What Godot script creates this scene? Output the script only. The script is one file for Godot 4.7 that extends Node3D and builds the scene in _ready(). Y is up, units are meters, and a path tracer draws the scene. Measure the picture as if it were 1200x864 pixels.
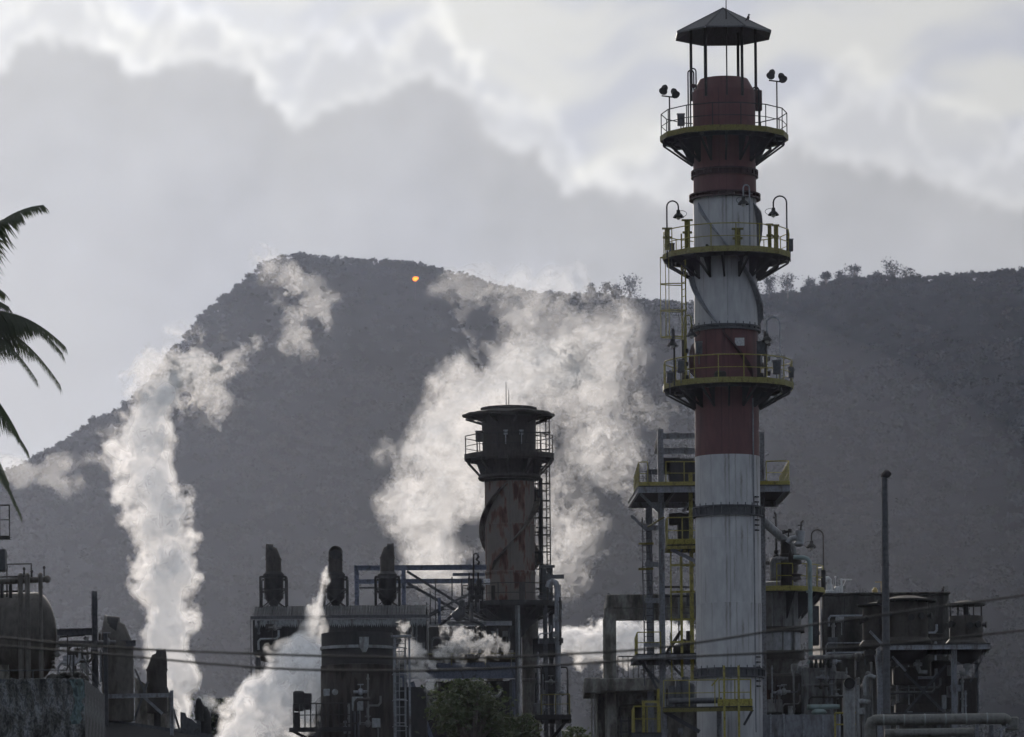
extends Node3D

# ---- the lens: a long telephoto a little above the ground, level, with the film plane shifted up ----
const F := 5400.0          # focal length in photograph pixels
const HY := 1116.0         # the row of the horizon (below the frame)
const EYE := 1.7

var rng := RandomNumberGenerator.new()
var M := {}                # materials
var taken := {}

const ROLL := 0.0097       # the camera leans a little: uprights tip to the left

# the point that a photograph pixel shows at distance d
func P(x: float, y: float, d: float) -> Vector3:
	return Vector3((x - 600.0 + ROLL * (HY - y)) * d / F, EYE + (HY - y - ROLL * (x - 600.0)) * d / F, -d)

func _ready():
	rng.seed = 7
	camera_and_light()
	materials()
	setting()
	structures()
	objects()
	smoke()

func camera_and_light():
	var cam := Camera3D.new()
	cam.name = "camera"
	cam.projection = Camera3D.PROJECTION_FRUSTUM
	cam.position = Vector3(0, EYE, 0)
	cam.rotation.z = -ROLL
	cam.near = 2.0
	cam.far = 30000.0
	cam.size = 864.0 / F * cam.near
	cam.frustum_offset = Vector2(0, (HY - 432.0) / F * cam.near)
	cam.current = true
	var att := CameraAttributesPhysical.new()      # the wires near the lens are a little out of focus
	att.frustum_near = cam.near
	att.frustum_far = cam.far
	att.frustum_focal_length = 150.0
	att.frustum_focus_distance = 190.0
	att.exposure_aperture = 2.5
	cam.attributes = att
	cam.projection = Camera3D.PROJECTION_FRUSTUM
	cam.size = 864.0 / F * cam.near
	cam.frustum_offset = Vector2(0, (HY - 432.0) / F * cam.near)
	add_child(cam)
	var sun := DirectionalLight3D.new()
	sun.name = "sun"
	sun.light_energy = SUN_ENERGY
	sun.light_color = Color(1.0, 0.955, 0.91)
	sun.light_angular_distance = 2.0
	sun.shadow_enabled = true
	add_child(sun)
	sun.look_at_from_position(Vector3.ZERO, -dir_of(SUN_AZ, SUN_EL), Vector3.UP)
	var e := Environment.new()
	e.background_mode = Environment.BG_SKY
	var sky := Sky.new()
	var pm := PanoramaSkyMaterial.new()
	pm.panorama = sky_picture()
	pm.energy_multiplier = 1.0
	sky.sky_material = pm
	e.sky = sky
	e.tonemap_mode = Environment.TONE_MAPPER_LINEAR
	e.tonemap_exposure = EXPOSURE
	e.volumetric_fog_enabled = true
	e.volumetric_fog_density = HAZE
	e.volumetric_fog_albedo = Color(0.81, 0.87, 1.0)
	e.volumetric_fog_anisotropy = 0.72
	e.sdfgi_enabled = true
	e.ssao_enabled = true
	e.ssil_enabled = true
	var we := WorldEnvironment.new()
	we.name = "air"
	we.environment = e
	add_child(we)

const SUN_ENERGY := 1.35
const SUN_AZ := -8.5       # degrees right of straight ahead
const SUN_EL := 13.5
const EXPOSURE := 1.0
const HAZE := 0.0000165

func dir_of(az: float, el: float) -> Vector3:
	var a := deg_to_rad(az)
	var b := deg_to_rad(el)
	return Vector3(sin(a) * cos(b), sin(b), -cos(a) * cos(b))

# ---- the sky: a bank of grey backlit cloud with bright rims, thin bright cloud above it ----
var n_b := FastNoiseLite.new()
var n_c := FastNoiseLite.new()

func smooth(a: float, b: float, x: float) -> float:
	var t := clampf((x - a) / (b - a), 0.0, 1.0)
	return t * t * (3.0 - 2.0 * t)

# the outline of the grey bank, in the sky's own measure: hundredths of a degree or so across and up from the foot of the picture
const BANK := [[-2600, 90], [-1500, 40], [-900, 130], [-400, 30], [-100, 60], [0, 100], [30, 76], [60, 56], [110, 60], [150, 78], [168, 102], [188, 90], [215, 80], [270, 84], [310, 104], [330, 130], [352, 152], [374, 150], [395, 136], [430, 122], [455, 114], [480, 103], [520, 100], [546, 114], [562, 142], [578, 172], [602, 178], [640, 186], [660, 206], [674, 226], [692, 229], [720, 226], [760, 238], [800, 248], [850, 236], [890, 202], [930, 188], [960, 190], [1000, 204], [1050, 212], [1090, 228], [1130, 236], [1160, 254], [1200, 262], [1400, 240], [1800, 150], [2400, 190], [3400, 120], [6000, 160], [17000, 130]]

func fbm(n: FastNoiseLite, x: float, y: float) -> float:
	return 0.6 * n.get_noise_2d(x, y) + 0.3 * n.get_noise_2d(x * 2.3 + 31.0, y * 2.3) + 0.15 * n.get_noise_2d(x * 5.1, y * 5.1 + 77.0)

func sky_colour(az: float, el: float) -> Color:
	var v := dir_of(az, el)
	var away := rad_to_deg(v.angle_to(dir_of(SUN_AZ, SUN_EL)))
	var glow := exp(-away / 4.0)
	var wide := exp(-away / 16.0)
	var x := 600.0 + az * 94.25
	var y := 1116.0 - el * 94.25
	if absf(az) > 150.0: x = lerpf(x, 600.0 + 150.0 * 94.25 * signf(az), (absf(az) - 150.0) / 30.0)
	# high thin cloud over blue-grey air
	var streak := fbm(n_c, x / 330.0, y / 120.0 + 0.3 * n_c.get_noise_2d(x / 200.0, 9.0))
	var veil := smooth(-0.42, 0.38, streak)
	var c := Color(0.46, 0.475, 0.525).lerp(Color(0.585, 0.585, 0.57), veil)
	c = c * (0.90 + 0.30 * wide) + Color(0.52, 0.50, 0.43) * glow
	# two ranks of heaped cloud with bright edges, behind the bank
	var wx := 16.0 * fbm(n_b, x / 60.0, y / 60.0)
	var wy := 18.0 * fbm(n_b, x / 60.0 + 50.0, y / 60.0)
	var fine := 5.0 * n_b.get_noise_2d(x / 15.0, y / 15.0)
	for k in 2:
		var lift := 62.0 - 34.0 * k + 55.0 * n_c.get_noise_2d(x / 190.0 + 20.0 * k, 3.0) + 26.0 * absf(n_c.get_noise_2d(x / 70.0, 40.0 + 9.0 * k))
		var top := along(BANK, x + wx * 1.6) - lift
		var ins := y - top + wy * 1.4 + fine
		var body := Color(0.50, 0.505, 0.52) * (0.94 + 0.28 * wide) + Color(0.20, 0.19, 0.16) * glow
		c = c.lerp(body, smooth(-3.0, 26.0, ins) * 0.7)
		c += Color(0.17, 0.163, 0.142) * exp(-pow((ins - 4.0) / 11.0, 2.0)) * (0.25 + 0.75 * wide)
	# the bank itself: soft and grey, its edge lit from behind
	var inside := y - along(BANK, x + wx) + wy * 0.7 + fine
	var big := fbm(n_c, x / 260.0 + 5.0, y / 210.0)
	var mid := fbm(n_c, x / 90.0 + 15.0, y / 80.0)
	var deep := clampf(inside / 260.0, 0.0, 1.0)
	var g := Color(0.415, 0.417, 0.428).lerp(Color(0.385, 0.394, 0.43), deep)
	g = g * (0.93 + 0.24 * wide) * (1.0 + 0.10 * big + 0.05 * mid) + Color(0.20, 0.19, 0.16) * glow
	g = g.lerp(Color(0.485, 0.48, 0.475) * (0.94 + 0.22 * wide), 0.55 * smooth(330.0, 30.0, x) * smooth(120.0, 420.0, y))
	c = c.lerp(g, smooth(-4.0, 10.0, inside))
	c += Color(0.17, 0.163, 0.142) * exp(-pow((inside + 4.0) / 7.0, 2.0)) * (0.12 + 0.88 * wide)
	# near the horizon everything is an even grey
	c = c.lerp(Color(0.44, 0.445, 0.47) * (0.95 + 0.2 * wide), smooth(5.0, 1.0, el))
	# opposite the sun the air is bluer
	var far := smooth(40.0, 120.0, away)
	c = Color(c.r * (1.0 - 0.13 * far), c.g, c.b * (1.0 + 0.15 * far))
	c.a = 1.0
	return c

func sky_picture() -> Texture2D:
	for n in [n_b, n_c]:
		n.noise_type = FastNoiseLite.TYPE_SIMPLEX_SMOOTH
		n.frequency = 1.0
		n.fractal_type = FastNoiseLite.FRACTAL_NONE
	n_b.seed = 9
	n_c.seed = 21
	var W := 4096
	var H := 2048
	var im := Image.create(512, 256, false, Image.FORMAT_RGBAF)
	for j in 256:
		for i in 512:
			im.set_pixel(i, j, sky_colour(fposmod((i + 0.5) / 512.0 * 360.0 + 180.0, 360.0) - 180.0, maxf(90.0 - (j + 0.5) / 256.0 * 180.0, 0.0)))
	im.resize(W, H, Image.INTERPOLATE_CUBIC)
	var k := W / 360.0
	var x0 := int(-24.0 * k)          # straight ahead is the seam of the picture
	var x1 := int(24.0 * k)
	var y0 := int((90.0 - 26.0) * k)
	var y1 := int(90.0 * k)
	for j in range(y0, y1):
		for i in range(x0, x1):
			var az := (i + 0.5) / k
			var u := posmod(i, W)
			var el := 90.0 - (j + 0.5) / k
			var w := smooth(24.0, 20.0, absf(az)) * smooth(26.0, 21.0, el)
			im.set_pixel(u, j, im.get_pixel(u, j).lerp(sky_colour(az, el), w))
	return ImageTexture.create_from_image(im)
# ---- naming and tagging ----
func put(o: Node3D, parent: Node) -> void:
	if parent == self:
		var n: int = taken.get(o.name, 0)
		taken[o.name] = n + 1
		if n > 0:
			o.name = "%s_%03d" % [o.name, n]
		add_child(o)
	else:
		var key := "%d/%s" % [parent.get_instance_id(), o.name]
		var n: int = taken.get(key, 0)
		taken[key] = n + 1
		if n > 0:
			o.name = "%s_%03d" % [o.name, n]
		parent.add_child(o)

func thing(called: String, label: String, category: String, at := Vector3.ZERO, group := "") -> Node3D:
	var o := Node3D.new()
	o.name = called
	put(o, self)
	o.position = at
	tag(o, label, category, group)
	return o

func tag(o: Node, label: String, category: String, group := "", kind := "") -> void:
	o.set_meta("label", label)
	o.set_meta("category", category)
	if group: o.set_meta("group", group)
	if kind: o.set_meta("kind", kind)

# ---- a mesh builder: triangles with normals, uv ----
class B:
	var v := PackedVector3Array()
	var n := PackedVector3Array()
	var uv := PackedVector2Array()
	var ix := PackedInt32Array()

	func quad(a: Vector3, b: Vector3, c: Vector3, d: Vector3) -> void:   # seen from the front: a b c d anticlockwise
		var k := v.size()
		var nn := (b - a).cross(d - a).normalized()
		if nn == Vector3.ZERO: nn = (c - b).cross(d - c).normalized()
		var w := (b - a).length()
		var h := (d - a).length()
		v.append_array([a, b, c, d])
		n.append_array([nn, nn, nn, nn])
		uv.append_array([Vector2(0, h), Vector2(w, h), Vector2(w, 0), Vector2(0, 0)])
		ix.append_array([k, k + 2, k + 1, k, k + 3, k + 2])

	func tri(a: Vector3, b: Vector3, c: Vector3) -> void:
		var k := v.size()
		var nn := (b - a).cross(c - a).normalized()
		v.append_array([a, b, c])
		n.append_array([nn, nn, nn])
		uv.append_array([Vector2(0, 0), Vector2(1, 0), Vector2(1, 1)])
		ix.append_array([k, k + 2, k + 1])

	func hexa(p: Array) -> void:     # p: bottom 4 (anticlockwise from above), then top 4
		quad(p[3], p[2], p[1], p[0]); quad(p[4], p[5], p[6], p[7])
		for i in 4:
			var j := (i + 1) % 4
			quad(p[i], p[j], p[j + 4], p[i + 4])

	func box(c: Vector3, s: Vector3, bs := Basis.IDENTITY) -> void:
		var h := s * 0.5
		var p := []
		for y in [-h.y, h.y]:
			for q in [Vector2(-h.x, h.z), Vector2(h.x, h.z), Vector2(h.x, -h.z), Vector2(-h.x, -h.z)]:
				p.append(c + bs * Vector3(q.x, y, q.y))
		hexa(p)

	func bbox(c: Vector3, s: Vector3, e: float) -> void:   # an upright box with chamfered edges
		var h := s * 0.5
		var prof := [[h.x - e, h.z - e, -h.y], [h.x, h.z, -h.y + e], [h.x, h.z, h.y - e], [h.x - e, h.z - e, h.y]]
		var rings := []
		for r in prof:
			var x: float = r[0]
			var z: float = r[1]
			rings.append([c + Vector3(-x + e, r[2], z), c + Vector3(x - e, r[2], z), c + Vector3(x, r[2], z - e), c + Vector3(x, r[2], -z + e), c + Vector3(x - e, r[2], -z), c + Vector3(-x + e, r[2], -z), c + Vector3(-x, r[2], -z + e), c + Vector3(-x, r[2], z - e)])
		for i in 3:
			for j in 8:
				var k := (j + 1) % 8
				quad(rings[i][j], rings[i][k], rings[i + 1][k], rings[i + 1][j])
		for j in range(1, 7):
			tri(rings[3][0], rings[3][j], rings[3][j + 1])
			tri(rings[0][0], rings[0][j + 1], rings[0][j])

	func beam(a: Vector3, b: Vector3, w: float, h: float, up := Vector3.UP) -> void:   # a rectangular bar from a to b
		var d := (b - a).normalized()
		var u := up if absf(d.dot(up)) < 0.98 else Vector3.BACK
		var s := d.cross(u).normalized()
		u = s.cross(d)
		box((a + b) * 0.5, Vector3(w, h, a.distance_to(b)), Basis(s, u, -d))

	func ibeam(a: Vector3, b: Vector3, w: float, h: float, t: float, up := Vector3.UP) -> void:
		var d := (b - a).normalized()
		var u := up if absf(d.dot(up)) < 0.98 else Vector3.BACK
		var s := d.cross(u).normalized()
		u = s.cross(d)
		var bs := Basis(s, u, -d)
		var l := a.distance_to(b)
		var c := (a + b) * 0.5
		box(c + u * (h - t) * 0.5, Vector3(w, t, l), bs)
		box(c - u * (h - t) * 0.5, Vector3(w, t, l), bs)
		box(c, Vector3(t, h - 2.0 * t, l), bs)

	func ring_of(c: Vector3, x: Vector3, y: Vector3, r: float, k: int) -> Array:
		var out := []
		for i in k:
			var a := TAU * i / k
			out.append(c + (x * cos(a) + y * sin(a)) * r)
		return out

	func tube(a: Vector3, b: Vector3, r0: float, r1 := -1.0, k := 10, caps := true) -> void:
		pipe([a, b], [r0, r1 if r1 >= 0.0 else r0], k, caps)

	func pipe(pts: Array, rr, k := 8, caps := true) -> void:   # a round pipe along points; rr one radius or a list
		var m := pts.size()
		var first := v.size()
		var x := Vector3.ZERO
		var run := 0.0
		for i in m:
			var d: Vector3
			if i == 0: d = pts[1] - pts[0]
			elif i == m - 1: d = pts[m - 1] - pts[m - 2]
			else: d = (pts[i + 1] - pts[i]).normalized() + (pts[i] - pts[i - 1]).normalized()
			d = d.normalized()
			if i == 0:
				x = d.cross(Vector3.UP if absf(d.y) < 0.9 else Vector3.BACK).normalized()
			else:
				x = (x - d * x.dot(d)).normalized()
				run += pts[i].distance_to(pts[i - 1])
			var y := d.cross(x)
			var r: float = rr[i] if rr is Array else rr
			for j in k + 1:
				var a := TAU * j / k
				var o := x * cos(a) + y * sin(a)
				v.append(pts[i] + o * r)
				n.append(o)
				uv.append(Vector2(float(j) / k * TAU * r, run))
		for i in m - 1:
			for j in k:
				var p := first + i * (k + 1) + j
				var q := p + k + 1
				ix.append_array([p, q + 1, p + 1, p, q, q + 1])
		if caps:
			for e in [0, m - 1]:
				var d: Vector3 = (pts[0] - pts[1]) if e == 0 else (pts[m - 1] - pts[m - 2])
				d = d.normalized()
				var c := v.size()
				v.append(pts[e]); n.append(d); uv.append(Vector2.ZERO)
				for j in k + 1:
					v.append(v[first + e * (k + 1) + j]); n.append(d); uv.append(Vector2(1, 1))
				for j in k:
					if e == 0: ix.append_array([c, c + 1 + j, c + 2 + j])
					else: ix.append_array([c, c + 2 + j, c + 1 + j])

	# turned about a vertical axis; prof: [r, y] from the bottom up along the outside
	func lathe(c: Vector3, prof: Array, k := 40, a0 := 0.0, a1 := TAU, flat := false) -> void:
		var run := 0.0
		var whole := 0.0
		for i in prof.size() - 1: whole += Vector2(prof[i][0], prof[i][1]).distance_to(Vector2(prof[i + 1][0], prof[i + 1][1]))
		for i in prof.size() - 1:
			var p: Vector2 = Vector2(prof[i][0], prof[i][1])
			var q: Vector2 = Vector2(prof[i + 1][0], prof[i + 1][1])
			var t := (q - p)
			if t.length() < 1e-6: continue
			var nn := Vector2(t.y, -t.x).normalized()
			var first := v.size()
			for s in 2:
				var w: Vector2 = p if s == 0 else q
				for j in k + 1:
					var a := a0 + (a1 - a0) * j / k
					v.append(c + Vector3(sin(a) * w.x, w.y, cos(a) * w.x))
					n.append(Vector3(sin(a) * nn.x, nn.y, cos(a) * nn.x))
					uv.append(Vector2(float(j) / k, whole - (run + (t.length() if s == 1 else 0.0))))
			run += t.length()
			for j in k:
				var g := first + j
				var h := g + k + 1
				ix.append_array([g, h + 1, g + 1, g, h, h + 1])

	# an upright plate cut to an outline in the plane (x right, y up) and given thickness
	func slab(out: PackedVector2Array, o: Vector3, ax: Vector3, ay: Vector3, thick: float) -> void:
		var az := ax.cross(ay).normalized()
		var pts := out
		if Geometry2D.is_polygon_clockwise(pts):
			pts = pts.duplicate(); pts.reverse()
		var t := Geometry2D.triangulate_polygon(pts)
		var f := func(p: Vector2, z: float) -> Vector3: return o + ax * p.x + ay * p.y + az * z
		for i in range(0, t.size(), 3):
			var p := [pts[t[i]], pts[t[i + 1]], pts[t[i + 2]]]
			if (p[1] - p[0]).cross(p[2] - p[0]) < 0.0: p = [p[0], p[2], p[1]]
			tri(f.call(p[0], thick * 0.5), f.call(p[1], thick * 0.5), f.call(p[2], thick * 0.5))
			tri(f.call(p[0], -thick * 0.5), f.call(p[2], -thick * 0.5), f.call(p[1], -thick * 0.5))
		for i in pts.size():
			var j := (i + 1) % pts.size()
			quad(f.call(pts[i], -thick * 0.5), f.call(pts[j], -thick * 0.5), f.call(pts[j], thick * 0.5), f.call(pts[i], thick * 0.5))

	func ball(c: Vector3, r: Vector3, k := 14) -> void:
		var first := v.size()
		var m := k / 2
		for i in m + 1:
			var b := PI * i / m - PI / 2
			for j in k + 1:
				var a := TAU * j / k
				var u := Vector3(cos(b) * sin(a), sin(b), cos(b) * cos(a))
				v.append(c + u * r); n.append((u / r).normalized()); uv.append(Vector2(float(j) / k, float(i) / m))
		for i in m:
			for j in k:
				var p := first + i * (k + 1) + j
				var q := p + k + 1
				ix.append_array([p, q + 1, p + 1, p, q, q + 1])

	func mesh() -> ArrayMesh:
		var a := []
		a.resize(Mesh.ARRAY_MAX)
		a[Mesh.ARRAY_VERTEX] = v
		a[Mesh.ARRAY_NORMAL] = n
		a[Mesh.ARRAY_TEX_UV] = uv
		a[Mesh.ARRAY_INDEX] = ix
		var m := ArrayMesh.new()
		m.add_surface_from_arrays(Mesh.PRIMITIVE_TRIANGLES, a)
		return m

func obj(called: String, b: B, m: Material, parent: Node = self) -> MeshInstance3D:
	var o := MeshInstance3D.new()
	o.name = called
	o.mesh = b.mesh()
	o.material_override = m
	put(o, parent)
	if parent is Node3D and parent != self:      # shapes are given in the world's axes
		var t := Vector3.ZERO
		var p: Node = parent
		while p != self and p is Node3D:
			t += (p as Node3D).position
			p = p.get_parent()
		o.position = -t
	return o

func structure(called: String, b: B, m: Material) -> MeshInstance3D:
	var o := obj(called, b, m)
	o.set_meta("kind", "structure")
	return o
# ---- materials ----
func noise_tex(seed_: int, freq: float, oct: int, ramp: Array, type := FastNoiseLite.TYPE_SIMPLEX_SMOOTH, size := 512) -> NoiseTexture2D:
	var n := FastNoiseLite.new()
	n.seed = seed_
	n.noise_type = type
	n.frequency = freq
	n.fractal_octaves = oct
	var t := NoiseTexture2D.new()
	t.width = size; t.height = size
	t.seamless = true
	t.noise = n
	if ramp.size():
		var g := Gradient.new()
		g.offsets = PackedFloat32Array(ramp.map(func(r): return r[0]))
		g.colors = PackedColorArray(ramp.map(func(r): return r[1]))
		t.color_ramp = g
	return t

func grey(x: float) -> Color:
	return Color(x, x, x)

var speck: NoiseTexture2D     # fine mottling, multiplies
var streak: NoiseTexture2D    # coarse mottling, stretched into runs
var bump: NoiseTexture2D
var rustmask: NoiseTexture2D

# base colour in linear; spread = how strongly the surface mottles; run = stretch of vertical streaks
func paint(name_: String, c: Color, rough: float, tex: Texture2D, scale: Vector3, det: Texture2D = null, det_scale := Vector3.ONE, relief := 0.0, metal := 0.0) -> StandardMaterial3D:
	var m := StandardMaterial3D.new()
	m.resource_name = name_
	m.albedo_color = c.linear_to_srgb()
	m.roughness = rough
	m.metallic = metal
	m.metallic_specular = 0.4
	m.uv1_triplanar = true
	m.uv1_world_triplanar = true
	m.uv1_scale = scale
	m.albedo_texture = tex
	if det:
		m.detail_enabled = true
		m.detail_blend_mode = BaseMaterial3D.BLEND_MODE_MUL
		m.detail_albedo = det
		m.detail_uv_layer = BaseMaterial3D.DETAIL_UV_2
		m.uv2_triplanar = true
		m.uv2_world_triplanar = true
		m.uv2_scale = det_scale
	if relief > 0.0:
		m.heightmap_enabled = true
		m.heightmap_texture = bump
		m.heightmap_scale = relief
	M[name_] = m
	return m

# a turned shell with dirt and rust runs that start at each course's upper edge; patches = how far rust has eaten in
func runs(name_: String, c: Color, rough: float, seed_: int, n: int, dirt: Color, strength: float, patches := 0.0) -> void:
	var r := RandomNumberGenerator.new()
	r.seed = seed_
	var no := FastNoiseLite.new()
	no.seed = seed_
	no.frequency = 0.02
	no.fractal_octaves = 5
	var W := 640
	var H := 512
	var amount := PackedFloat32Array()
	amount.resize(W * H)
	for i in n:
		var x := r.randf() * W
		var w := 1.5 + 7.0 * r.randf() * r.randf()
		var l := H * (0.12 + 0.9 * r.randf() * r.randf())
		var s := strength * (0.25 + 0.75 * r.randf())
		var y0 := 0 if r.randf() < 0.45 else int(r.randf() * H)
		for y in range(y0, int(minf(y0 + l, H))):
			var f := s * pow(1.0 - (y - y0) / l, 0.7) * (1.0 if y0 == 0 else minf(1.0, (y - y0) / 40.0))
			var wob := no.get_noise_2d(x * 9.0, y * 1.4) * 2.0
			for dx in range(-int(w) - 2, int(w) + 3):
				var g := exp(-pow(dx / w, 2.0) * 1.8)
				var at := y * W + posmod(int(x + dx + wob), W)
				amount[at] = maxf(amount[at], f * g)
	var im := Image.create(W, H, false, Image.FORMAT_RGB8)
	for y in H:
		for x in W:
			var a := TAU * x / W
			var m := no.get_noise_3d(cos(a) * 102.0, sin(a) * 102.0, y * 0.35)
			var m2 := no.get_noise_3d(cos(a) * 300.0, sin(a) * 300.0, y * 0.8 + 500.0)
			var base := Color.WHITE * (0.92 + 0.09 * m + 0.06 * m2)
			if posmod(x, 107) < 2 and y % 400 > 6: base = base * 0.86      # plate seams
			var am := amount[y * W + x] * clampf(0.75 + m2, 0.2, 1.0)
			var q := base.lerp(Color(base.r * dirt.r, base.g * dirt.g, base.b * dirt.b), am)
			if patches > 0.0:
				var e := smooth(0.02, 0.32, m + 0.5 * m2 + patches - 0.62)
				q = q.lerp(Color(0.95, 0.66, 0.59) * (0.80 + 0.3 * m2), e * 0.7)
				var e2 := smooth(0.26, 0.5, m + 0.55 * m2)
				q = q.lerp(Color(0.50, 0.36, 0.32), e2 * 0.75)
			im.set_pixel(x, y, q.clamp())
	var t := ImageTexture.create_from_image(im)
	var mt := StandardMaterial3D.new()
	mt.resource_name = name_
	mt.albedo_color = c.linear_to_srgb()
	mt.albedo_texture = t
	mt.roughness = rough
	mt.metallic_specular = 0.4
	mt.uv1_scale = Vector3(1, 0.15, 1)
	M[name_] = mt

func materials():
	speck = noise_tex(1, 0.02, 5, [[0.0, grey(0.68)], [0.45, grey(0.88)], [1.0, grey(1.0)]])
	streak = noise_tex(2, 0.012, 4, [[0.0, grey(0.45)], [0.35, grey(0.75)], [0.55, grey(0.95)], [1.0, grey(1.0)]])
	bump = noise_tex(5, 0.03, 5, [])
	var rusty := noise_tex(11, 0.012, 5, [[0.0, Color(0.16, 0.085, 0.05)], [0.38, Color(0.33, 0.17, 0.10)], [0.5, Color(0.75, 0.70, 0.66)], [1.0, grey(1.0)]])
	var whitish := noise_tex(12, 0.010, 5, [[0.0, Color(0.62, 0.58, 0.52)], [0.22, Color(0.78, 0.76, 0.74)], [0.40, Color(0.95, 0.95, 0.95)], [1.0, grey(1.0)]])
	var mossy := noise_tex(13, 0.008, 5, [[0.0, Color(0.38, 0.37, 0.35)], [0.42, Color(0.70, 0.68, 0.65)], [0.6, Color(0.88, 0.87, 0.85)], [1.0, grey(1.0)]])
	var peeling := noise_tex(14, 0.016, 6, [[0.0, Color(0.50, 0.51, 0.53)], [0.40, Color(0.66, 0.67, 0.69)], [0.52, Color(0.95, 0.96, 1.0)], [0.60, Color(0.80, 0.80, 0.80)], [1.0, Color(0.58, 0.58, 0.58)]])
	runs("white_shell", Color(0.385, 0.387, 0.402), 0.55, 61, 40, Color(0.36, 0.31, 0.26), 0.7)
	runs("red_shell", Color(0.11, 0.044, 0.045), 0.65, 62, 60, Color(0.40, 0.38, 0.40), 0.7)
	runs("rusty_shell", Color(0.135, 0.115, 0.10), 0.85, 63, 22, Color(0.42, 0.34, 0.31), 0.7, 0.66)
	paint("white_paint", Color(0.55, 0.56, 0.60), 0.5, whitish, Vector3(0.55, 0.05, 0.55), speck, Vector3(0.5, 0.12, 0.5), 0.6)
	paint("red_paint", Color(0.105, 0.038, 0.042), 0.6, whitish, Vector3(0.6, 0.06, 0.6), speck, Vector3(0.4, 0.2, 0.4), 0.6)
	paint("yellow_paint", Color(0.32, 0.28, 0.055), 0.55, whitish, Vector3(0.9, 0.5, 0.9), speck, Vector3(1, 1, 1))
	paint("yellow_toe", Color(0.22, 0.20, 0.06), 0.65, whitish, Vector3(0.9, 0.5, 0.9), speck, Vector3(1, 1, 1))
	paint("steel_grey", Color(0.26, 0.27, 0.30), 0.55, whitish, Vector3(0.5, 0.12, 0.5), speck, Vector3(0.7, 0.7, 0.7))
	paint("steel_dark", Color(0.07, 0.072, 0.08), 0.65, speck, Vector3(0.7, 0.4, 0.7))
	paint("steel_blue", Color(0.11, 0.13, 0.19), 0.5, whitish, Vector3(0.4, 0.2, 0.4), speck, Vector3(0.7, 0.7, 0.7))
	paint("rust", Color(0.10, 0.055, 0.04), 0.85, rusty, Vector3(0.3, 0.12, 0.3), speck, Vector3(0.8, 0.8, 0.8), 0.8)
	paint("rust_dark", Color(0.046, 0.040, 0.036), 0.85, speck, Vector3(0.5, 0.2, 0.5), null, Vector3.ONE, 0.8)
	paint("soot", Color(0.03, 0.029, 0.029), 0.85, speck, Vector3(0.4, 0.15, 0.4), null, Vector3.ONE, 0.5)
	paint("galvanised", Color(0.30, 0.31, 0.33), 0.45, speck, Vector3(0.5, 0.2, 0.5), null, Vector3.ONE, 0.0, 0.5)
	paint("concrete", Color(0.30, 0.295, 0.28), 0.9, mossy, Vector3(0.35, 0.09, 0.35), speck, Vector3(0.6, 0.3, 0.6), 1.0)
	paint("old_wall", Color(0.27, 0.28, 0.285), 0.9, peeling, Vector3(0.8, 0.5, 0.8), mossy, Vector3(0.7, 0.16, 0.7), 1.0)
	paint("tank_brown", Color(0.11, 0.10, 0.09), 0.7, whitish, Vector3(0.4, 0.08, 0.4), speck, Vector3(0.5, 0.25, 0.5))
	paint("red_dark", Color(0.06, 0.028, 0.03), 0.65, whitish, Vector3(0.5, 0.1, 0.5), speck, Vector3(0.5, 0.3, 0.5))
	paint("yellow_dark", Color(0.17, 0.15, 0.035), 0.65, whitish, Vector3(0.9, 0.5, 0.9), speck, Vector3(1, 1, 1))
	paint("rust_pale", Color(0.13, 0.12, 0.11), 0.8, rusty, Vector3(0.3, 0.09, 0.3), whitish, Vector3(0.25, 0.06, 0.25), 0.8)
	paint("roof_grey", Color(0.08, 0.08, 0.085), 0.6, whitish, Vector3(0.3, 0.15, 0.3), speck, Vector3(0.8, 0.3, 0.8))
	paint("galv_dull", Color(0.27, 0.28, 0.29), 0.6, whitish, Vector3(0.4, 0.12, 0.4), speck, Vector3(0.7, 0.4, 0.7))
	paint("soot_streaked", Color(0.06, 0.056, 0.052), 0.8, rusty, Vector3(0.4, 0.08, 0.4), whitish, Vector3(0.5, 0.1, 0.5), 0.5)
	paint("steel_mottled", Color(0.19, 0.19, 0.19), 0.6, whitish, Vector3(0.5, 0.12, 0.5), speck, Vector3(0.5, 0.2, 0.5))
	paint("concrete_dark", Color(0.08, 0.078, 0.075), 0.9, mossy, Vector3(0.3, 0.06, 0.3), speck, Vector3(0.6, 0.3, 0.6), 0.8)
	paint("drum_brown", Color(0.06, 0.052, 0.046), 0.75, whitish, Vector3(0.4, 0.1, 0.4), speck, Vector3(0.5, 0.3, 0.5))
	paint("green_pipe", Color(0.20, 0.26, 0.26), 0.5, whitish, Vector3(0.4, 0.2, 0.4))
	paint("green_scale", Color(0.17, 0.23, 0.22), 0.9, peeling, Vector3(0.4, 0.2, 0.4), speck, Vector3(0.8, 0.4, 0.8))
	paint("white_plain", Color(0.55, 0.55, 0.55), 0.5, speck, Vector3(0.8, 0.5, 0.8))
	paint("brass", Color(0.35, 0.26, 0.10), 0.45, speck, Vector3(0.8, 0.5, 0.8), null, Vector3.ONE, 0.0, 0.4)
	paint("lagging", Color(0.165, 0.165, 0.155), 0.7, whitish, Vector3(0.3, 0.3, 0.3), speck, Vector3(0.6, 0.6, 0.6), 0.5)
	paint("fence_grey", Color(0.19, 0.195, 0.22), 0.6, whitish, Vector3(0.4, 0.1, 0.4), speck, Vector3(0.5, 0.3, 0.5))
	paint("glass_bulb", Color(0.5, 0.5, 0.5), 0.3, null, Vector3.ONE)
	paint("board_white", Color(0.42, 0.42, 0.43), 0.6, speck, Vector3(0.8, 0.8, 0.8))
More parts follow.
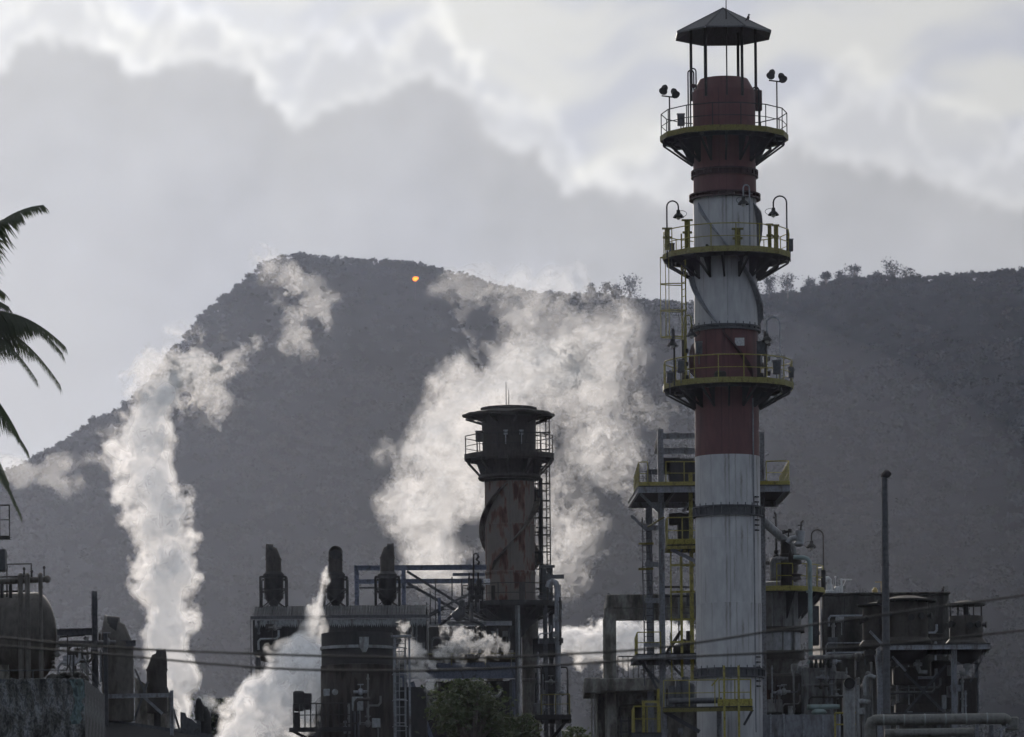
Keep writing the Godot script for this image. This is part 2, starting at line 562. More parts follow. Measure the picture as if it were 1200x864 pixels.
	paint("soil", Color(0.10, 0.09, 0.07), 0.95, mossy, Vector3(0.05, 0.05, 0.05), speck, Vector3(0.4, 0.4, 0.4), 2.0)
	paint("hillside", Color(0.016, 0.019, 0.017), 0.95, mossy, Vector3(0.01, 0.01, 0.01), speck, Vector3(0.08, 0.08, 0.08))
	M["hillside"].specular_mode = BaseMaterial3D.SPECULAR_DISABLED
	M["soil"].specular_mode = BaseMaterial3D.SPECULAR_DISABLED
	paint("cable", Color(0.02, 0.02, 0.02), 0.7, null, Vector3.ONE)
	paint("bark", Color(0.10, 0.085, 0.07), 0.95, speck, Vector3(0.8, 0.3, 0.8), null, Vector3.ONE, 2.0)
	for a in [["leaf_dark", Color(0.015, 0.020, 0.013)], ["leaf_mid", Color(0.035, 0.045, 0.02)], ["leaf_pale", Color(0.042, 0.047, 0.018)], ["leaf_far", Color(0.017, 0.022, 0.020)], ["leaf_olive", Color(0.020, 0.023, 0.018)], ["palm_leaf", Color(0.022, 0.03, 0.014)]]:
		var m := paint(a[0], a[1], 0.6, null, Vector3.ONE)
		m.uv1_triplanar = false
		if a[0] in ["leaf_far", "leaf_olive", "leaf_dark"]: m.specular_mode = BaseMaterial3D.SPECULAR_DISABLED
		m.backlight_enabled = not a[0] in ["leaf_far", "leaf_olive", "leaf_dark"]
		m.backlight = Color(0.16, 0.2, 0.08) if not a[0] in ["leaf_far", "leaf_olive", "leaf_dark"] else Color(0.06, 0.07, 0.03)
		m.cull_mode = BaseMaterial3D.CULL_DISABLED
	var glow := StandardMaterial3D.new()
	glow.resource_name = "orange_light"
	glow.albedo_color = Color(1.0, 0.6, 0.15)
	glow.emission_enabled = true
	glow.emission = Color(1.0, 0.55, 0.12)
	glow.emission_energy_multiplier = 2.2
	M["orange_light"] = glow
	for a in [3, 4, 6, 8, 12, 16, 20, 30, 45, 100]:
		var m := StandardMaterial3D.new()
		m.resource_name = "steam_%02d" % a
		m.albedo_color = Color(0.975, 0.98, 1.0, a / 100.0)
		m.roughness = 1.0
		m.specular_mode = BaseMaterial3D.SPECULAR_DISABLED
		m.backlight_enabled = true
		m.backlight = Color(1.8, 1.8, 1.8).linear_to_srgb()
		if a < 100: m.transparency = BaseMaterial3D.TRANSPARENCY_ALPHA
		m.cull_mode = BaseMaterial3D.CULL_DISABLED
		M[m.resource_name] = m
# ---- the setting: ground, wooded hills ----
var ridge_n := FastNoiseLite.new()

func along(k: Array, x: float) -> float:
	if x <= k[0][0]: return k[0][1]
	for i in k.size() - 1:
		if x <= k[i + 1][0]:
			return lerpf(k[i][1], k[i + 1][1], (x - k[i][0]) / (k[i + 1][0] - k[i][0]))
	return k[-1][1]

const RIDGE := [[-700, 900], [-400, 760], [-200, 655], [-60, 583], [0, 552], [40, 532], [90, 500], [140, 474], [180, 438], [200, 410], [240, 367], [280, 336], [310, 309], [340, 295], [380, 298], [430, 299], [480, 299], [500, 305], [560, 324], [620, 340], [680, 346], [760, 357], [850, 354], [930, 345], [980, 334], [1040, 332], [1100, 334], [1200, 330], [1300, 336], [1500, 360], [1900, 420]]

func hill_height(x: float, z: float) -> float:      # z is negative; the ridge runs at about z = -1800
	var px := x * F / 1800.0 + 600.0
	var crest := EYE + (HY - along(RIDGE, px)) * 1800.0 / F
	var rz := -1800.0 + 45.0 * ridge_n.get_noise_1d(x * 0.5)
	var t := (z - rz) / 720.0                        # 0 at the ridge, 1 at the foot
	var s: float
	if t >= 0.0: s = pow(clampf(1.0 - t, 0.0, 1.0), 1.25)
	else: s = pow(clampf(1.0 + t * 0.7, 0.0, 1.0), 1.2)
	var rough := 7.0 * ridge_n.get_noise_2d(x, z) * clampf(absf(t) * 6.0, 0.0, 1.0) * s
	return crest * s + rough - 1.0

func setting():
	var g := B.new()
	var y := 0.0
	g.quad(Vector3(-4000, y, 400), Vector3(4000, y, 400), Vector3(4000, y, -5000), Vector3(-4000, y, -5000))
	structure("ground", g, M.soil)
	ridge_n.seed = 4
	ridge_n.frequency = 0.012
	ridge_n.fractal_octaves = 4
	var h := B.new()
	var nx := 130
	var nz := 70
	for j in nz + 1:
		for i in nx + 1:
			var x := -520.0 + 1040.0 * i / nx
			var z := -1040.0 - 1500.0 * j / nz
			h.v.append(Vector3(x, hill_height(x, z), z))
			var e := 4.0
			h.n.append(Vector3(hill_height(x - e, z) - hill_height(x + e, z), 2 * e, hill_height(x, z - e) - hill_height(x, z + e)).normalized())
			h.uv.append(Vector2(x, z))
	for j in nz:
		for i in nx:
			var p := j * (nx + 1) + i
			var q := p + nx + 1
			h.ix.append_array([p, q + 1, p + 1, p, q, q + 1])
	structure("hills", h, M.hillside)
	forest()

# a crown of leaf-sized faces spread through a few lobes
func crown(seed_: int, lobes: int, leaves: int, spread: Vector3, leaf: float) -> B:
	var r := RandomNumberGenerator.new()
	r.seed = seed_
	var b := B.new()
	var cs := []
	for i in lobes:
		var a := r.randf() * TAU
		var q := sqrt(r.randf())
		cs.append([Vector3(cos(a) * q * spread.x, (r.randf() - 0.4) * spread.y, sin(a) * q * spread.z), 0.35 + 0.35 * r.randf()])
	for i in leaves:
		var l = cs[r.randi() % lobes]
		var u := Vector3(r.randfn(), r.randfn() * 0.8, r.randfn()).normalized() * pow(r.randf(), 0.4)
		var c: Vector3 = l[0] + u * l[1] * minf(spread.x, spread.y)
		leaf_face(b, r, c, leaf * (0.6 + 0.8 * r.randf()))
	return b

func leaf_face(b: B, r: RandomNumberGenerator, c: Vector3, s: float, lean := Vector3.ZERO) -> void:
	var x := Vector3(r.randfn(), r.randfn() * 0.6, r.randfn()).normalized()
	var y := x.cross(Vector3(r.randfn(), r.randfn(), r.randfn())).normalized()
	b.quad(c - x * s * 0.5, c + y * s * 0.28, c + x * s * 0.5, c - y * s * 0.28)
	if lean != Vector3.ZERO:      # the shading of a whole crown, not of each far leaf
		for i in range(b.n.size() - 4, b.n.size()): b.n[i] = lean

func forest():
	var r := RandomNumberGenerator.new()
	r.seed = 31
	for kind in 3:
		var b := crown(100 + kind, 7, 150, Vector3(2.6, 2.4, 2.6), 1.5)
		b.tube(Vector3(0, -5, 0), Vector3(0, 0, 0), 0.25, 0.12, 5)
		var mm := MultiMesh.new()
		mm.transform_format = MultiMesh.TRANSFORM_3D
		mm.mesh = b.mesh()
		var at := []
		for i in 5200:
			var x := r.randf_range(-420, 420)
			var z := -1840.0 + 700.0 * pow(r.randf(), 1.5)
			var s := 0.7 + 0.75 * r.randf() * r.randf() + (0.25 if r.randf() < 0.1 else 0.0)
			if absf(z + 1800.0) < 110.0: s *= 0.55
			at.append(Transform3D(Basis(Vector3.UP, r.randf() * TAU).scaled(Vector3(s, s * r.randf_range(0.8, 1.2), s)), Vector3(x, hill_height(x, z) + (2.0 if absf(z + 1800.0) > 110.0 else 0.9) * s, z)))
		for i in 2600:       # the closed canopy along the crest
			var x := r.randf_range(-420, 420)
			var z := -1800.0 + 45.0 * ridge_n.get_noise_1d(x * 0.5) + r.randf_range(-34, 22)
			var s := 0.38 + 0.4 * r.randf() * r.randf()
			at.append(Transform3D(Basis(Vector3.UP, r.randf() * TAU).scaled(Vector3(s * 1.25, s, s * 1.25)), Vector3(x, hill_height(x, z) + 0.5 * s, z)))
		mm.instance_count = at.size()
		for i in at.size(): mm.set_instance_transform(i, at[i])
		var o := MultiMeshInstance3D.new()
		o.name = "hillside_forest"
		o.multimesh = mm
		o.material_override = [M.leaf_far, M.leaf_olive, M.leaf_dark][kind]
		put(o, self)
		tag(o, ["dull green woodland covering the hazy hills behind the plant", "olive trees scattered through the woodland on the hazy hills", "darkest trees scattered through the woodland on the hazy hills"][kind], "woodland", "", "stuff")
# ---- shared pieces of plant: railings, ring platforms, ladders, lamps ----
func up(v: Vector3, h: float) -> Vector3:
	return v + Vector3(0, h, 0)

# posts, a handrail and a knee rail along points on a deck
func railing(parent: Node, pts: Array, h: float, m: Material, closed := false, r := 0.024, step := 1.6) -> void:
	var line := pts.duplicate()
	if closed: line.append(pts[0])
	var top := []
	for i in line.size(): top.append(up(line[i], h))
	for i in line.size() - 1:
		var a: Vector3 = line[i]
		var c: Vector3 = line[i + 1]
		var n := maxi(1, int(round(a.distance_to(c) / step)))
		for j in (n + 1 if (i == line.size() - 2 and not closed) else n):
			var p := a.lerp(c, float(j) / n)
			var b := B.new()
			b.tube(p, up(p, h), r * 0.9, -1.0, 6)
			obj("post", b, m, parent)
	var hb := B.new()
	hb.pipe(top, r, 6)
	obj("handrail", hb, m, parent)
	for k in [0.52]:
		var kb := B.new()
		var mid := []
		for p in line: mid.append(up(p, h * k))
		kb.pipe(mid, r * 0.75, 6)
		obj("knee_rail", kb, m, parent)

func ladder(called: String, parent: Node, base: Vector3, top: Vector3, side: Vector3, w: float, m: Material, r := 0.03, rung := 0.3, hoops := 0.0, outward := Vector3.BACK, hoop_from := 2.2) -> Node3D:
	var b := B.new()
	var s := side * w * 0.5
	b.tube(base - s, top - s, r, -1.0, 6)
	b.tube(base + s, top + s, r, -1.0, 6)
	var o := obj(called, b, m, parent)
	var n := int(base.distance_to(top) / rung)
	var rb := B.new()
	for i in range(1, n):
		var p := base.lerp(top, float(i) / n)
		rb.tube(p - s, p + s, r * 0.6, -1.0, 5, false)
	obj("rung", rb, m, o).set_meta("kind", "stuff")
	if hoops > 0.0:
		var hn := int((base.distance_to(top) - hoop_from) / hoops) + 1
		var d := (top - base).normalized()
		var bars := [[], [], []]
		for i in hn:
			var p := base + d * (hoop_from + hoops * i)
			var pts := []
			for j in 13:
				var a := PI * j / 12.0
				pts.append(p + side * -cos(a) * w * 0.62 + outward * sin(a) * 0.75)
			for k in 3: bars[k].append(pts[3 + k * 3])
			var hb := B.new()
			hb.pipe(pts, r * 0.75, 5)
			obj("hoop", hb, m, o)
		for k in 3:
			var cb := B.new()
			if bars[k].size() > 1:
				cb.pipe(bars[k], r * 0.6, 5)
				obj("cage_bar", cb, m, o)
	return o

# a many-sided deck round an upright body
func ring_platform(parent: Node, c: Vector3, r0: float, r1: float, sides: int, turn: float, m_deck: Material, m_toe: Material, m_rail: Material, drop: float, h := 1.1, gussets := 12, skip := []) -> Node3D:
	var ring := []
	var inner := []
	for i in sides:
		var a := turn + TAU * i / sides
		ring.append(c + Vector3(sin(a), 0, cos(a)) * r1)
		inner.append(c + Vector3(sin(a), 0, cos(a)) * r0)
	var b := B.new()
	var t := Vector3(0, 0.05, 0)
	for i in sides:
		var j := (i + 1) % sides
		b.hexa([inner[i] - t, ring[i] - t, ring[j] - t, inner[j] - t, inner[i], ring[i], ring[j], inner[j]])
	var deck := obj("platform", b, m_deck, parent)
	var tb := B.new()
	for i in sides:
		var j := (i + 1) % sides
		var e := 0.012
		var o1: Vector3 = ring[i] + (ring[i] - c).normalized() * e
		var o2: Vector3 = ring[j] + (ring[j] - c).normalized() * e
		var u := Vector3(0, 0.15, 0)
		var lo := Vector3(0, -0.09, 0)
		tb.hexa([ring[i] + lo, o1 + lo, o2 + lo, ring[j] + lo, ring[i] + u, o1 + u, o2 + u, ring[j] + u])
	obj("toe_board", tb, m_toe, deck)
	if gussets > 0:
		for i in gussets:
			var a := turn + TAU * (i + 0.5) / gussets
			var out := Vector3(sin(a), 0, cos(a))
			var g := B.new()
			g.beam(c + out * r0 * 0.97 + Vector3(0, -0.12, 0), c + out * (r1 - 0.06) + Vector3(0, -0.12, 0), 0.07, 0.14)
			g.slab(PackedVector2Array([Vector2(r0 * 0.96, -0.19), Vector2(lerpf(r0, r1, 0.42), -0.19), Vector2(r0 + 0.10, -drop), Vector2(r0 * 0.96, -drop)]), c, out, Vector3.UP, 0.03)
			g.beam(c + out * (r1 - 0.1) + Vector3(0, -0.19, 0), c + out * (r0 + 0.05) + Vector3(0, -drop - 0.01, 0), 0.08, 0.08)
			obj("bracket", g, m_deck, deck)
		var rb := B.new()
		for i in sides:
			var j := (i + 1) % sides
			rb.beam(inner[i].lerp(ring[i], 0.66) + Vector3(0, -0.13, 0), inner[j].lerp(ring[j], 0.66) + Vector3(0, -0.13, 0), 0.05, 0.15)
		obj("ring_beam", rb, m_deck, deck)
	var pts := []
	for i in sides:
		pts.append(ring[i] - (ring[i] - c).normalized() * 0.05)
	railing(deck, pts, h, m_rail, true, 0.024, 9.0)
	return deck

# a lamp post bent over at its top, with a bell shade and a bulb
func gooseneck(label: String, base: Vector3, h: float, dir: Vector3, reach: float, drop: float, m: Material, s := 1.0) -> void:
	var o := thing("gooseneck_lamp", label, "lamp", base, "gooseneck lamps on the plant's platforms")
	var pts := [base, up(base, h - reach * 0.5)]
	for i in range(1, 9):
		var a := PI * i / 8.0
		pts.append(up(base, h - reach * 0.5) + dir * reach * 0.5 * (1.0 - cos(a)) + Vector3(0, sin(a) * reach * 0.5, 0))
	var e: Vector3 = pts[-1] - Vector3(0, drop, 0)
	pts.append(e)
	var b := B.new()
	b.pipe(pts, 0.034 * s, 8)
	obj("pole", b, m, o)
	b = B.new()
	b.lathe(e, [[0.0, 0.02], [0.08 * s, 0.0]].map(func(q): return q), 16)
	b.lathe(e, [[0.235 * s, -0.33 * s], [0.245 * s, -0.31 * s], [0.17 * s, -0.2 * s], [0.09 * s, -0.13 * s], [0.08 * s, 0.0]], 18)
	b.lathe(e, [[0.06 * s, -0.12 * s], [0.16 * s, -0.21 * s], [0.235 * s, -0.33 * s]].map(func(q): return [q[0] * 0.97, q[1]]), 18)
	obj("shade", b, M.soot, o)
	b = B.new()
	b.ball(e + Vector3(0, -0.30 * s, 0), Vector3(0.10, 0.13, 0.10) * s, 12)
	obj("bulb", b, M.glass_bulb, o)
	b = B.new()
	var loop := []
	for i in 9:
		var a := PI * i / 8.0
		loop.append(e + Vector3(0, -0.02 - 0.28 * (1.0 - cos(a)) * 0.5 * s, 0) + dir * (0.1 + 0.26 * sin(a)) * s)
	b.pipe(loop, 0.012, 5)
	obj("cable_loop", b, M.cable, o)

func floodlights(label: String, base: Vector3, h: float, right := 1.0) -> void:
	var o := thing("floodlight_post", label, "floodlight", base, "twin floodlight posts on the chimney top")
	var b := B.new()
	b.tube(base, up(base, h), 0.032, -1.0, 7)
	b.beam(up(base, h) + Vector3(-0.34, 0.06, 0), up(base, h) + Vector3(0.34, -0.03, 0), 0.05, 0.05)
	obj("pole", b, M.soot, o)
	for s in [-1.0, 1.0]:
		var c := up(base, h) + Vector3(0.22 * s, 0.27 - 0.08 * s, 0.05)
		b = B.new()
		var d := Vector3(0.25 * s, -0.6, 0.6).normalized()
		b.pipe([c - d * 0.2, c - d * 0.1, c + d * 0.1, c + d * 0.19], [0.09, 0.14, 0.15, 0.19], 12)
		b.tube(c - Vector3(0, 0.26, 0), c, 0.02, -1.0, 5)
		obj("lamp_head", b, M.soot, o)
		b = B.new()
		b.pipe([c + d * 0.191, c + d * 0.2], [0.17, 0.17], 12)
		obj("lens", b, M.steel_dark, o)

func strake(parent: Node, c: Vector3, r: float, y0: float, y1: float, front_y: float, pitch: float, sense: float, w: float, m: Material) -> void:
	var b := B.new()
	var n := maxi(4, int((y1 - y0) / 0.18))
	var prev := []
	for i in n + 1:
		var y := lerpf(y0, y1, float(i) / n)
		var a := sense * (front_y - y) / pitch * TAU
		var o := Vector3(sin(a), 0, cos(a))
		var fade := minf(1.0, minf(i, n - i) / 2.5 + 0.15)
		var up_ := Vector3(cos(a) * -sense * TAU * r / pitch, 1, -sin(a) * -sense * TAU * r / pitch).normalized()
		var s := o.cross(up_).normalized() * 0.03
		var q := c + Vector3(0, y, 0)
		var ring := [q + o * (r - 0.03) - s, q + o * (r + w * fade) - s, q + o * (r + w * fade) + s, q + o * (r - 0.03) + s]
		if i > 0:
			for k in 4:
				var l := (k + 1) % 4
				b.quad(prev[k], prev[l], ring[l], ring[k])
		else: b.quad(ring[3], ring[2], ring[1], ring[0])
		prev = ring
	b.quad(prev[0], prev[1], prev[2], prev[3])
	obj("strake", b, m, parent)

func cabinet(parent: Node, c: Vector3, s: Vector3, m: Material, called := "cabinet") -> void:
	var b := B.new()
	b.bbox(c, s, 0.02)
	b.box(c + Vector3(0, s.y * 0.05, s.z * 0.5 + 0.012), Vector3(s.x * 0.8, s.y * 0.75, 0.02))
	b.box(c + Vector3(0, s.y * 0.5 + 0.02, 0), Vector3(s.x * 1.12, 0.03, s.z * 1.2))
	b.tube(c - Vector3(0, s.y * 0.5 + 0.45, 0), c - Vector3(0, s.y * 0.5 - 0.02, 0), 0.025, -1.0, 6)
	obj(called, b, m, parent)

# pipes, boxes and valves fixed to a wall: each a part; the area is given in photograph pixels at distance d
func fittings(parent: Node, x0: float, x1: float, y0: float, y1: float, d: float, n: int, seed_: int) -> void:
	var r := RandomNumberGenerator.new()
	r.seed = seed_
	var mats := [M.steel_mottled, M.galv_dull, M.steel_dark, M.rust_dark, M.steel_grey]
	for i in n:
		var m: Material = mats[r.randi() % 5]
		var x := lerpf(x0, x1, r.randf())
		var y := lerpf(y0, y1, r.randf())
		var e := d - 0.1 - 0.35 * r.randf()
		var w := 0.03 + 0.06 * r.randf() * r.randf()
		var b := B.new()
		match i % 4:
			0:
				var h := lerpf(0.35, 1.0, r.randf()) * (y1 - y0)
				var yb := minf(y1, y + h * 0.5)
				var yt := maxf(y0, y - h * 0.5)
				var p := P(x, yb, e)
				var q := P(x, yt, e)
				q.x = p.x
				b.tube(p, q, w, -1.0, 9)
				for k in 3:
					var c := p.lerp(q, 0.1 + 0.4 * k)
					b.lathe(c, [[w, -0.04], [w * 1.6, -0.04], [w * 1.6, 0.04], [w, 0.04]], 9)
				obj("riser_pipe", b, m, parent)
			1:
				var l := lerpf(0.25, 0.8, r.randf()) * (x1 - x0)
				var xa := maxf(x0, x - l * 0.5)
				var xb := minf(x1, x + l * 0.5)
				var a := P(xa, y, e - 0.1)
				var c := P(xb, y, e - 0.1)
				c.y = a.y
				b.pipe([a + Vector3(0, -0.5, -0.05), a + Vector3(-0.0, -0.12, 0), a + Vector3(0.1, 0, 0), c - Vector3(0.1, 0, 0), c + Vector3(0, 0.12, 0), c + Vector3(0, 0.4, -0.05)], w, 9)
				obj("cross_pipe", b, m, parent)
			2:
				var s := Vector3(0.2 + 0.3 * r.randf(), 0.25 + 0.4 * r.randf(), 0.18)
				var c := P(x, y, e)
				b.bbox(c, s, 0.02)
				b.box(c + Vector3(0, 0, 0.095), Vector3(s.x * 0.8, s.y * 0.8, 0.02))
				b.tube(c + Vector3(s.x * 0.2, -s.y * 0.5 - 0.6, 0), c + Vector3(s.x * 0.2, -s.y * 0.5 + 0.02, 0), 0.02, -1.0, 6)
				obj("junction_box", b, m, parent)
			3:
				var c := P(x, y, e - 0.15)
				b.ball(c, Vector3(0.13, 0.16, 0.13), 10)
				b.tube(c - Vector3(0.3, 0, 0), c + Vector3(0.3, 0, 0), 0.06, -1.0, 8)
				b.tube(c, c + Vector3(0, 0.3, 0.1), 0.02, -1.0, 6)
				b.pipe([c + Vector3(-0.13, 0.3, 0.1), c + Vector3(0.13, 0.3, 0.1)], 0.03, 6)
				obj("valve", b, m, parent)

# ---- the red and white chimney ----
func main_stack():
	var d := 200.0
	var k := d / F
	var ax := P(853, 600, d)
	var c := Vector3(ax.x, 0, -d)
	var H := func(y: float) -> float: return P(853, y, d).y
	var o := thing("chimney_stack", "tall red and white striped steel chimney with three ring platforms and a peaked hood", "chimney", c)
	var shell := func(called: String, prof: Array, m: Material):
		var b := B.new()
		b.lathe(c, prof.map(func(q): return [q[0] * k, H.call(q[1])]), 56)
		return obj(called, b, m, o)
	var h_ground := 1116.0 + EYE / k
	shell.call("shell_course", [[39.2, h_ground + 3], [38.6, 790]], M.white_shell)
	shell.call("shell_course", [[38.6, 790], [38.5, 709.5], [38.8, 709.3], [38.8, 708.7], [38.5, 708.5]], M.white_shell)
	shell.call("shell_course", [[38.5, 708.5], [38.3, 633], [38.6, 632.8], [38.6, 632.2], [38.3, 632], [38.2, 600]], M.white_shell)
	shell.call("shell_course", [[38.2, 600], [37.8, 536]], M.white_shell)
	shell.call("red_band", [[37.8, 536], [37.2, 387]], M.red_shell)
	shell.call("shell_course", [[37.2, 387], [37, 310], [37, 234]], M.white_shell)
	shell.call("red_band", [[37, 234], [36.8, 205], [36.6, 160], [36.9, 110], [36.9, 109], [28.5, 94], [26, 94], [26, 100], [0, 100]], M.red_shell)
	# bolted flanges
	for f in [[790.0, 38.6, 3.4, 5.5], [601.0, 38.2, 3.4, 6.0], [387.0, 37.2, 3.6, 3.0], [232.0, 37.0, 5.0, 3.2], [205.0, 36.8, 2.8, 4.0]]:
		var fb := B.new()
		var y: float = H.call(f[0])
		var r: float = f[1] * k
		var w: float = f[2] * k
		var t: float = f[3] * k
		fb.lathe(c, [[r, y - t], [r + w, y - t], [r + w, y - t + 0.06], [r + w * 0.35, y - t + 0.06], [r + w * 0.35, y + t - 0.06], [r + w, y + t - 0.06], [r + w, y + t], [r, y + t]], 56)
		var fl := obj("flange", fb, M.steel_dark if f[0] > 300 else M.red_dark, o)
		var n := 26
		var gb := B.new()
		for i in n:
			var a := TAU * i / n
			var q := Vector3(sin(a), 0, cos(a))
			var s := Vector3(cos(a), 0, -sin(a))
			gb.box(c + q * (r + w * 0.62) + Vector3(0, y, 0), Vector3(0.035, 2 * t - 0.121, w * 0.7), Basis(s, Vector3.UP, q))
			if f[0] > 300: gb.tube(c + q * (r + w * 0.75) + Vector3(0, y + t, 0), c + q * (r + w * 0.75) + Vector3(0, y + t + 0.10, 0), 0.022, -1.0, 5)
		obj("flange_rib", gb, M.steel_dark if f[0] > 300 else M.red_dark, fl).set_meta("kind", "stuff")
	# helical strakes
	var pitch := 320.0 * k
	for f in [186.0, 293.0, 400.0, 507.0]:
		strake(o, c, 37.0 * k, H.call(383), H.call(241), H.call(f), pitch, 1.0, 0.26, M.steel_grey)
		if f > 300: strake(o, c, 37.3 * k, H.call(446), H.call(391), H.call(f), pitch, 1.0, 0.26, M.red_dark)
	# ring platforms
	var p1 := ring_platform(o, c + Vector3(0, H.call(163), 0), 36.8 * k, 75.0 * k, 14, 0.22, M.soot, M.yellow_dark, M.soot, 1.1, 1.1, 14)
	var p2 := ring_platform(o, c + Vector3(0.06, H.call(303), 0), 37.0 * k, 75.5 * k, 16, 0.1, M.soot, M.yellow_toe, M.yellow_paint, 0.95, 1.12, 14)
	var p3 := ring_platform(o, c + Vector3(0.06, H.call(455), 0), 37.2 * k, 77.0 * k, 16, 0.2, M.soot, M.yellow_toe, M.yellow_paint, 0.9, 1.12, 14)
	# the hood on its posts
	var y_e: float = H.call(41)
	var b := B.new()
	var e := []
	for i in 8:
		var a := TAU * (i + 0.5) / 8
		e.append(c + Vector3(sin(a) * 59.5 * k, y_e, cos(a) * 59.5 * k))
	var apex := c + Vector3(0, y_e + 31.5 * k, 0)
	var dn := Vector3(0, -0.07, 0)
	for i in 8:
		var j := (i + 1) % 8
		b.tri(e[i], e[j], apex)
		b.quad(e[i] + dn, e[j] + dn, e[j], e[i])
		b.tri(e[j] + dn, e[i] + dn, apex + dn)
	var hood := obj("hood", b, M.steel_dark, o)
	for i in 8:
		b = B.new()
		b.beam(e[i] + Vector3(0, 0.015, 0), apex + Vector3(0, 0.02, 0), 0.05, 0.03)
		obj("hood_seam", b, M.steel_dark, hood)
	for f in [[-92.0, 38.0], [-36.0, 37.6], [3.0, 37.5], [32.0, 38.0], [92.0, 37.8], [-148.0, 37.8], [150.0, 37.6]]:
		var a := deg_to_rad(f[0])
		var q: Vector3 = Vector3(sin(a), 0, cos(a)) * float(f[1] * k)
		b = B.new()
		b.tube(c + q + Vector3(0, H.call(118), 0), c + q + Vector3(0, y_e + 31.5 * k * (1.0 - 38.0 / 59.5) - 0.09, 0), 0.062 if f[0] != 3.0 else 0.03, -1.0, 8)
		obj("hood_post", b, M.soot, o)
	b = B.new()
	b.tube(c + Vector3(0.06, H.call(31), 59.5 * k * 0.72), c + Vector3(0.06, H.call(-24), 59.5 * k * 0.72), 0.026, 0.012, 6)
	obj("lightning_rod", b, M.soot, o)
	# ladders with hooped tops on the drum
	for s in [[-1.0, 38.5, 82.0, -78.0], [1.0, 38.5, 104.0, 80.0]]:
		var a := deg_to_rad(s[3])
		var q := Vector3(sin(a), 0, cos(a))
		for w in [-0.2, 0.2]:
			var base: Vector3 = c + q * (s[1] * k + 0.12) + Vector3(cos(a), 0, -sin(a)) * w
			var pts := [base + Vector3(0, H.call(162), 0), base + Vector3(0, H.call(s[2] + 4), 0)]
			for i in range(1, 8):
				var g := PI * i / 7.0
				pts.append(base + Vector3(0, H.call(s[2] + 4) + 0.13 * sin(g), 0) - q * 0.13 * (1.0 - cos(g)))
			pts.append(pts[-1] - Vector3(0, 0.75, 0))
			b = B.new()
			b.pipe(pts, 0.032, 7)
			obj("ladder_stile", b, M.soot, o)
	# lumps on the drum's sides
	for q in [[889.0, 118.0, 8.0, 24.0], [812.0, 101.0, 6.0, 4.0]]:
		b = B.new()
		b.bbox(P(q[0], q[1], d), Vector3(q[2] * k, q[3] * k, 0.3), 0.03)
		obj("junction_box", b, M.red_dark, o)
	# cabinets on the platforms
	cabinet(p1, P(798, 141, d - 1.0), Vector3(0.32, 0.48, 0.25), M.steel_dark)
	for q in [[782.0, 281.0, 0.22, 0.9], [805.5, 276.0, 0.24, 1.25], [864.5, 282.0, 0.25, 0.95], [902.0, 279.0, 0.16, 1.1], [909.0, 280.0, 0.16, 1.1]]:
		b = B.new()
		var p: Vector3 = P(q[0], q[1], d - 1.9)
		b.box(p, Vector3(q[2], q[3], 0.12))
		b.box(up(p, q[3] * 0.5 + 0.03), Vector3(q[2] * 2.0, 0.06, 0.2))
		b.box(up(p, q[3] * 0.1), Vector3(q[2] * 1.7, 0.08, 0.18))
		obj("bracket_post", b, M.yellow_dark, p2)
	for q in [[926.0, 288.0], [787.0, 293.0]]: cabinet(p2, P(q[0], q[1], d - 0.4), Vector3(0.26, 0.5, 0.22), M.steel_dark)
	for q in [[798.0, 430.0, 0.3, 0.5, 1.9], [785.0, 443.0, 0.3, 0.45, 1.3], [910.0, 431.0, 0.36, 0.55, 1.9], [927.0, 437.0, 0.25, 0.42, 0.6], [819.0, 408.0, 0.3, 0.5, 1.5], [892.0, 408.0, 0.36, 0.5, 1.3]]: cabinet(p3, P(q[0], q[1], d - q[4]), Vector3(q[2], q[3], 0.22), M.steel_dark)
	for q in [[801.0, 430.0, 62.0], [897.0, 424.0, 70.0], [889.0, 430.0, 48.0]]:
		b = B.new()
		b.box(P(q[0], q[1], d - 1.0), Vector3(0.14, q[2] * k, 0.14))
		for j in 3: b.box(P(q[0] + 2, q[1] - q[2] * 0.3 + j * q[2] * 0.25, d - 0.95), Vector3(0.28, 0.16, 0.2))
		obj("valve_riser", b, M.rust_dark, p3)
	b = B.new()
	b.bbox(c + Vector3(sin(0.37) * 1.42, H.call(405.5), cos(0.37) * 1.42), Vector3(0.42, 0.34, 0.05), 0.01)
	obj("white_plate", b, M.board_white, o)
	b = B.new()
	b.lathe(c + Vector3(-0.33, H.call(445), 1.36), [[0.26, -0.2], [0.26, 0.12], [0.2, 0.2], [0.0, 0.2]], 16)
	obj("hatch", b, M.rust_dark, o)
	# ladder with a cage between the second and third platform
	var lb: Vector3 = P(791, 447, d - 0.2)
	var lt: Vector3 = P(791, 300, d - 0.2)
	lt.x = lb.x; lt.z = lb.z
	ladder("caged_ladder", o, lb + Vector3(0.42, 0, 0), lt + Vector3(0.42, 1.0, 0), Vector3(0.3, 0, 1).normalized(), 0.5, M.yellow_paint, 0.032, 0.3, 1.15, Vector3(-1.35, 0, 0.2), 1.9)
	# step irons up the right side
	for y in [585.0, 591.0, 598.0, 612.0, 618.0, 624.0, 772.0, 778.0, 784.0, 800.0, 806.0]:
		b = B.new()
		var a := 0.95
		var q := Vector3(sin(a), 0, cos(a))
		b.box(c + q * (38.5 * k + 0.06) + Vector3(0, H.call(y), 0), Vector3(0.22, 0.05, 0.12), Basis(Vector3.UP, a))
		obj("step_iron", b, M.soot, o)
	# conduit on the shell
	b = B.new()
	var cq := c + Vector3(sin(0.85) * 38.9 * k, 0, cos(0.85) * 38.9 * k)
	b.tube(up(cq, H.call(860)), up(cq, H.call(470)), 0.03, -1.0, 6)
	obj("conduit", b, M.steel_grey, o)
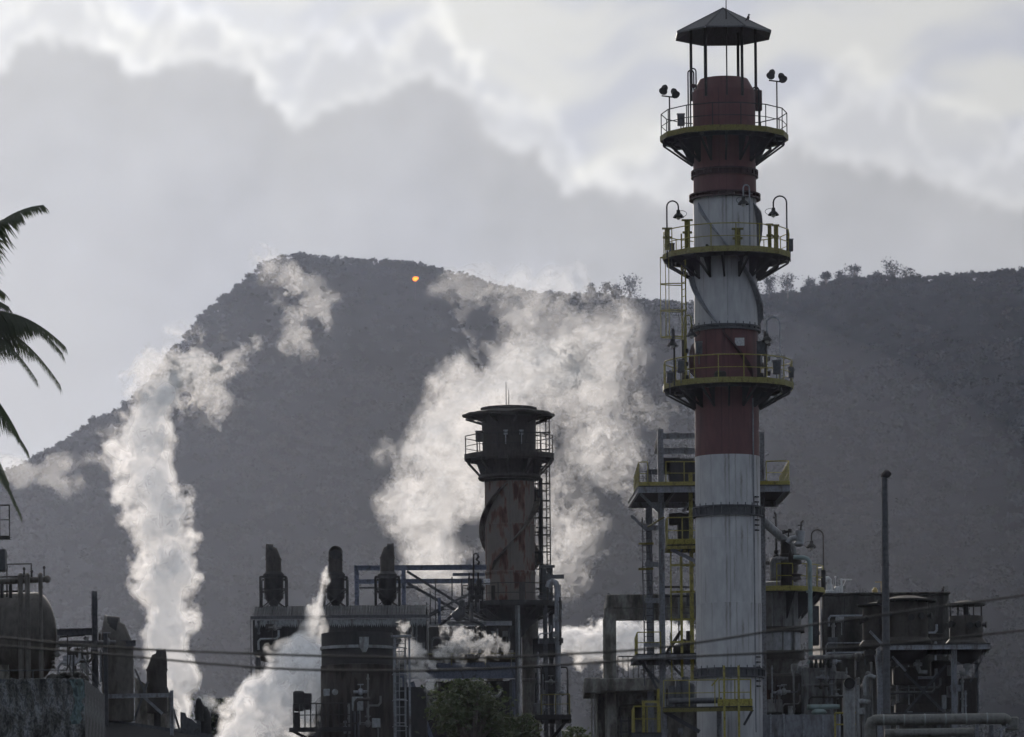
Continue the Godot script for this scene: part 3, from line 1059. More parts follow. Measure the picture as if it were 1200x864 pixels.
	# lamps
	floodlights("twin floodlight post at the left edge of the chimney's topmost platform", P(785, 166, d - 0.6), 52 * k)
	floodlights("taller twin floodlight post at the right edge of the chimney's topmost platform", P(911, 168, d - 0.6), 72 * k)
	var L := Vector3(-1, 0, 0)
	var R := Vector3(1, 0, 0)
	gooseneck("dark gooseneck lamp bending right, left end of the chimney's second platform", P(782, 302, d - 1.0), 66 * k, R, 13.5 * k, 4 * k, M.soot)
	gooseneck("dark gooseneck lamp bending left, right end of the chimney's second platform", P(922.5, 300, d - 0.8), 70 * k, L, 15.5 * k, 6 * k, M.soot)
	gooseneck("grey gooseneck lamp against the white shell on the chimney's second platform", P(879, 296, d - 2.4), 78 * k, Vector3(-0.85, 0, 0.5).normalized(), 8.5 * k, 10 * k, M.steel_grey)
	gooseneck("yellowish gooseneck lamp left of the red band on the chimney's third platform", P(803, 452, d - 1.2), 82 * k, R, 8 * k, 12 * k, M.yellow_dark)
	gooseneck("grey gooseneck lamp bending left beside the red band on the chimney's third platform", P(914.5, 449, d - 1.6), 77 * k, L, 15 * k, 12 * k, M.steel_grey)
	gooseneck("short hanging lamp under the caged ladder on the chimney's third platform", P(790.5, 452, d - 2.2), 66 * k, Vector3(-0.5, 0, 0.85).normalized(), 4 * k, 10 * k, M.soot)
# a rectangular deck given by its four corners (front left, front right, back right, back left)
func deck_platform(parent: Node, p: Array, t: float, m: Material, called := "deck") -> Node3D:
	var b := B.new()
	var dn := Vector3(0, -0.05, 0)
	b.hexa([p[0] + dn, p[1] + dn, p[2] + dn, p[3] + dn, p[0], p[1], p[2], p[3]])
	var o := obj(called, b, M.soot, parent)
	for i in 4:
		b = B.new()
		var j := (i + 1) % 4
		b.ibeam(p[i] + Vector3(0, -t * 0.5 - 0.052, 0), p[j] + Vector3(0, -t * 0.5 - 0.052, 0), 0.1, t, 0.015)
		obj("edge_beam", b, m, o)
	for i in range(1, 4):
		b = B.new()
		var f := i / 4.0
		b.beam(p[0].lerp(p[1], f) + Vector3(0, -0.13, -0.08), p[3].lerp(p[2], f) + Vector3(0, -0.13, 0.08), 0.07, 0.14)
		obj("joist", b, M.steel_dark, o)
	return o

func toe(parent: Node, a: Vector3, c: Vector3, m: Material, h := 0.16) -> void:
	var b := B.new()
	b.beam(up(a, h * 0.5 + 0.002), up(c, h * 0.5 + 0.002), 0.014, h)
	obj("toe_board", b, m, parent)

# ---- the steel access tower behind the chimney ----
func access_tower():
	var d := 206.0
	var k := d / F
	var o := thing("access_tower", "grey steel access tower with yellow railed platforms behind the red and white chimney", "tower", P(800, 1158, d))
	var q := func(x: float, y: float, z := 0.0) -> Vector3: return P(x, y, d) + Vector3(0, 0, z)
	var col := func(x: float, y_top: float, z: float, w: float, yref: float):
		var t: Vector3 = q.call(x, yref, z)
		var b := B.new()
		b.ibeam(Vector3(t.x, 0, t.z), Vector3(t.x, q.call(x, y_top, z).y, t.z), w, w, 0.02, Vector3.RIGHT)
		obj("column", b, M.steel_grey, o)
		return t
	col.call(774.0, 509.0, 2.0, 0.26, 700.0)
	col.call(893.0, 507.0, 0.0, 0.22, 540.0)
	col.call(764.0, 540.0, -4.5, 0.3, 600.0)
	col.call(884.0, 530.0, -4.5, 0.26, 600.0)
	var beam := func(a: Vector3, c: Vector3, w: float, m: Material, called := "beam"):
		var b := B.new()
		b.ibeam(a, c, w * 0.7, w, 0.02)
		return obj(called, b, m, o)
	beam.call(q.call(776, 511.5, 0), q.call(891, 510, 0), 0.24, M.steel_grey)
	beam.call(q.call(776, 529, 0), q.call(891, 528, 0), 0.26, M.steel_grey)
	beam.call(q.call(772, 516, 1.8), q.call(772, 516, -4.4), 0.24, M.steel_grey)
	beam.call(q.call(763, 541, -4.5), q.call(880, 540, -4.5), 0.24, M.steel_dark)
	for y in [614.0, 657.0, 700.0, 752.0]:
		beam.call(q.call(757, y, -2.0), q.call(776, y, -2.0), 0.22, M.steel_grey)
	for y in [682.0, 693.0]:
		beam.call(q.call(776, y, -3.0), q.call(815, y, -3.0), 0.09, M.soot)
	# the first platform, seen from below
	var dk := deck_platform(o, [q.call(746, 577.5, 3.0), q.call(921, 576, 3.0), q.call(921, 576, -4.0) + Vector3(-0.2, 0, 0), q.call(746, 577.5, -4.0) + Vector3(-0.25, 0, 0)], 0.26, M.steel_grey, "platform")
	railing(dk, [q.call(757, 577, 2.9), q.call(746.5, 577.5, 2.9), q.call(746, 577.5, -3.9)], 1.05, M.yellow_paint)
	toe(dk, q.call(746, 577.5, 3.06), q.call(921, 576, 3.06), M.yellow_paint)
	railing(dk, [q.call(778, 577, 2.95), q.call(820, 577, 2.95)], 1.05, M.yellow_paint, false, 0.026, 1.0)
	railing(dk, [q.call(894, 576.3, 2.9), q.call(920, 576, 2.9), q.call(920, 576, -3.9)], 1.05, M.yellow_paint, false, 0.026, 1.0)
	for f in [[749.0, 584.0, 772.0, 606.0, 2.0], [742.0, 596.0, 760.0, 613.0, -3.5], [812.0, 584.0, 800.0, 600.0, 0.0]]:
		var b := B.new()
		b.beam(q.call(f[0], f[1], f[4]), q.call(f[2], f[3], f[4]), 0.12, 0.12)
		obj("brace", b, M.steel_grey, o)
	# hopper in the frame
	var b := B.new()
	b.bbox(q.call(806, 556, -2.5), Vector3(1.5, 1.6, 1.6), 0.04)
	b.box(q.call(787, 538, -2.5), Vector3(0.9, 0.5, 1.4))
	b.hexa([q.call(775, 548, -1.8), q.call(815, 546, -1.8), q.call(815, 546, -3.2), q.call(775, 548, -3.2), q.call(784, 533, -1.8), q.call(815, 532, -1.8), q.call(815, 532, -3.2), q.call(784, 533, -3.2)])
	obj("hopper", b, M.soot, o)
	# lower machinery under the first platform
	for f in [[803.0, 618.0, 0.55, 0.9], [807.0, 634.0, 0.75, 0.5], [800.0, 603.0, 1.1, 0.5]]:
		b = B.new()
		b.bbox(q.call(f[0], f[1], -2.2), Vector3(f[2], f[3], 0.8), 0.05)
		obj("gearbox", b, M.soot, o)
	b = B.new()
	b.tube(q.call(811, 596, -1.0), q.call(811, 585, -1.0), 0.2, -1.0, 12)
	obj("drive_shaft", b, M.soot, o)
	b = B.new()
	b.tube(q.call(786, 628, -2.0), q.call(802, 646, -2.0), 0.07, -1.0, 8)
	obj("lever", b, M.soot, o)
	# ladders
	for f in [[761.0, 700.0, 600.0, -2.5], [757.0, 578.0, 536.0, -3.0]]:
		ladder("ladder", o, q.call(f[0], f[1], f[3]), Vector3(q.call(f[0], f[1], f[3]).x, q.call(f[0], f[2], f[3]).y, q.call(f[0], f[1], f[3]).z), Vector3.RIGHT, 0.42, M.steel_dark, 0.03, 0.31)
	ladder("ladder", o, q.call(763, 800, -2.5), Vector3(q.call(763, 800, -2.5).x, q.call(763, 700, 0.0).y, q.call(763, 800, -2.5).z), Vector3.RIGHT, 0.42, M.steel_dark, 0.03, 0.31)
	for y in [632.0, 662.0]:
		b = B.new()
		b.beam(q.call(750, y, -2.4), q.call(768, y - 0.5, -2.4), 0.1, 0.09)
		obj("cleat", b, M.yellow_dark, o)
	# vertical yellow ladderway
	for f in [[808.5, 560.0, 0.17, 2.2], [796.5, 655.0, 0.11, 2.3], [784.5, 648.0, 0.06, 2.3]]:
		var t: Vector3 = q.call(f[0], 720, f[3])
		b = B.new()
		b.beam(Vector3(t.x, q.call(f[0], 800, 0).y, t.z), Vector3(t.x, q.call(f[0], f[1], 0).y, t.z), f[2], f[2])
		obj("ladderway_post", b, M.yellow_paint, o)
	for y in [668.0, 699.0, 731.0, 757.0]:
		b = B.new()
		b.beam(q.call(783, y, 2.4), q.call(812, y - 0.4, 2.4), 0.08, 0.09)
		obj("ladderway_rail", b, M.yellow_paint, o)
	# small yellow balcony
	dk = deck_platform(o, [q.call(779, 646, 3.2), q.call(815, 645.5, 3.2), q.call(815, 645.5, 1.2), q.call(779, 646, 1.2)], 0.14, M.yellow_paint, "balcony")
	railing(dk, [q.call(779.5, 646, 1.3), q.call(779.5, 646, 3.1), q.call(814, 645.5, 3.1)], 1.2, M.yellow_paint, false, 0.03, 0.6)
	toe(dk, q.call(779, 646, 3.28), q.call(815, 645.5, 3.28), M.yellow_paint, 0.24)
	b = B.new()
	b.beam(q.call(784, 650, 2.6), q.call(815, 665, 2.6), 0.15, 0.15)
	obj("brace", b, M.steel_grey, o)
	b = B.new()
	b.pipe([q.call(756.5, 624.5, 2.8), q.call(766, 619, 2.8), q.call(776, 613, 2.8)], 0.045, 6)
	obj("swing_bar", b, M.yellow_dark, o)
	# second platform
	dk = deck_platform(o, [q.call(744, 771.5, 3.0), q.call(816, 770.5, 3.0), q.call(816, 770.5, -1.0), q.call(744, 771.5, -1.0) + Vector3(-0.15, 0, 0)], 0.22, M.steel_grey, "platform")
	railing(dk, [q.call(772, 771, 2.9), q.call(745, 771.5, 2.9), q.call(745, 771.5, -0.9)], 0.95, M.yellow_paint, false, 0.026, 0.7)
	for f in [[747.0, 776.0, 772.0, 803.0], [780.0, 776.0, 800.0, 797.0], [752.0, 778.0, 770.0, 812.0]]:
		b = B.new()
		b.beam(q.call(f[0], f[1], 1.5), q.call(f[2], f[3], 1.5), 0.11, 0.11)
		obj("brace", b, M.steel_dark, o)
	# motors and rails on the second platform
	b = B.new()
	b.bbox(q.call(801, 757, 0.5), Vector3(0.34, 0.5, 0.4), 0.05)
	b.tube(q.call(788, 764, 1.0), q.call(812, 764, 1.0), 0.2, -1.0, 12)
	b.tube(q.call(806, 764, 1.2), q.call(806, 742, 1.2), 0.12, -1.0, 10)
	b.tube(q.call(780, 768, 1.0), q.call(797, 742, 1.0), 0.08, -1.0, 8)
	obj("pump", b, M.rust_dark, o)
	# bottom platform in front of the chimney's foot
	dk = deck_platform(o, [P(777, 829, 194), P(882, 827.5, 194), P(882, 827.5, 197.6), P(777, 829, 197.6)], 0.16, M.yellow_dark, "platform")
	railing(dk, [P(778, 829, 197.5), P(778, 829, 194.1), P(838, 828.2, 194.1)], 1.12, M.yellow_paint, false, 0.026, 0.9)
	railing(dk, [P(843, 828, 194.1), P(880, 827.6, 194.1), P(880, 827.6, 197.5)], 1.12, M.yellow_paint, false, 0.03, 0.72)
	toe(dk, P(841, 828, 193.9), P(882, 827.5, 193.9), M.yellow_paint, 0.3)
	for x in [849.0, 866.0]:
		b = B.new()
		var t := P(x, 829, 193.8)
		b.beam(Vector3(t.x, 0.0, t.z), up(t, 1.75), 0.09, 0.09)
		obj("ladderway_post", b, M.yellow_paint, dk)
	b = B.new()
	b.beam(P(834, 804, 193.8), P(842, 795, 193.8), 0.06, 0.06)
	obj("swing_bar", b, M.yellow_paint, dk)
	b = B.new()
	b.beam(P(778, 834, 195), P(820, 858, 195), 0.16, 0.16)
	b.beam(P(882, 832, 195), P(872, 850, 195), 0.1, 0.1)
	obj("brace", b, M.steel_dark, dk)
	for x in [779.0, 843.0]:
		b = B.new()
		var t := P(x, 860, 195.8)
		b.ibeam(Vector3(t.x, 0, t.z), P(x, 833, 195.8) * Vector3(0, 1, 0) + t * Vector3(1, 0, 1), 0.2, 0.2, 0.02)
		obj("column", b, M.steel_grey, dk)
	# pipes and drums on the bottom platform
	b = B.new()
	for f in [[787.0, 0.16, 24.0], [795.0, 0.12, 30.0], [803.0, 0.17, 34.0], [811.0, 0.1, 26.0]]:
		b.tube(P(f[0], 828, 196.6), P(f[0] + 0.3, 828 - f[2], 196.6), f[1], -1.0, 10)
	b.tube(P(784, 822, 195.4), P(846, 821, 195.4), 0.13, -1.0, 10)
	obj("pipework", b, M.steel_dark, dk)
	# railed landing at the bottom left
	dk = deck_platform(o, [q.call(738, 863, 3.5), q.call(772, 863, 3.5), q.call(772, 863, 0.0), q.call(738, 863, 0.0)], 0.18, M.steel_dark, "platform")
	railing(dk, [q.call(741, 863, 0.1), q.call(741, 863, 3.4), q.call(771, 863, 3.4)], 1.15, M.yellow_paint, false, 0.03, 0.5)
	b = B.new()
	for f in [[752.0, 827.0], [769.0, 812.0]]:
		b.beam(q.call(f[0], 863, 3.0), q.call(f[0], f[1], 3.0), 0.12, 0.12)
	b.beam(q.call(750, 827, 3.0), q.call(768, 827, 3.0), 0.08, 0.1)
	obj("ladderway_post", b, M.yellow_paint, dk)

# ---- bare concrete frame left of the chimney ----
func concrete_frame():
	var d := 211.0
	var k := d / F
	var o := thing("concrete_building", "weathered bare concrete frame with a square opening, left of the chimney foot", "building", P(740, 1158, d))
	var q := func(x: float, y: float, z := 0.0) -> Vector3: return P(x, y, d) + Vector3(0, 0, z)
	var blk := func(called: String, x0: float, x1: float, y0: float, y1: float, z0: float, z1: float, m: Material):
		var a: Vector3 = q.call(x0, (y0 + y1) * 0.5)
		var e: Vector3 = q.call(x1, (y0 + y1) * 0.5)
		var yt: float = q.call(x0, y0).y
		var yb: float = q.call(x0, y1).y
		var b := B.new()
		b.bbox(Vector3((a.x + e.x) * 0.5, (yt + yb) * 0.5, a.z + (z0 + z1) * 0.5), Vector3(e.x - a.x, yt - yb, absf(z1 - z0)), 0.04)
		return obj(called, b, m, o)
	blk.call("column", 710, 724, 713, 1158, -0.6, 0.0, M.concrete)
	blk.call("beam", 710, 880, 697, 713, -0.7, 0.06, M.concrete)
	blk.call("beam", 712, 880, 713.2, 727, -0.55, -0.02, M.concrete)
	blk.call("column", 842, 858, 727, 1158, -0.6, 0.0, M.concrete)
	blk.call("column", 712, 724, 713, 1158, -7.0, -6.4, M.concrete)
	blk.call("beam", 711, 724, 697, 713, -7.0, -0.8, M.concrete)
	blk.call("ledge", 685, 790, 797, 812, -5.0, 1.2, M.concrete)
	blk.call("ledge_lip", 684, 704, 797, 815, 1.22, 1.6, M.concrete)
	blk.call("wall", 702, 842, 812.2, 1158, -4.5, -0.9, M.concrete)
	blk.call("wall", 724.2, 842, 812.2, 829, -0.9, -0.3, M.concrete)
	for x in [694.0, 697.5, 701.0]:
		blk.call("slim_post", x, x + 2.2, 812.2, 1158, -0.6, -0.4, M.concrete)
	var s: Vector3 = q.call(724, 797, 0.4)
	var e: Vector3 = q.call(772, 797, 0.4)
	var b := B.new()
	b.tube(up(s, 1.05), up(e, 1.05), 0.03, -1.0, 6)
	obj("handrail", b, M.soot, o)
	for i in 9:
		b = B.new()
		var p := s.lerp(e, i / 8.0)
		b.tube(p, up(p, 1.05), 0.02, -1.0, 5)
		obj("baluster", b, M.soot, o)
	b = B.new()
	b.beam(q.call(726, 845, -0.2), q.call(752, 845, -0.2), 0.05, 0.05)
	b.beam(q.call(726, 858, -0.2), q.call(752, 858, -0.2), 0.05, 0.05)
	obj("pipe_rail", b, M.steel_dark, o)
	for i in 3:
		b = B.new()
		b.tube(q.call(728 + i * 9, 866, -0.2), q.call(728 + i * 9, 840, -0.2), 0.03, -1.0, 6)
		obj("wall_pipe", b, M.steel_dark, o)
	fittings(o, 726, 836, 815, 862, 211.2, 14, 71)
	fittings(o, 778, 812, 700, 800, 209.8, 8, 72)

# ---- the rusty middle chimney ----
func rusty_stack():
	var d := 230.0
	var k := d / F
	var ax := P(597.5, 620, d)
	var c := Vector3(ax.x, 0, -d)
	var H := func(y: float) -> float: return P(597.5, y, d).y
	var o := thing("rusty_chimney", "shorter rust streaked chimney with a ragged flat brim in front of the steam cloud", "chimney", c)
	var shell := func(called: String, prof: Array, m: Material, at := Vector3.ZERO):
		var b := B.new()
		b.lathe(c + at, prof.map(func(q): return [q[0] * k, H.call(q[1])]), 48)
		return obj(called, b, m, o)
	shell.call("shell_course", [[29.4, 708], [29.2, 674], [30.2, 673.5], [30.2, 671], [29.2, 670.5]], M.rusty_shell)
	shell.call("shell_course", [[29.2, 670.5], [29.2, 617.5], [29.9, 617.2], [29.9, 615.8], [29.2, 615.5]], M.rusty_shell)
	shell.call("shell_course", [[29.2, 615.5], [29.2, 566]], M.rusty_shell)
	shell.call("neck", [[29.2, 566], [29.0, 546], [31.0, 534]], M.rust_dark)
	shell.call("top_drum", [[31.0, 534], [31.8, 505], [31.4, 480], [30.0, 480], [29, 486], [0, 488]], M.rust_dark)
	shell.call("flange", [[29.0, 563], [35.5, 563], [37.0, 560.5], [36.0, 557.5], [29.0, 557.5]], M.rust_dark)
	shell.call("rim", [[31.4, 481.5], [33.0, 481.5], [33.0, 478.5], [30.0, 478.5]], M.rust_dark)
	# ragged brim
	var rn := FastNoiseLite.new()
	rn.seed = 8
	rn.frequency = 0.9
	var b := B.new()
	var n := 44
	var ring := []
	for i in n + 1:
		var a := TAU * (i % n) / n
		var w := 54.5 + 3.5 * rn.get_noise_2d(sin(a) * 3.0, cos(a) * 3.0) - (3.0 if (i % 11) == 5 else 0.0)
		var u := Vector3(sin(a), 0, cos(a))
		var sag := 0.10 * rn.get_noise_2d(sin(a) * 2.0 + 9.0, cos(a) * 2.0)
		ring.append([c + u * 30.5 * k + Vector3(0, H.call(481.5), 0), c + u * w * k + Vector3(0, H.call(486.5) + sag, 0), c + u * w * k + Vector3(0, H.call(489.0) + sag * 1.6, 0), c + u * 31.2 * k + Vector3(0, H.call(490), 0)])
	for i in n:
		for j in 3:
			b.quad(ring[i][j + 1], ring[i + 1][j + 1], ring[i + 1][j], ring[i][j])
	obj("brim", b, M.rust_dark, o)
	for i in 10:
		var a := TAU * (i + 0.3) / 10
		var u := Vector3(sin(a), 0, cos(a))
		b = B.new()
		b.beam(c + u * 31 * k + Vector3(0, H.call(497), 0), c + u * 51 * k + Vector3(0, H.call(490.5), 0), 0.08, 0.1)
		obj("brim_bracket", b, M.rust_dark, o)
	var p := ring_platform(o, c + Vector3(0, H.call(537), 0), 30.8 * k, 54.0 * k, 12, 0.26, M.rust_dark, M.rust_dark, M.soot, 1.05, 1.05, 10)
	cabinet(p, P(562, 512, d - 1.4), Vector3(0.4, 0.5, 0.3), M.rust_dark)
	for x in [592.5, 611.0]: cabinet(p, P(x, 507, d - 1.5), Vector3(0.2, 0.2, 0.15), M.steel_grey, "lamp_box")
	for x in [[593.3, 448.0], [596.4, 457.0]]:
		b = B.new()
		b.tube(P(x[0], 486, d), Vector3(P(x[0], 486, d).x, H.call(x[1]), -d), 0.028, 0.014, 6)
		obj("lightning_rod", b, M.soot, o)
	var pitch := 229.0 * k
	for f in [564.0, 640.0, 716.0]:
		strake(o, c, 29.2 * k, H.call(669), H.call(567), H.call(f), pitch, -1.0, 0.30, M.rust_pale)
	# lower ring platform with its drum
	p = ring_platform(o, c + Vector3(0.05, H.call(711), 0), 28.5 * k, 60.5 * k, 12, 0.26, M.soot, M.soot, M.rust_dark, 0.7, 1.0, 12)
	for f in [[571.0, 682.0, 0.28, 0.28], [578.0, 697.0, 0.2, 0.9], [612.0, 694.0, 0.3, 1.0]]:
		b = B.new()
		b.bbox(P(f[0], f[1], d - 1.7), Vector3(f[2], f[3], 0.2), 0.02)
		obj("instrument_box", b, M.board_white if f[1] < 690 else M.rust_dark, p)
	shell.call("cone", [[13.0, 748], [32.0, 728], [34.0, 712.5]], M.soot)
	b = B.new()
	b.lathe(c + Vector3(22.5 * k, 0, 0), [[10.2 * k, 0.0], [9.8 * k, H.call(800)], [10.3 * k, H.call(799)], [10.3 * k, H.call(797)], [9.8 * k, H.call(796)], [9.6 * k, H.call(716)]], 28)
	obj("leg", b, M.concrete, o)
	b = B.new()
	b.lathe(c + Vector3(-19 * k, 0, -1.2), [[9.5 * k, 0.0], [9.5 * k, H.call(716)]], 20)
	obj("leg", b, M.concrete, o)
	# duct and caged ladder up the right side
	b = B.new()
	b.tube(Vector3(P(634, 640, d).x, H.call(712), -d), Vector3(P(634, 640, d).x, H.call(561), -d), 0.11, -1.0, 10)
	obj("riser_pipe", b, M.soot, o)
	for y in [575.0, 600.0, 624.0, 648.0, 690.0]:
		b = B.new()
		b.beam(P(624, y, d), P(634, y, d), 0.08, 0.08)
		obj("pipe_clip", b, M.soot, o)
	var lx := P(643, 640, d).x
	ladder("caged_ladder", o, Vector3(lx, H.call(700), -d), Vector3(lx, H.call(488), -d), Vector3(0.35, 0, 1).normalized(), 0.5, M.soot, 0.03, 0.3, 0.92, Vector3(-0.85, 0, 0.3), 1.6)
	for i in 9:
		var y := 508.0 + i * 20.0
		b = B.new()
		b.beam(Vector3(P(626, y, d).x, H.call(y), -d + 0.2), Vector3(P(645, y, d).x, H.call(y), -d + 0.2), 0.06, 0.07)
		obj("ladder_stay", b, M.soot, o)

# ---- pipes, posts and the low platform to the right of the rusty chimney ----
func side_gantry():
	var d := 229.0
	var o := thing("pipe_gantry", "dark steel posts, platform and pipes close on the right of the rusty chimney", "gantry", P(640, 1158, d))
	var q := func(x: float, y: float, z := 0.0) -> Vector3: return P(x, y, d) + Vector3(0, 0, z)
	for f in [[639.0, 666.0, 0.2, 0.0], [646.0, 660.0, 0.24, -1.2], [640.0, 712.0, 0.14, 1.4]]:
		var b := B.new()
		var t: Vector3 = q.call(f[0], 760, f[3])
		b.ibeam(Vector3(t.x, 0, t.z), Vector3(t.x, q.call(f[0], f[1]).y, t.z), f[2], f[2], 0.03, Vector3.RIGHT)
		obj("post", b, M.steel_dark, o)
	for f in [[636.0, 677.0, 661.0, 676.5, 0.2], [632.0, 752.0, 660.0, 751.5, 0.26], [633.0, 665.0, 650.0, 664.5, 0.12], [630.0, 700.0, 655.0, 700.0, 0.12]]:
		var b := B.new()
		b.beam(q.call(f[0], f[1], 0.3), q.call(f[2], f[3], 0.3), 0.16, f[4])
		obj("beam", b, M.steel_dark, o)
	var b := B.new()
	b.pipe([q.call(642, 690, 0.8), q.call(643.5, 685, 0.8), q.call(647, 683, 0.8), q.call(651, 685, 0.8), q.call(653, 690, 0.8), Vector3(q.call(654, 760, 0.8).x, 0, q.call(654, 760, 0.8).z)], 0.15, 12)
	obj("riser_pipe", b, M.steel_grey, o)
	var dk := deck_platform(o, [q.call(604, 842, 3.0), q.call(668, 841, 3.0), q.call(668, 841, -1.0), q.call(604, 842, -1.0)], 0.2, M.soot, "platform")
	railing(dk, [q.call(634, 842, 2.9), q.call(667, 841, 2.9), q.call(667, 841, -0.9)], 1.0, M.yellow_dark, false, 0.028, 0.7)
	for x in [634.0, 664.5]:
		b = B.new()
		b.pipe([q.call(x, 842, 2.8), q.call(x, 790, 2.8), q.call(x - 1.0, 786.5, 2.8), q.call(x - 8.0, 786, 2.8)], 0.045, 6)
		obj("davit", b, M.soot, dk)
	ladder("ladder", o, q.call(633, 842, 1.0), q.call(633, 790, 1.0), Vector3.RIGHT, 0.42, M.soot, 0.04, 0.5)
	for f in [[610.0, 846.0, 640.0, 872.0], [664.0, 846.0, 646.0, 868.0]]:
		b = B.new()
		b.beam(q.call(f[0], f[1], 1.0), q.call(f[2], f[3], 1.0), 0.14, 0.14)
		obj("brace", b, M.soot, o)
	b = B.new()
	b.bbox(q.call(645, 796, -0.5), Vector3(0.9, 1.4, 0.9), 0.05)
	b.bbox(q.call(640, 758, -1.0), Vector3(1.3, 0.9, 1.1), 0.05)
	obj("fan_box", b, M.soot, o)
	fittings(o, 628, 660, 700, 835, 228.0, 12, 73)
# a round vent stack whose top bends over to an upright mouth; mouth points towards dir
func elbow_vent(parent: Node, base: Vector3, h: float, r: float, dir: Vector3, turn: float, m: Material, called := "vent_pipe", hollow := true) -> void:
	var b := B.new()
	var k := 24
	var rings := []
	var side := Vector3.UP.cross(dir).normalized()
	var steps := [[0.0, 0.0], [1.0, 0.0]]
	for i in range(1, 3): steps.append([1.0, turn * i / 2.0])
	for s in steps:
		var hinge: Vector3 = base + dir * r + Vector3(0, h, 0) * s[0]
		var ring := []
		var nr := []
		for j in k + 1:
			var a := TAU * j / k
			var v := -dir * r + dir * cos(a) * r + side * sin(a) * r
			v = v.rotated(side, s[1])
			ring.append(hinge + v)
			nr.append((dir * cos(a) + side * sin(a)).rotated(side, s[1]))
		rings.append([ring, nr])
	var f := 0
	for i in rings.size() - 1:
		f = b.v.size()
		for s in 2:
			for j in k + 1:
				b.v.append(rings[i + s][0][j]); b.n.append(rings[i + s][1][j]); b.uv.append(Vector2(j, s))
		for j in k:
			var p := f + j
			var q := p + k + 1
			b.ix.append_array([p, q + 1, p + 1, p, q, q + 1])
	var o := obj(called, b, m, parent)
	# the dark inside, a little in from the mouth
	var ib := B.new()
	var last = rings[-1][0]
	var cen := Vector3.ZERO
	for j in k: cen += last[j] / k
	var inw := dir.rotated(side, turn - PI / 2) * -1.0
	for j in k:
		var a: Vector3 = last[j]
		var c2: Vector3 = last[j + 1]
		var a2 := cen + (a - cen) * 0.94
		var c3 := cen + (c2 - cen) * 0.94
		ib.quad(a, c2, c3, a2)
		ib.quad(a2, c3, c3 + inw * r * 0.9, a2 + inw * r * 0.9)
		ib.tri(a2 + inw * r * 0.9, c3 + inw * r * 0.9, cen + inw * r * 0.9)
	obj("mouth", ib, M.soot, o)
	# seams round the pipe
	for y in [0.02, 0.55, 0.98]:
		var sb := B.new()
		sb.lathe(base, [[r, h * y - 0.03], [r + 0.025, h * y - 0.03], [r + 0.025, h * y + 0.03], [r, h * y + 0.03]], 24)
		obj("seam", sb, m, o)

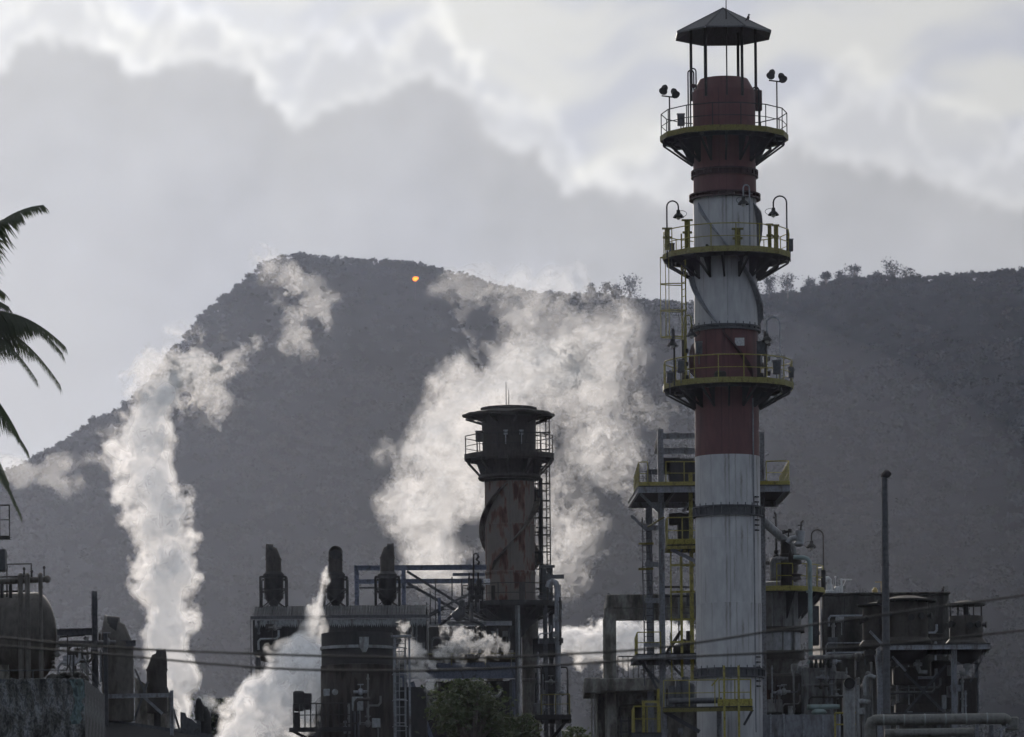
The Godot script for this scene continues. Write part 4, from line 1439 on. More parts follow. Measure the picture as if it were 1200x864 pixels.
# ---- the shed with its three roof vents ----
func vent_shed():
	var d := 216.0
	var k := d / F
	var o := thing("boiler_shed", "long soot black shed with a corrugated roof edge and three bent vents on top", "shed", P(398, 1158, d))
	var q := func(x: float, y: float, z := 0.0) -> Vector3: return P(x, y, d) + Vector3(0, 0, z)
	# sloping corrugated roof, as sheets
	var x0: float = q.call(297, 715).x
	var x1: float = q.call(499.5, 715).x
	var yt: float = q.call(398, 709).y
	var yb: float = q.call(398, 723).y
	var sheets := 9
	for s in sheets:
		var b := B.new()
		var xa := lerpf(x0, x1, float(s) / sheets) + 0.01
		var xb := lerpf(x0, x1, float(s + 1) / sheets) - 0.01
		var n := 7
		var dz := 0.02 * (s % 2)
		for i in n * 2:
			var u0 := lerpf(xa, xb, float(i) / (n * 2))
			var u1 := lerpf(xa, xb, float(i + 1) / (n * 2))
			var z0 := 0.11 * (i % 2)
			var z1 := 0.11 * ((i + 1) % 2)
			var A := Vector3(u0, yb, -d + 0.9 + z0 + dz)
			var C := Vector3(u1, yb, -d + 0.9 + z1 + dz)
			var up_ := Vector3(0, yt - yb, -1.5)
			b.quad(A, C, C + up_, A + up_)
			b.quad(A + up_, C + up_, C + up_ + Vector3(0, -0.25, -4.0), A + up_ + Vector3(0, -0.25, -4.0))
		obj("roof_sheet", b, M.roof_grey, o)
	var b := B.new()
	b.beam(Vector3(x0 - 0.1, yb - 0.08, -d + 0.92), Vector3(x1 + 0.1, yb - 0.08, -d + 0.92), 0.1, 0.15)
	obj("eaves_beam", b, M.steel_dark, o)
	# cladding below the eaves, torn along its lower edge
	var rn := RandomNumberGenerator.new()
	rn.seed = 17
	var n2 := 22
	for s in n2:
		b = B.new()
		var xa := lerpf(x0 + 0.1, x1, float(s) / n2) + 0.004
		var xb := lerpf(x0 + 0.1, x1, float(s + 1) / n2) - 0.004
		var pts := PackedVector2Array([Vector2(xa, yb - 0.17), Vector2(xb, yb - 0.17)])
		var m := 4
		for i in m * 2 + 1:
			var x := lerpf(xb, xa, float(i) / (m * 2))
			pts.append(Vector2(x, yb - 0.17 - (0.34 + 0.1 * rn.randf() if i % 2 == 0 else 0.18 + 0.09 * rn.randf())))
		b.slab(pts, Vector3(0, 0, -d + 0.82 + 0.01 * (s % 2)), Vector3.RIGHT, Vector3.UP, 0.012)
		obj("cladding_strip", b, M.galv_dull, o)
	b = B.new()
	var w0: float = q.call(296, 768).y
	b.hexa([Vector3(x0, w0, -d + 0.7), Vector3(x0 + 1.6, w0 - 0.35, -d + 0.7), Vector3(x0 + 1.6, w0 - 0.35, -d - 4.0), Vector3(x0, w0, -d - 4.0), Vector3(x0, yb - 0.17, -d + 0.7), Vector3(x0 + 1.6, yb - 0.17, -d + 0.7), Vector3(x0 + 1.6, yb - 0.17, -d - 4.0), Vector3(x0, yb - 0.17, -d - 4.0)])
	b.hexa([Vector3(x0 + 1.61, w0 - 0.35, -d + 0.7), Vector3(x1, w0 - 0.6, -d + 0.7), Vector3(x1, w0 - 0.6, -d - 4.0), Vector3(x0 + 1.61, w0 - 0.35, -d - 4.0), Vector3(x0 + 1.61, yb - 0.17, -d + 0.7), Vector3(x1, yb - 0.17, -d + 0.7), Vector3(x1, yb - 0.17, -d - 4.0), Vector3(x0 + 1.61, yb - 0.17, -d - 4.0)])
	obj("wall", b, M.soot, o)
	for f in [[303.0, 0.24, 0.4], [295.5, 0.05, 0.9], [318.0, 0.16, -3.0], [340.0, 0.2, 0.3], [466.0, 0.2, 0.3]]:
		b = B.new()
		var t: Vector3 = q.call(f[0], 790, f[2])
		b.ibeam(Vector3(t.x, 0, t.z), Vector3(t.x, w0 + (1.6 if f[1] < 0.1 else -0.1), t.z), f[1], f[1], 0.02, Vector3.RIGHT)
		obj("leg", b, M.steel_dark, o)
	# broad dark foot of the shed behind the tank
	b = B.new()
	var fa: Vector3 = q.call(345, 800)
	var fb: Vector3 = q.call(499, 800)
	b.box(Vector3((fa.x + fb.x) * 0.5, (w0 - 1.5) * 0.5, -d - 2.2), Vector3(fb.x - fa.x, w0 - 1.5, 2.0))
	obj("lower_wall", b, M.soot, o)
	fittings(o, 300, 330, 728, 758, d - 0.8, 5, 77)
	fittings(o, 462, 497, 730, 765, d - 0.8, 6, 78)
	# the vents
	var spots := [[319.5, 10.6, 653.0, 700.0, Vector3.LEFT, 1.52], [392.5, 9.6, 654.0, 700.0, Vector3(0.1, 0, 1).normalized(), 1.35], [453.5, 9.8, 651.0, 700.0, Vector3.RIGHT, 1.52]]
	for s in spots:
		var p: Vector3 = q.call(s[0], s[3], -1.0)
		var vent := Node3D.new()
		vent.name = "roof_vent"
		put(vent, o)
		vent.position = p - o.position
		elbow_vent(vent, p, q.call(s[0], s[2]).y - p.y, s[1] * k * 0.86, s[4], s[5], M.rust_dark)
		b = B.new()
		var r: float = s[1] * k
		var y_mid: float = q.call(s[0], 674).y
		b.lathe(Vector3(p.x, 0, p.z), [[r * 1.08, p.y], [r * 1.08, y_mid], [r * 1.18, y_mid], [r * 1.18, y_mid + 0.1], [r * 0.84, y_mid + 0.24]], 24)
		obj("silencer_drum", b, M.soot, vent)
		b = B.new()
		var hw := r * 1.42
		var base_y := yt - 0.1
		var top_y: float = q.call(s[0], 676).y
		for u in [-1.0, 1.0]:
			for v in [-1.0, 1.0]:
				b.beam(Vector3(p.x + u * hw, base_y, p.z + v * hw), Vector3(p.x + u * hw, top_y, p.z + v * hw), 0.09, 0.09)
			b.beam(Vector3(p.x + u * hw, top_y, p.z - hw), Vector3(p.x + u * hw, top_y, p.z + hw), 0.09, 0.1)
			b.beam(Vector3(p.x - hw, top_y + u * 0.02, p.z + u * hw), Vector3(p.x + hw, top_y + u * 0.02, p.z + u * hw), 0.09, 0.1)
			b.beam(Vector3(p.x - hw, base_y, p.z + u * hw), Vector3(p.x + hw, top_y - 0.55, p.z + u * hw), 0.05, 0.05)
			b.beam(Vector3(p.x + hw, base_y, p.z + u * hw + 0.02), Vector3(p.x - hw, top_y - 0.55, p.z + u * hw + 0.02), 0.05, 0.05)
			b.beam(Vector3(p.x - hw, top_y - 0.55, p.z + u * hw), Vector3(p.x + hw, top_y - 0.55, p.z + u * hw), 0.06, 0.06)
		obj("stand", b, M.soot, vent)
		b = B.new()
		b.tube(Vector3(p.x, base_y - 0.3, p.z), Vector3(p.x, p.y + 0.05, p.z), r * 0.45, -1.0, 12)
		b.lathe(Vector3(p.x, 0, p.z), [[r * 0.45, p.y - 0.3], [r, p.y + 0.02]], 20)
		obj("throat", b, M.soot, vent)

# ---- blue-grey pipe rack ----
func pipe_rack():
	var d := 221.0
	var o := thing("pipe_rack", "blue grey steel pipe rack with cross braces between the shed and the rusty chimney", "pipe rack", P(480, 1158, d))
	var q := func(x: float, y: float, z := 0.0) -> Vector3: return P(x, y, d) + Vector3(0, 0, z)
	var mk := func(called: String, a: Vector3, c: Vector3, w: float, h: float, m: Material):
		var b := B.new()
		b.ibeam(a, c, w, h, minf(0.03, w * 0.3))
		obj(called, b, m, o)
	mk.call("chord", q.call(415, 666), q.call(570, 665), 0.18, 0.24, M.steel_blue)
	mk.call("chord", q.call(417, 677, -2.5), q.call(566, 676, -2.5), 0.18, 0.22, M.steel_blue)
	mk.call("chord", q.call(530, 671.5, -1.0), q.call(568, 671.5, -1.0), 0.14, 0.14, M.steel_blue)
	for x in [418.0, 473.0]:
		var t: Vector3 = q.call(x, 690)
		mk.call("post", Vector3(t.x, 0, t.z), Vector3(t.x, q.call(x, 663).y, t.z), 0.2, 0.22, M.steel_blue)
	mk.call("brace", q.call(477, 670, 0.15), q.call(545, 713, 0.15), 0.1, 0.12, M.steel_dark)
	mk.call("brace", q.call(476, 679, -2.4), q.call(567, 730, -2.4), 0.12, 0.14, M.steel_dark)
	mk.call("brace", q.call(503, 719, -0.5), q.call(552, 694, -0.5), 0.1, 0.1, M.steel_dark)
	mk.call("brace", q.call(514, 731, -1.6), q.call(566, 690, -1.6), 0.1, 0.12, M.steel_dark)
	mk.call("brace", q.call(500, 723, -0.9), q.call(520, 712, -0.9), 0.08, 0.08, M.steel_dark)
	mk.call("brace", q.call(527, 715, -3.0), q.call(565, 727, -3.0), 0.08, 0.08, M.steel_dark)
	for f in [[529.5, 675.0, 709.0], [510.0, 677.0, 731.0], [504.0, 692.0, 731.0], [549.0, 676.0, 690.0], [499.5, 705.0, 735.0]]:
		mk.call("hanger", q.call(f[0], f[1], -0.6), q.call(f[0], f[2], -0.6), 0.06, 0.06, M.steel_dark)
	mk.call("post", q.call(514.5, 700, -0.4), q.call(515, 731, -0.4), 0.14, 0.14, M.steel_blue)
	for y in [713.0, 719.0, 725.0]:
		mk.call("rail", q.call(500, y, -1.2), q.call(566, y - 0.5, -1.2), 0.04, 0.04, M.steel_dark)
	var b := B.new()
	b.tube(q.call(420, 687, -1.0), q.call(490, 686.5, -1.0), 0.05, -1.0, 8)
	obj("thin_pipe", b, M.steel_dark, o)
	# vessels, valves and small pipes crowding against the chimney
	b = B.new()
	for f in [[541.0, 712.0, 0.17, 0.9], [559.0, 700.0, 0.13, 1.4], [552.0, 716.0, 0.1, 1.0]]:
		b.lathe(q.call(f[0], f[1], -0.8), [[0.0, -f[3] * 0.5], [f[2], -f[3] * 0.44], [f[2], f[3] * 0.4], [f[2] * 0.5, f[3] * 0.5], [f[2] * 0.3, f[3] * 0.62], [0.0, f[3] * 0.62]], 16)
	b.tube(q.call(541, 706, -0.8), q.call(541, 678, -0.8), 0.035, -1.0, 6)
	b.tube(q.call(532, 724, -0.8), q.call(541, 716, -0.8), 0.28, -1.0, 12)
	obj("valve_vessel", b, M.steel_dark, o)
	for i in 7:
		b = B.new()
		var x := 550.0 + i * 2.6
		b.tube(q.call(x, 712 - (i % 3) * 5, 0.3), q.call(x, 672 + (i % 4) * 7, 0.3), 0.045 + 0.02 * (i % 2), -1.0, 7)
		b.ball(q.call(x, 690 + (i % 3) * 5, 0.3), Vector3(0.12, 0.15, 0.12), 8)
		obj("valve_pipe", b, M.soot, o)
	b = B.new()
	b.pipe([q.call(555, 690, 0.5), q.call(555, 651.5, 0.5), q.call(556, 650.3, 0.5), q.call(559.5, 650, 0.5)], 0.045, 6)
	b.pipe([q.call(559.5, 650, 0.5), q.call(561, 654, 0.5), q.call(558.5, 657, 0.5), q.call(562, 660, 0.5), q.call(560, 663, 0.5)], 0.06, 6)
	obj("vent_whistle", b, M.soot, o)

# ---- the dark panelled block under the pipe rack ----
func panel_block():
	var d := 225.0
	var o := thing("process_building", "dark panelled process building with a walkway and a blue girder below the pipe rack", "building", P(550, 1158, d))
	var q := func(x: float, y: float, z := 0.0) -> Vector3: return P(x, y, d) + Vector3(0, 0, z)
	var n := 9
	var rn := RandomNumberGenerator.new()
	rn.seed = 5
	var xs := [502.0, 517.0, 525.0, 540.0, 548.0, 556.0, 570.0, 583.0, 596.0, 611.0]
	for i in n:
		var a: Vector3 = q.call(xs[i] + 0.3, 750)
		var e: Vector3 = q.call(xs[i + 1] - 0.3, 750)
		var b := B.new()
		b.bbox(Vector3((a.x + e.x) * 0.5, (q.call(550, 734).y + q.call(550, 772).y) * 0.5, -d - 0.2 + 0.03 * (i % 2)), Vector3(e.x - a.x, q.call(550, 734).y - q.call(550, 772).y, 0.3), 0.02)
		obj("panel", b, [M.soot, M.rust_dark, M.steel_dark][[0, 2, 0, 1, 2, 0, 0, 1, 0][i]], o)
		if i > 0:
			b = B.new()
			b.tube(q.call(xs[i], 771, 0.12), q.call(xs[i], 737, 0.12), 0.035, -1.0, 6)
			obj("downpipe", b, M.steel_grey if i % 3 == 1 else M.steel_dark, o)
	var b := B.new()
	var a: Vector3 = q.call(456, 800)
	var e: Vector3 = q.call(606, 800)
	b.box(Vector3((q.call(502, 750).x + e.x) * 0.5, q.call(550, 772).y + 0.8, -d - 2.5), Vector3(e.x - q.call(502, 750).x, 1.5, 4.2))
	var low: float = q.call(550, 798).y
	b.box(Vector3((q.call(500, 800).x + e.x) * 0.5, low * 0.5, -d - 2.0), Vector3(e.x - q.call(500, 800).x, low, 3.0))
	obj("wall", b, M.soot, o)
	b = B.new()
	b.ibeam(q.call(503, 732, 0.5), q.call(600, 731.5, 0.5), 0.3, 0.2, 0.03)
	obj("coping_beam", b, M.galvanised, o)
	b = B.new()
	b.ibeam(q.call(456, 791, 0.6), q.call(605, 790, 0.6), 0.3, 0.5, 0.04)
	obj("girder", b, M.steel_blue, o)
	b = B.new()
	b.box((q.call(462, 780, -0.2) + q.call(604, 780, -0.2)) * 0.5 + Vector3(0, 0, 0), Vector3(e.x - a.x, 0.25, 0.5))
	obj("walkway", b, M.steel_blue, o)
	railing(o, [q.call(490, 781, 0.5), q.call(608, 780, 0.5)], 0.56, M.yellow_dark, false, 0.028, 1.6)
	b = B.new()
	b.beam(q.call(483, 800, 0.4), q.call(506, 866, 0.4), 0.2, 0.2)
	obj("brace", b, M.steel_blue, o)
	for f in [[604.0, 0.3], [599.5, 0.2]]:
		b = B.new()
		var t: Vector3 = q.call(f[0], 830, 0.4)
		b.ibeam(Vector3(t.x, 0, t.z), Vector3(t.x, q.call(f[0], 797).y, t.z), f[1], f[1], 0.03, Vector3.RIGHT)
		obj("column", b, M.steel_blue if f[1] > 0.25 else M.steel_dark, o)
	fittings(o, 506, 598, 740, 768, 225.0, 10, 75)
	fittings(o, 462, 600, 800, 862, 222.6, 14, 76)
	for f in [[605.0, 712.0, 870.0, M.steel_dark], [608.0, 712.0, 850.0, M.galv_dull]]:
		b = B.new()
		b.tube(q.call(f[0], f[1], 1.2), q.call(f[0] + 0.5, f[2], 1.2), 0.06, -1.0, 7)
		obj("downpipe", b, f[3], o)

# ---- the black tank in front of the shed ----
func black_tank():
	var d := 196.0
	var k := d / F
	var ax := P(419, 800, d)
	var c := Vector3(ax.x, 0, -d - 42 * k * 0.0)
	var H := func(y: float) -> float: return P(419, y, d).y
	var o := thing("black_tank", "soot black upright tank with a pale clamp band round its top", "tank", c)
	var b := B.new()
	b.lathe(c, [[42.2 * k, H.call(781)], [42.0 * k, H.call(743)], [40.5 * k, H.call(743)], [40.5 * k, H.call(752)], [0.0, H.call(752)]], 48)
	obj("upper_shell", b, M.soot, o)
	b = B.new()
	b.lathe(c, [[43.2 * k, 0.0], [43.2 * k, H.call(781)], [42.2 * k, H.call(780.6)]], 48)
	obj("lower_shell", b, M.soot_streaked, o)
	b = B.new()
	b.lathe(c, [[42.1 * k, H.call(762)], [43.8 * k, H.call(762)], [43.8 * k, H.call(758.6)], [42.1 * k, H.call(758.6)]], 48)
	obj("clamp_band", b, M.galv_dull, o)
	b = B.new()
	b.slab(PackedVector2Array([Vector2(-0.2, 0.3), Vector2(0.2, 0.3), Vector2(0.19, -0.12), Vector2(0.08, -0.34), Vector2(-0.08, -0.34), Vector2(-0.19, -0.12)]), Vector3(P(428, 757.5, d).x, H.call(758), c.z + 43.8 * k), Vector3.RIGHT, Vector3.UP, 0.14)
	obj("clamp_plate", b, M.galv_dull, o)
	b = B.new()
	b.bbox(Vector3(P(384, 813, d).x, H.call(813), c.z + 0.95), Vector3(0.3, 0.3, 0.25), 0.02)
	obj("gauge_box", b, M.galv_dull, o)
	b = B.new()
	b.tube(Vector3(P(394, 813, d).x, H.call(813), c.z + 1.2), Vector3(P(394, 813, d).x, H.call(813), c.z + 1.38), 0.13, -1.0, 14)
	obj("gauge_dial", b, M.galv_dull, o)
	for x in [410.0, 417.0, 421.0]:
		b = B.new()
		b.tube(Vector3(P(x, 840, d).x, H.call(870), c.z + 1.62), Vector3(P(x, 840, d).x, H.call(826), c.z + 1.62), 0.05, -1.0, 7)
		obj("side_pipe", b, M.steel_dark, o)
	fittings(o, 396, 446, 790, 860, d - 1.6, 10, 74)
	# balcony at its left with a motor on it
	var dk := deck_platform(o, [P(339, 853, d - 2.4), P(412, 852, d - 2.4), P(412, 852, d), P(339, 853, d)], 0.14, M.soot, "balcony")
	railing(dk, [P(344, 853, d - 0.1), P(344, 853, d - 2.3), P(411, 852, d - 2.3)], 1.0, M.soot, false, 0.03, 0.24)
	b = B.new()
	b.beam(P(343, 857, d - 1.5), P(376, 874, d - 1.5), 0.12, 0.12)
	obj("brace", b, M.soot, dk)
	b = B.new()
	var mc := P(355, 832, d - 1.0)
	b.bbox(P(348, 845, d - 1.0), Vector3(0.26, 0.7, 0.4), 0.03)
	b.bbox(P(350, 822, d - 1.0), Vector3(0.46, 0.85, 0.5), 0.06)
	b.tube(P(359, 832, d - 1.0), P(359, 813, d - 1.0), 0.2, 0.22, 14)
	for i in 6: b.lathe(Vector3(P(359, 832, d - 1.0).x, P(359, 830 - i * 2.8, d - 1.0).y, -d + 1.0), [[0.2, -0.02], [0.25, -0.02], [0.25, 0.02], [0.2, 0.02]], 14)
	b.tube(P(354, 813, d - 1.0), P(354, 810.5, d - 1.0), 0.06, -1.0, 8)
	obj("motor", b, M.soot, dk)
	# caged ladder at its right
	var lb := P(469, 866, d - 1.5)
	var lt := Vector3(lb.x, P(469, 745, d - 1.5).y, lb.z)
	ladder("caged_ladder", o, lb, lt, Vector3.RIGHT, 0.5, M.steel_grey, 0.028, 0.32, 1.1, Vector3.BACK, 0.5)
	for x in [463.0, 480.0]:
		b = B.new()
		var t := P(x, 800, d - 1.6)
		b.beam(Vector3(t.x, 0, t.z), Vector3(t.x, P(x, 746, d - 1.6).y, t.z), 0.08, 0.08)
		obj("ladder_post", b, M.steel_grey, o)
	b = B.new()
	b.box(P(470, 746, d - 1.6), Vector3(0.85, 0.08, 0.5))
	obj("ladder_landing", b, M.steel_grey, o)
# ---- the left edge: wall, tank, ducts ----
func left_wall():
	var o := thing("retaining_wall", "peeling grey concrete wall with a green stain at the bottom left corner", "wall", P(40, 1150, 140))
	var a := P(-60, 797, 140)
	var e := P(99, 799, 140)
	var f := P(122.5, 818, 149)
	var g := P(-60, 815, 149)
	var y1 := a.y
	e.y = y1; f.y = y1; g.y = y1
	var dn := func(v: Vector3) -> Vector3: return Vector3(v.x, 0, v.z)
	var b := B.new()
	b.hexa([dn.call(a), dn.call(e), dn.call(f), dn.call(g), a, e, f, g])
	obj("wall_block", b, M.old_wall, o)
	# worn lip along the top
	var rn := RandomNumberGenerator.new()
	rn.seed = 3
	b = B.new()
	for i in 46:
		var p := a.lerp(e, (i + rn.randf()) / 46.0)
		b.ball(p + Vector3(0, -0.01, -0.05), Vector3(0.05 + 0.06 * rn.randf(), 0.02 + 0.03 * rn.randf(), 0.06), 6)
	obj("worn_edge", b, M.old_wall, o).set_meta("kind", "stuff")
	# green stain: a thin run of copper-green scale with a ragged outline
	b = B.new()
	var l := PackedVector2Array()
	for i in 9: l.append(Vector2(-0.05 - 0.12 * rn.randf() - 0.03 * absf(4 - i), -i * 0.17))
	for i in range(8, -1, -1): l.append(Vector2(0.12 + 0.16 * rn.randf() - 0.03 * absf(i - 3), -i * 0.17))
	b.slab(l, Vector3(P(91, 799, 140).x, y1 - 0.02, a.z + 0.004), Vector3.RIGHT, Vector3.UP, 0.006)
	obj("green_stain", b, M.green_scale, o)
	# rubble on top
	var r2 := thing("rubble_heap", "low heap of broken stones on top of the peeling wall", "rubble", P(76, 797, 142))
	for i in 26:
		b = B.new()
		var p := P(56 + 46 * rn.randf(), 797, 141.0 + 3.0 * rn.randf())
		p.y = y1 + 0.05 + 0.22 * rn.randf()
		var s := 0.07 + 0.12 * rn.randf()
		b.ball(Vector3.ZERO, Vector3(1.3, 0.8, 1.0) * s, 7)
		for j in b.v.size():
			var w: Vector3 = b.v[j]
			b.v[j] = p + w * (1.0 + 0.35 * sin(w.x * 40.0 + i) * cos(w.y * 37.0 + w.z * 29.0))
		obj("stone", b, M.concrete_dark, r2)
	b = B.new()
	b.pipe([P(77, 787, 141), P(82, 778, 141), P(82.5, 762, 141)], 0.025, 6)
	b.pipe([P(81, 780, 141), P(84, 792, 140.6), P(90, 802, 139.9)], 0.03, 6)
	b.tube(P(86, 790, 141), P(86, 766, 141), 0.03, -1.0, 6)
	b.tube(P(79, 784, 141.5), P(79, 744, 141.5), 0.02, -1.0, 6)
	var w := obj("bent_rod", b, M.soot)
	tag(w, "bent dark rods sticking up from the rubble on the wall", "rods")
	# thin rails along the wall's far side
	var rl := thing("wall_railing", "thin dark railing behind the rubble, sloping down along the wall", "railing", P(60, 797, 148))
	var s := P(-20, 797, 148)
	var t := P(97, 797, 148)
	railing(rl, [Vector3(s.x, y1, s.z), Vector3(t.x, y1, t.z)], 0.76, M.steel_dark, false, 0.022, 1.3)
	b = B.new()
	b.tube(P(97, 770, 147), P(118, 805, 147), 0.025, -1.0, 6)
	b.tube(P(97, 785, 147), P(118, 812, 147), 0.02, -1.0, 6)
	obj("sloping_rail", b, M.steel_dark, rl)

func left_tank():
	var d := 152.0
	var k := d / F
	var cy := P(20, 746, d).y
	var r := 51.0 * k
	var x1 := P(44, 746, d).x
	var x0 := P(-150, 746, d).x
	var o := thing("storage_tank", "brown horizontal storage tank with a domed end at the left edge", "tank", Vector3(x0 * 0.5 + x1 * 0.5, 0, -d))
	var b := B.new()
	var pts := []
	var rr := []
	for i in 9:
		var a := PI / 2 * i / 8.0
		pts.append(Vector3(x0 - cos(a) * r * 0.5, cy, -d)); rr.append(maxf(r * sin(a), 0.01))
	for i in range(1, 14):
		var a := PI / 2 * i / 13.0
		if i == 1: pts.append(Vector3(x1, cy, -d)); rr.append(r)
		pts.append(Vector3(x1 + sin(a) * 22.0 * k, cy, -d)); rr.append(maxf(r * cos(a), 0.01))
	b.pipe(pts, rr, 48, false)
	obj("shell", b, M.tank_brown, o)
	for x in [-30.0, 43.0]:
		b = B.new()
		b.pipe([Vector3(P(x, 746, d).x - 0.03, cy, -d), Vector3(P(x, 746, d).x + 0.03, cy, -d)], r + 0.012, 48, false)
		obj("weld_seam", b, M.tank_brown, o)
	for x in [-110.0, 5.0]:
		b = B.new()
		b.box(Vector3(P(x, 746, d).x, (cy - r * 0.7) * 0.5, -d), Vector3(0.5, cy - r * 0.7, r * 1.7))
		obj("saddle", b, M.concrete, o)
	b = B.new()
	for i in 5: b.bbox(P(62.0, 762 + i * 5, d - 0.3), Vector3(0.14, 0.1, 0.3), 0.02)
	obj("nozzle", b, M.rust_dark, o)
	# manifold standing before the tank
	var m := thing("pipe_manifold", "row of upright pipes joined by a header in front of the brown tank", "pipes", P(35, 1150, d - 2.2))
	var e := d - 2.2
	b = B.new()
	b.pipe([P(-40, 684, e), P(55, 679, e)], 0.10, 10)
	b.ball(P(55, 679, e), Vector3(0.12, 0.13, 0.12), 12)
	obj("header", b, M.tank_brown, m)
	for f in [[26.5, 676.0, 0.085], [34.5, 676.0, 0.085], [50.0, 675.0, 0.07]]:
		b = B.new()
		var t := P(f[0], 740, e + 0.25)
		b.tube(Vector3(t.x, 9.9, t.z + 0.6), Vector3(t.x, P(f[0], f[1], e).y, t.z + 0.6), f[2], -1.0, 10)
		b.ball(Vector3(t.x, P(f[0], f[1], e).y, t.z + 0.6), Vector3.ONE * f[2] * 1.15, 10)
		obj("upright_pipe", b, M.tank_brown, m)
	for f in [[28.0, 667.0], [37.0, 670.0], [51.5, 665.5]]:
		b = B.new()
		b.tube(P(f[0], 680, e), P(f[0], f[1], e), 0.025, -1.0, 6)
		b.ball(P(f[0], f[1], e), Vector3(0.05, 0.06, 0.05), 8)
		obj("tap", b, M.soot, m)
	for x in [2.0, 12.0, 23.0]:
		b = B.new()
		b.tube(P(x, 701, e), P(x, 685, e), 0.06, -1.0, 8)
		obj("stub_pipe", b, M.soot, m)
	b = B.new()
	b.pipe([P(8, 700, e + 0.5), P(8, 661.5, e + 0.5), P(36.5, 661, e + 0.5), P(36.5, 676, e + 0.5)], 0.03, 6)
	b.pipe([P(-20, 676.5, e + 0.5), P(30, 676, e + 0.5)], 0.03, 6)
	b.pipe([P(-20, 694, e + 0.5), P(30, 693, e + 0.5)], 0.035, 6)
	obj("guard_frame", b, M.soot, m)
	# caged platform higher up at the very edge
	var pl := thing("lookout_cage", "small dark railed cage with a box under it, high on the left edge", "platform", P(-20, 1150, d))
	var dk := deck_platform(pl, [P(-60, 628, d - 1.0), P(11.5, 628, d - 1.0), P(11.5, 628, d + 0.6), P(-60, 628, d + 0.6)], 0.08, M.soot)
	railing(dk, [P(-58, 628, d - 0.95), P(11, 628, d - 0.95), P(11, 628, d + 0.55)], 1.0, M.soot, false, 0.024, 0.3)
	b = B.new()
	b.bbox(P(-8, 657, d - 0.3), Vector3(0.85, 0.72, 0.6), 0.03)
	obj("box", b, M.steel_dark, pl)
	for x in [-50.0, -20.0]:
		b = B.new()
		var t := P(x, 700, d)
		b.beam(Vector3(t.x, 0, t.z), Vector3(t.x, P(x, 630, d).y, t.z), 0.16, 0.16)
		obj("post", b, M.steel_dark, pl)

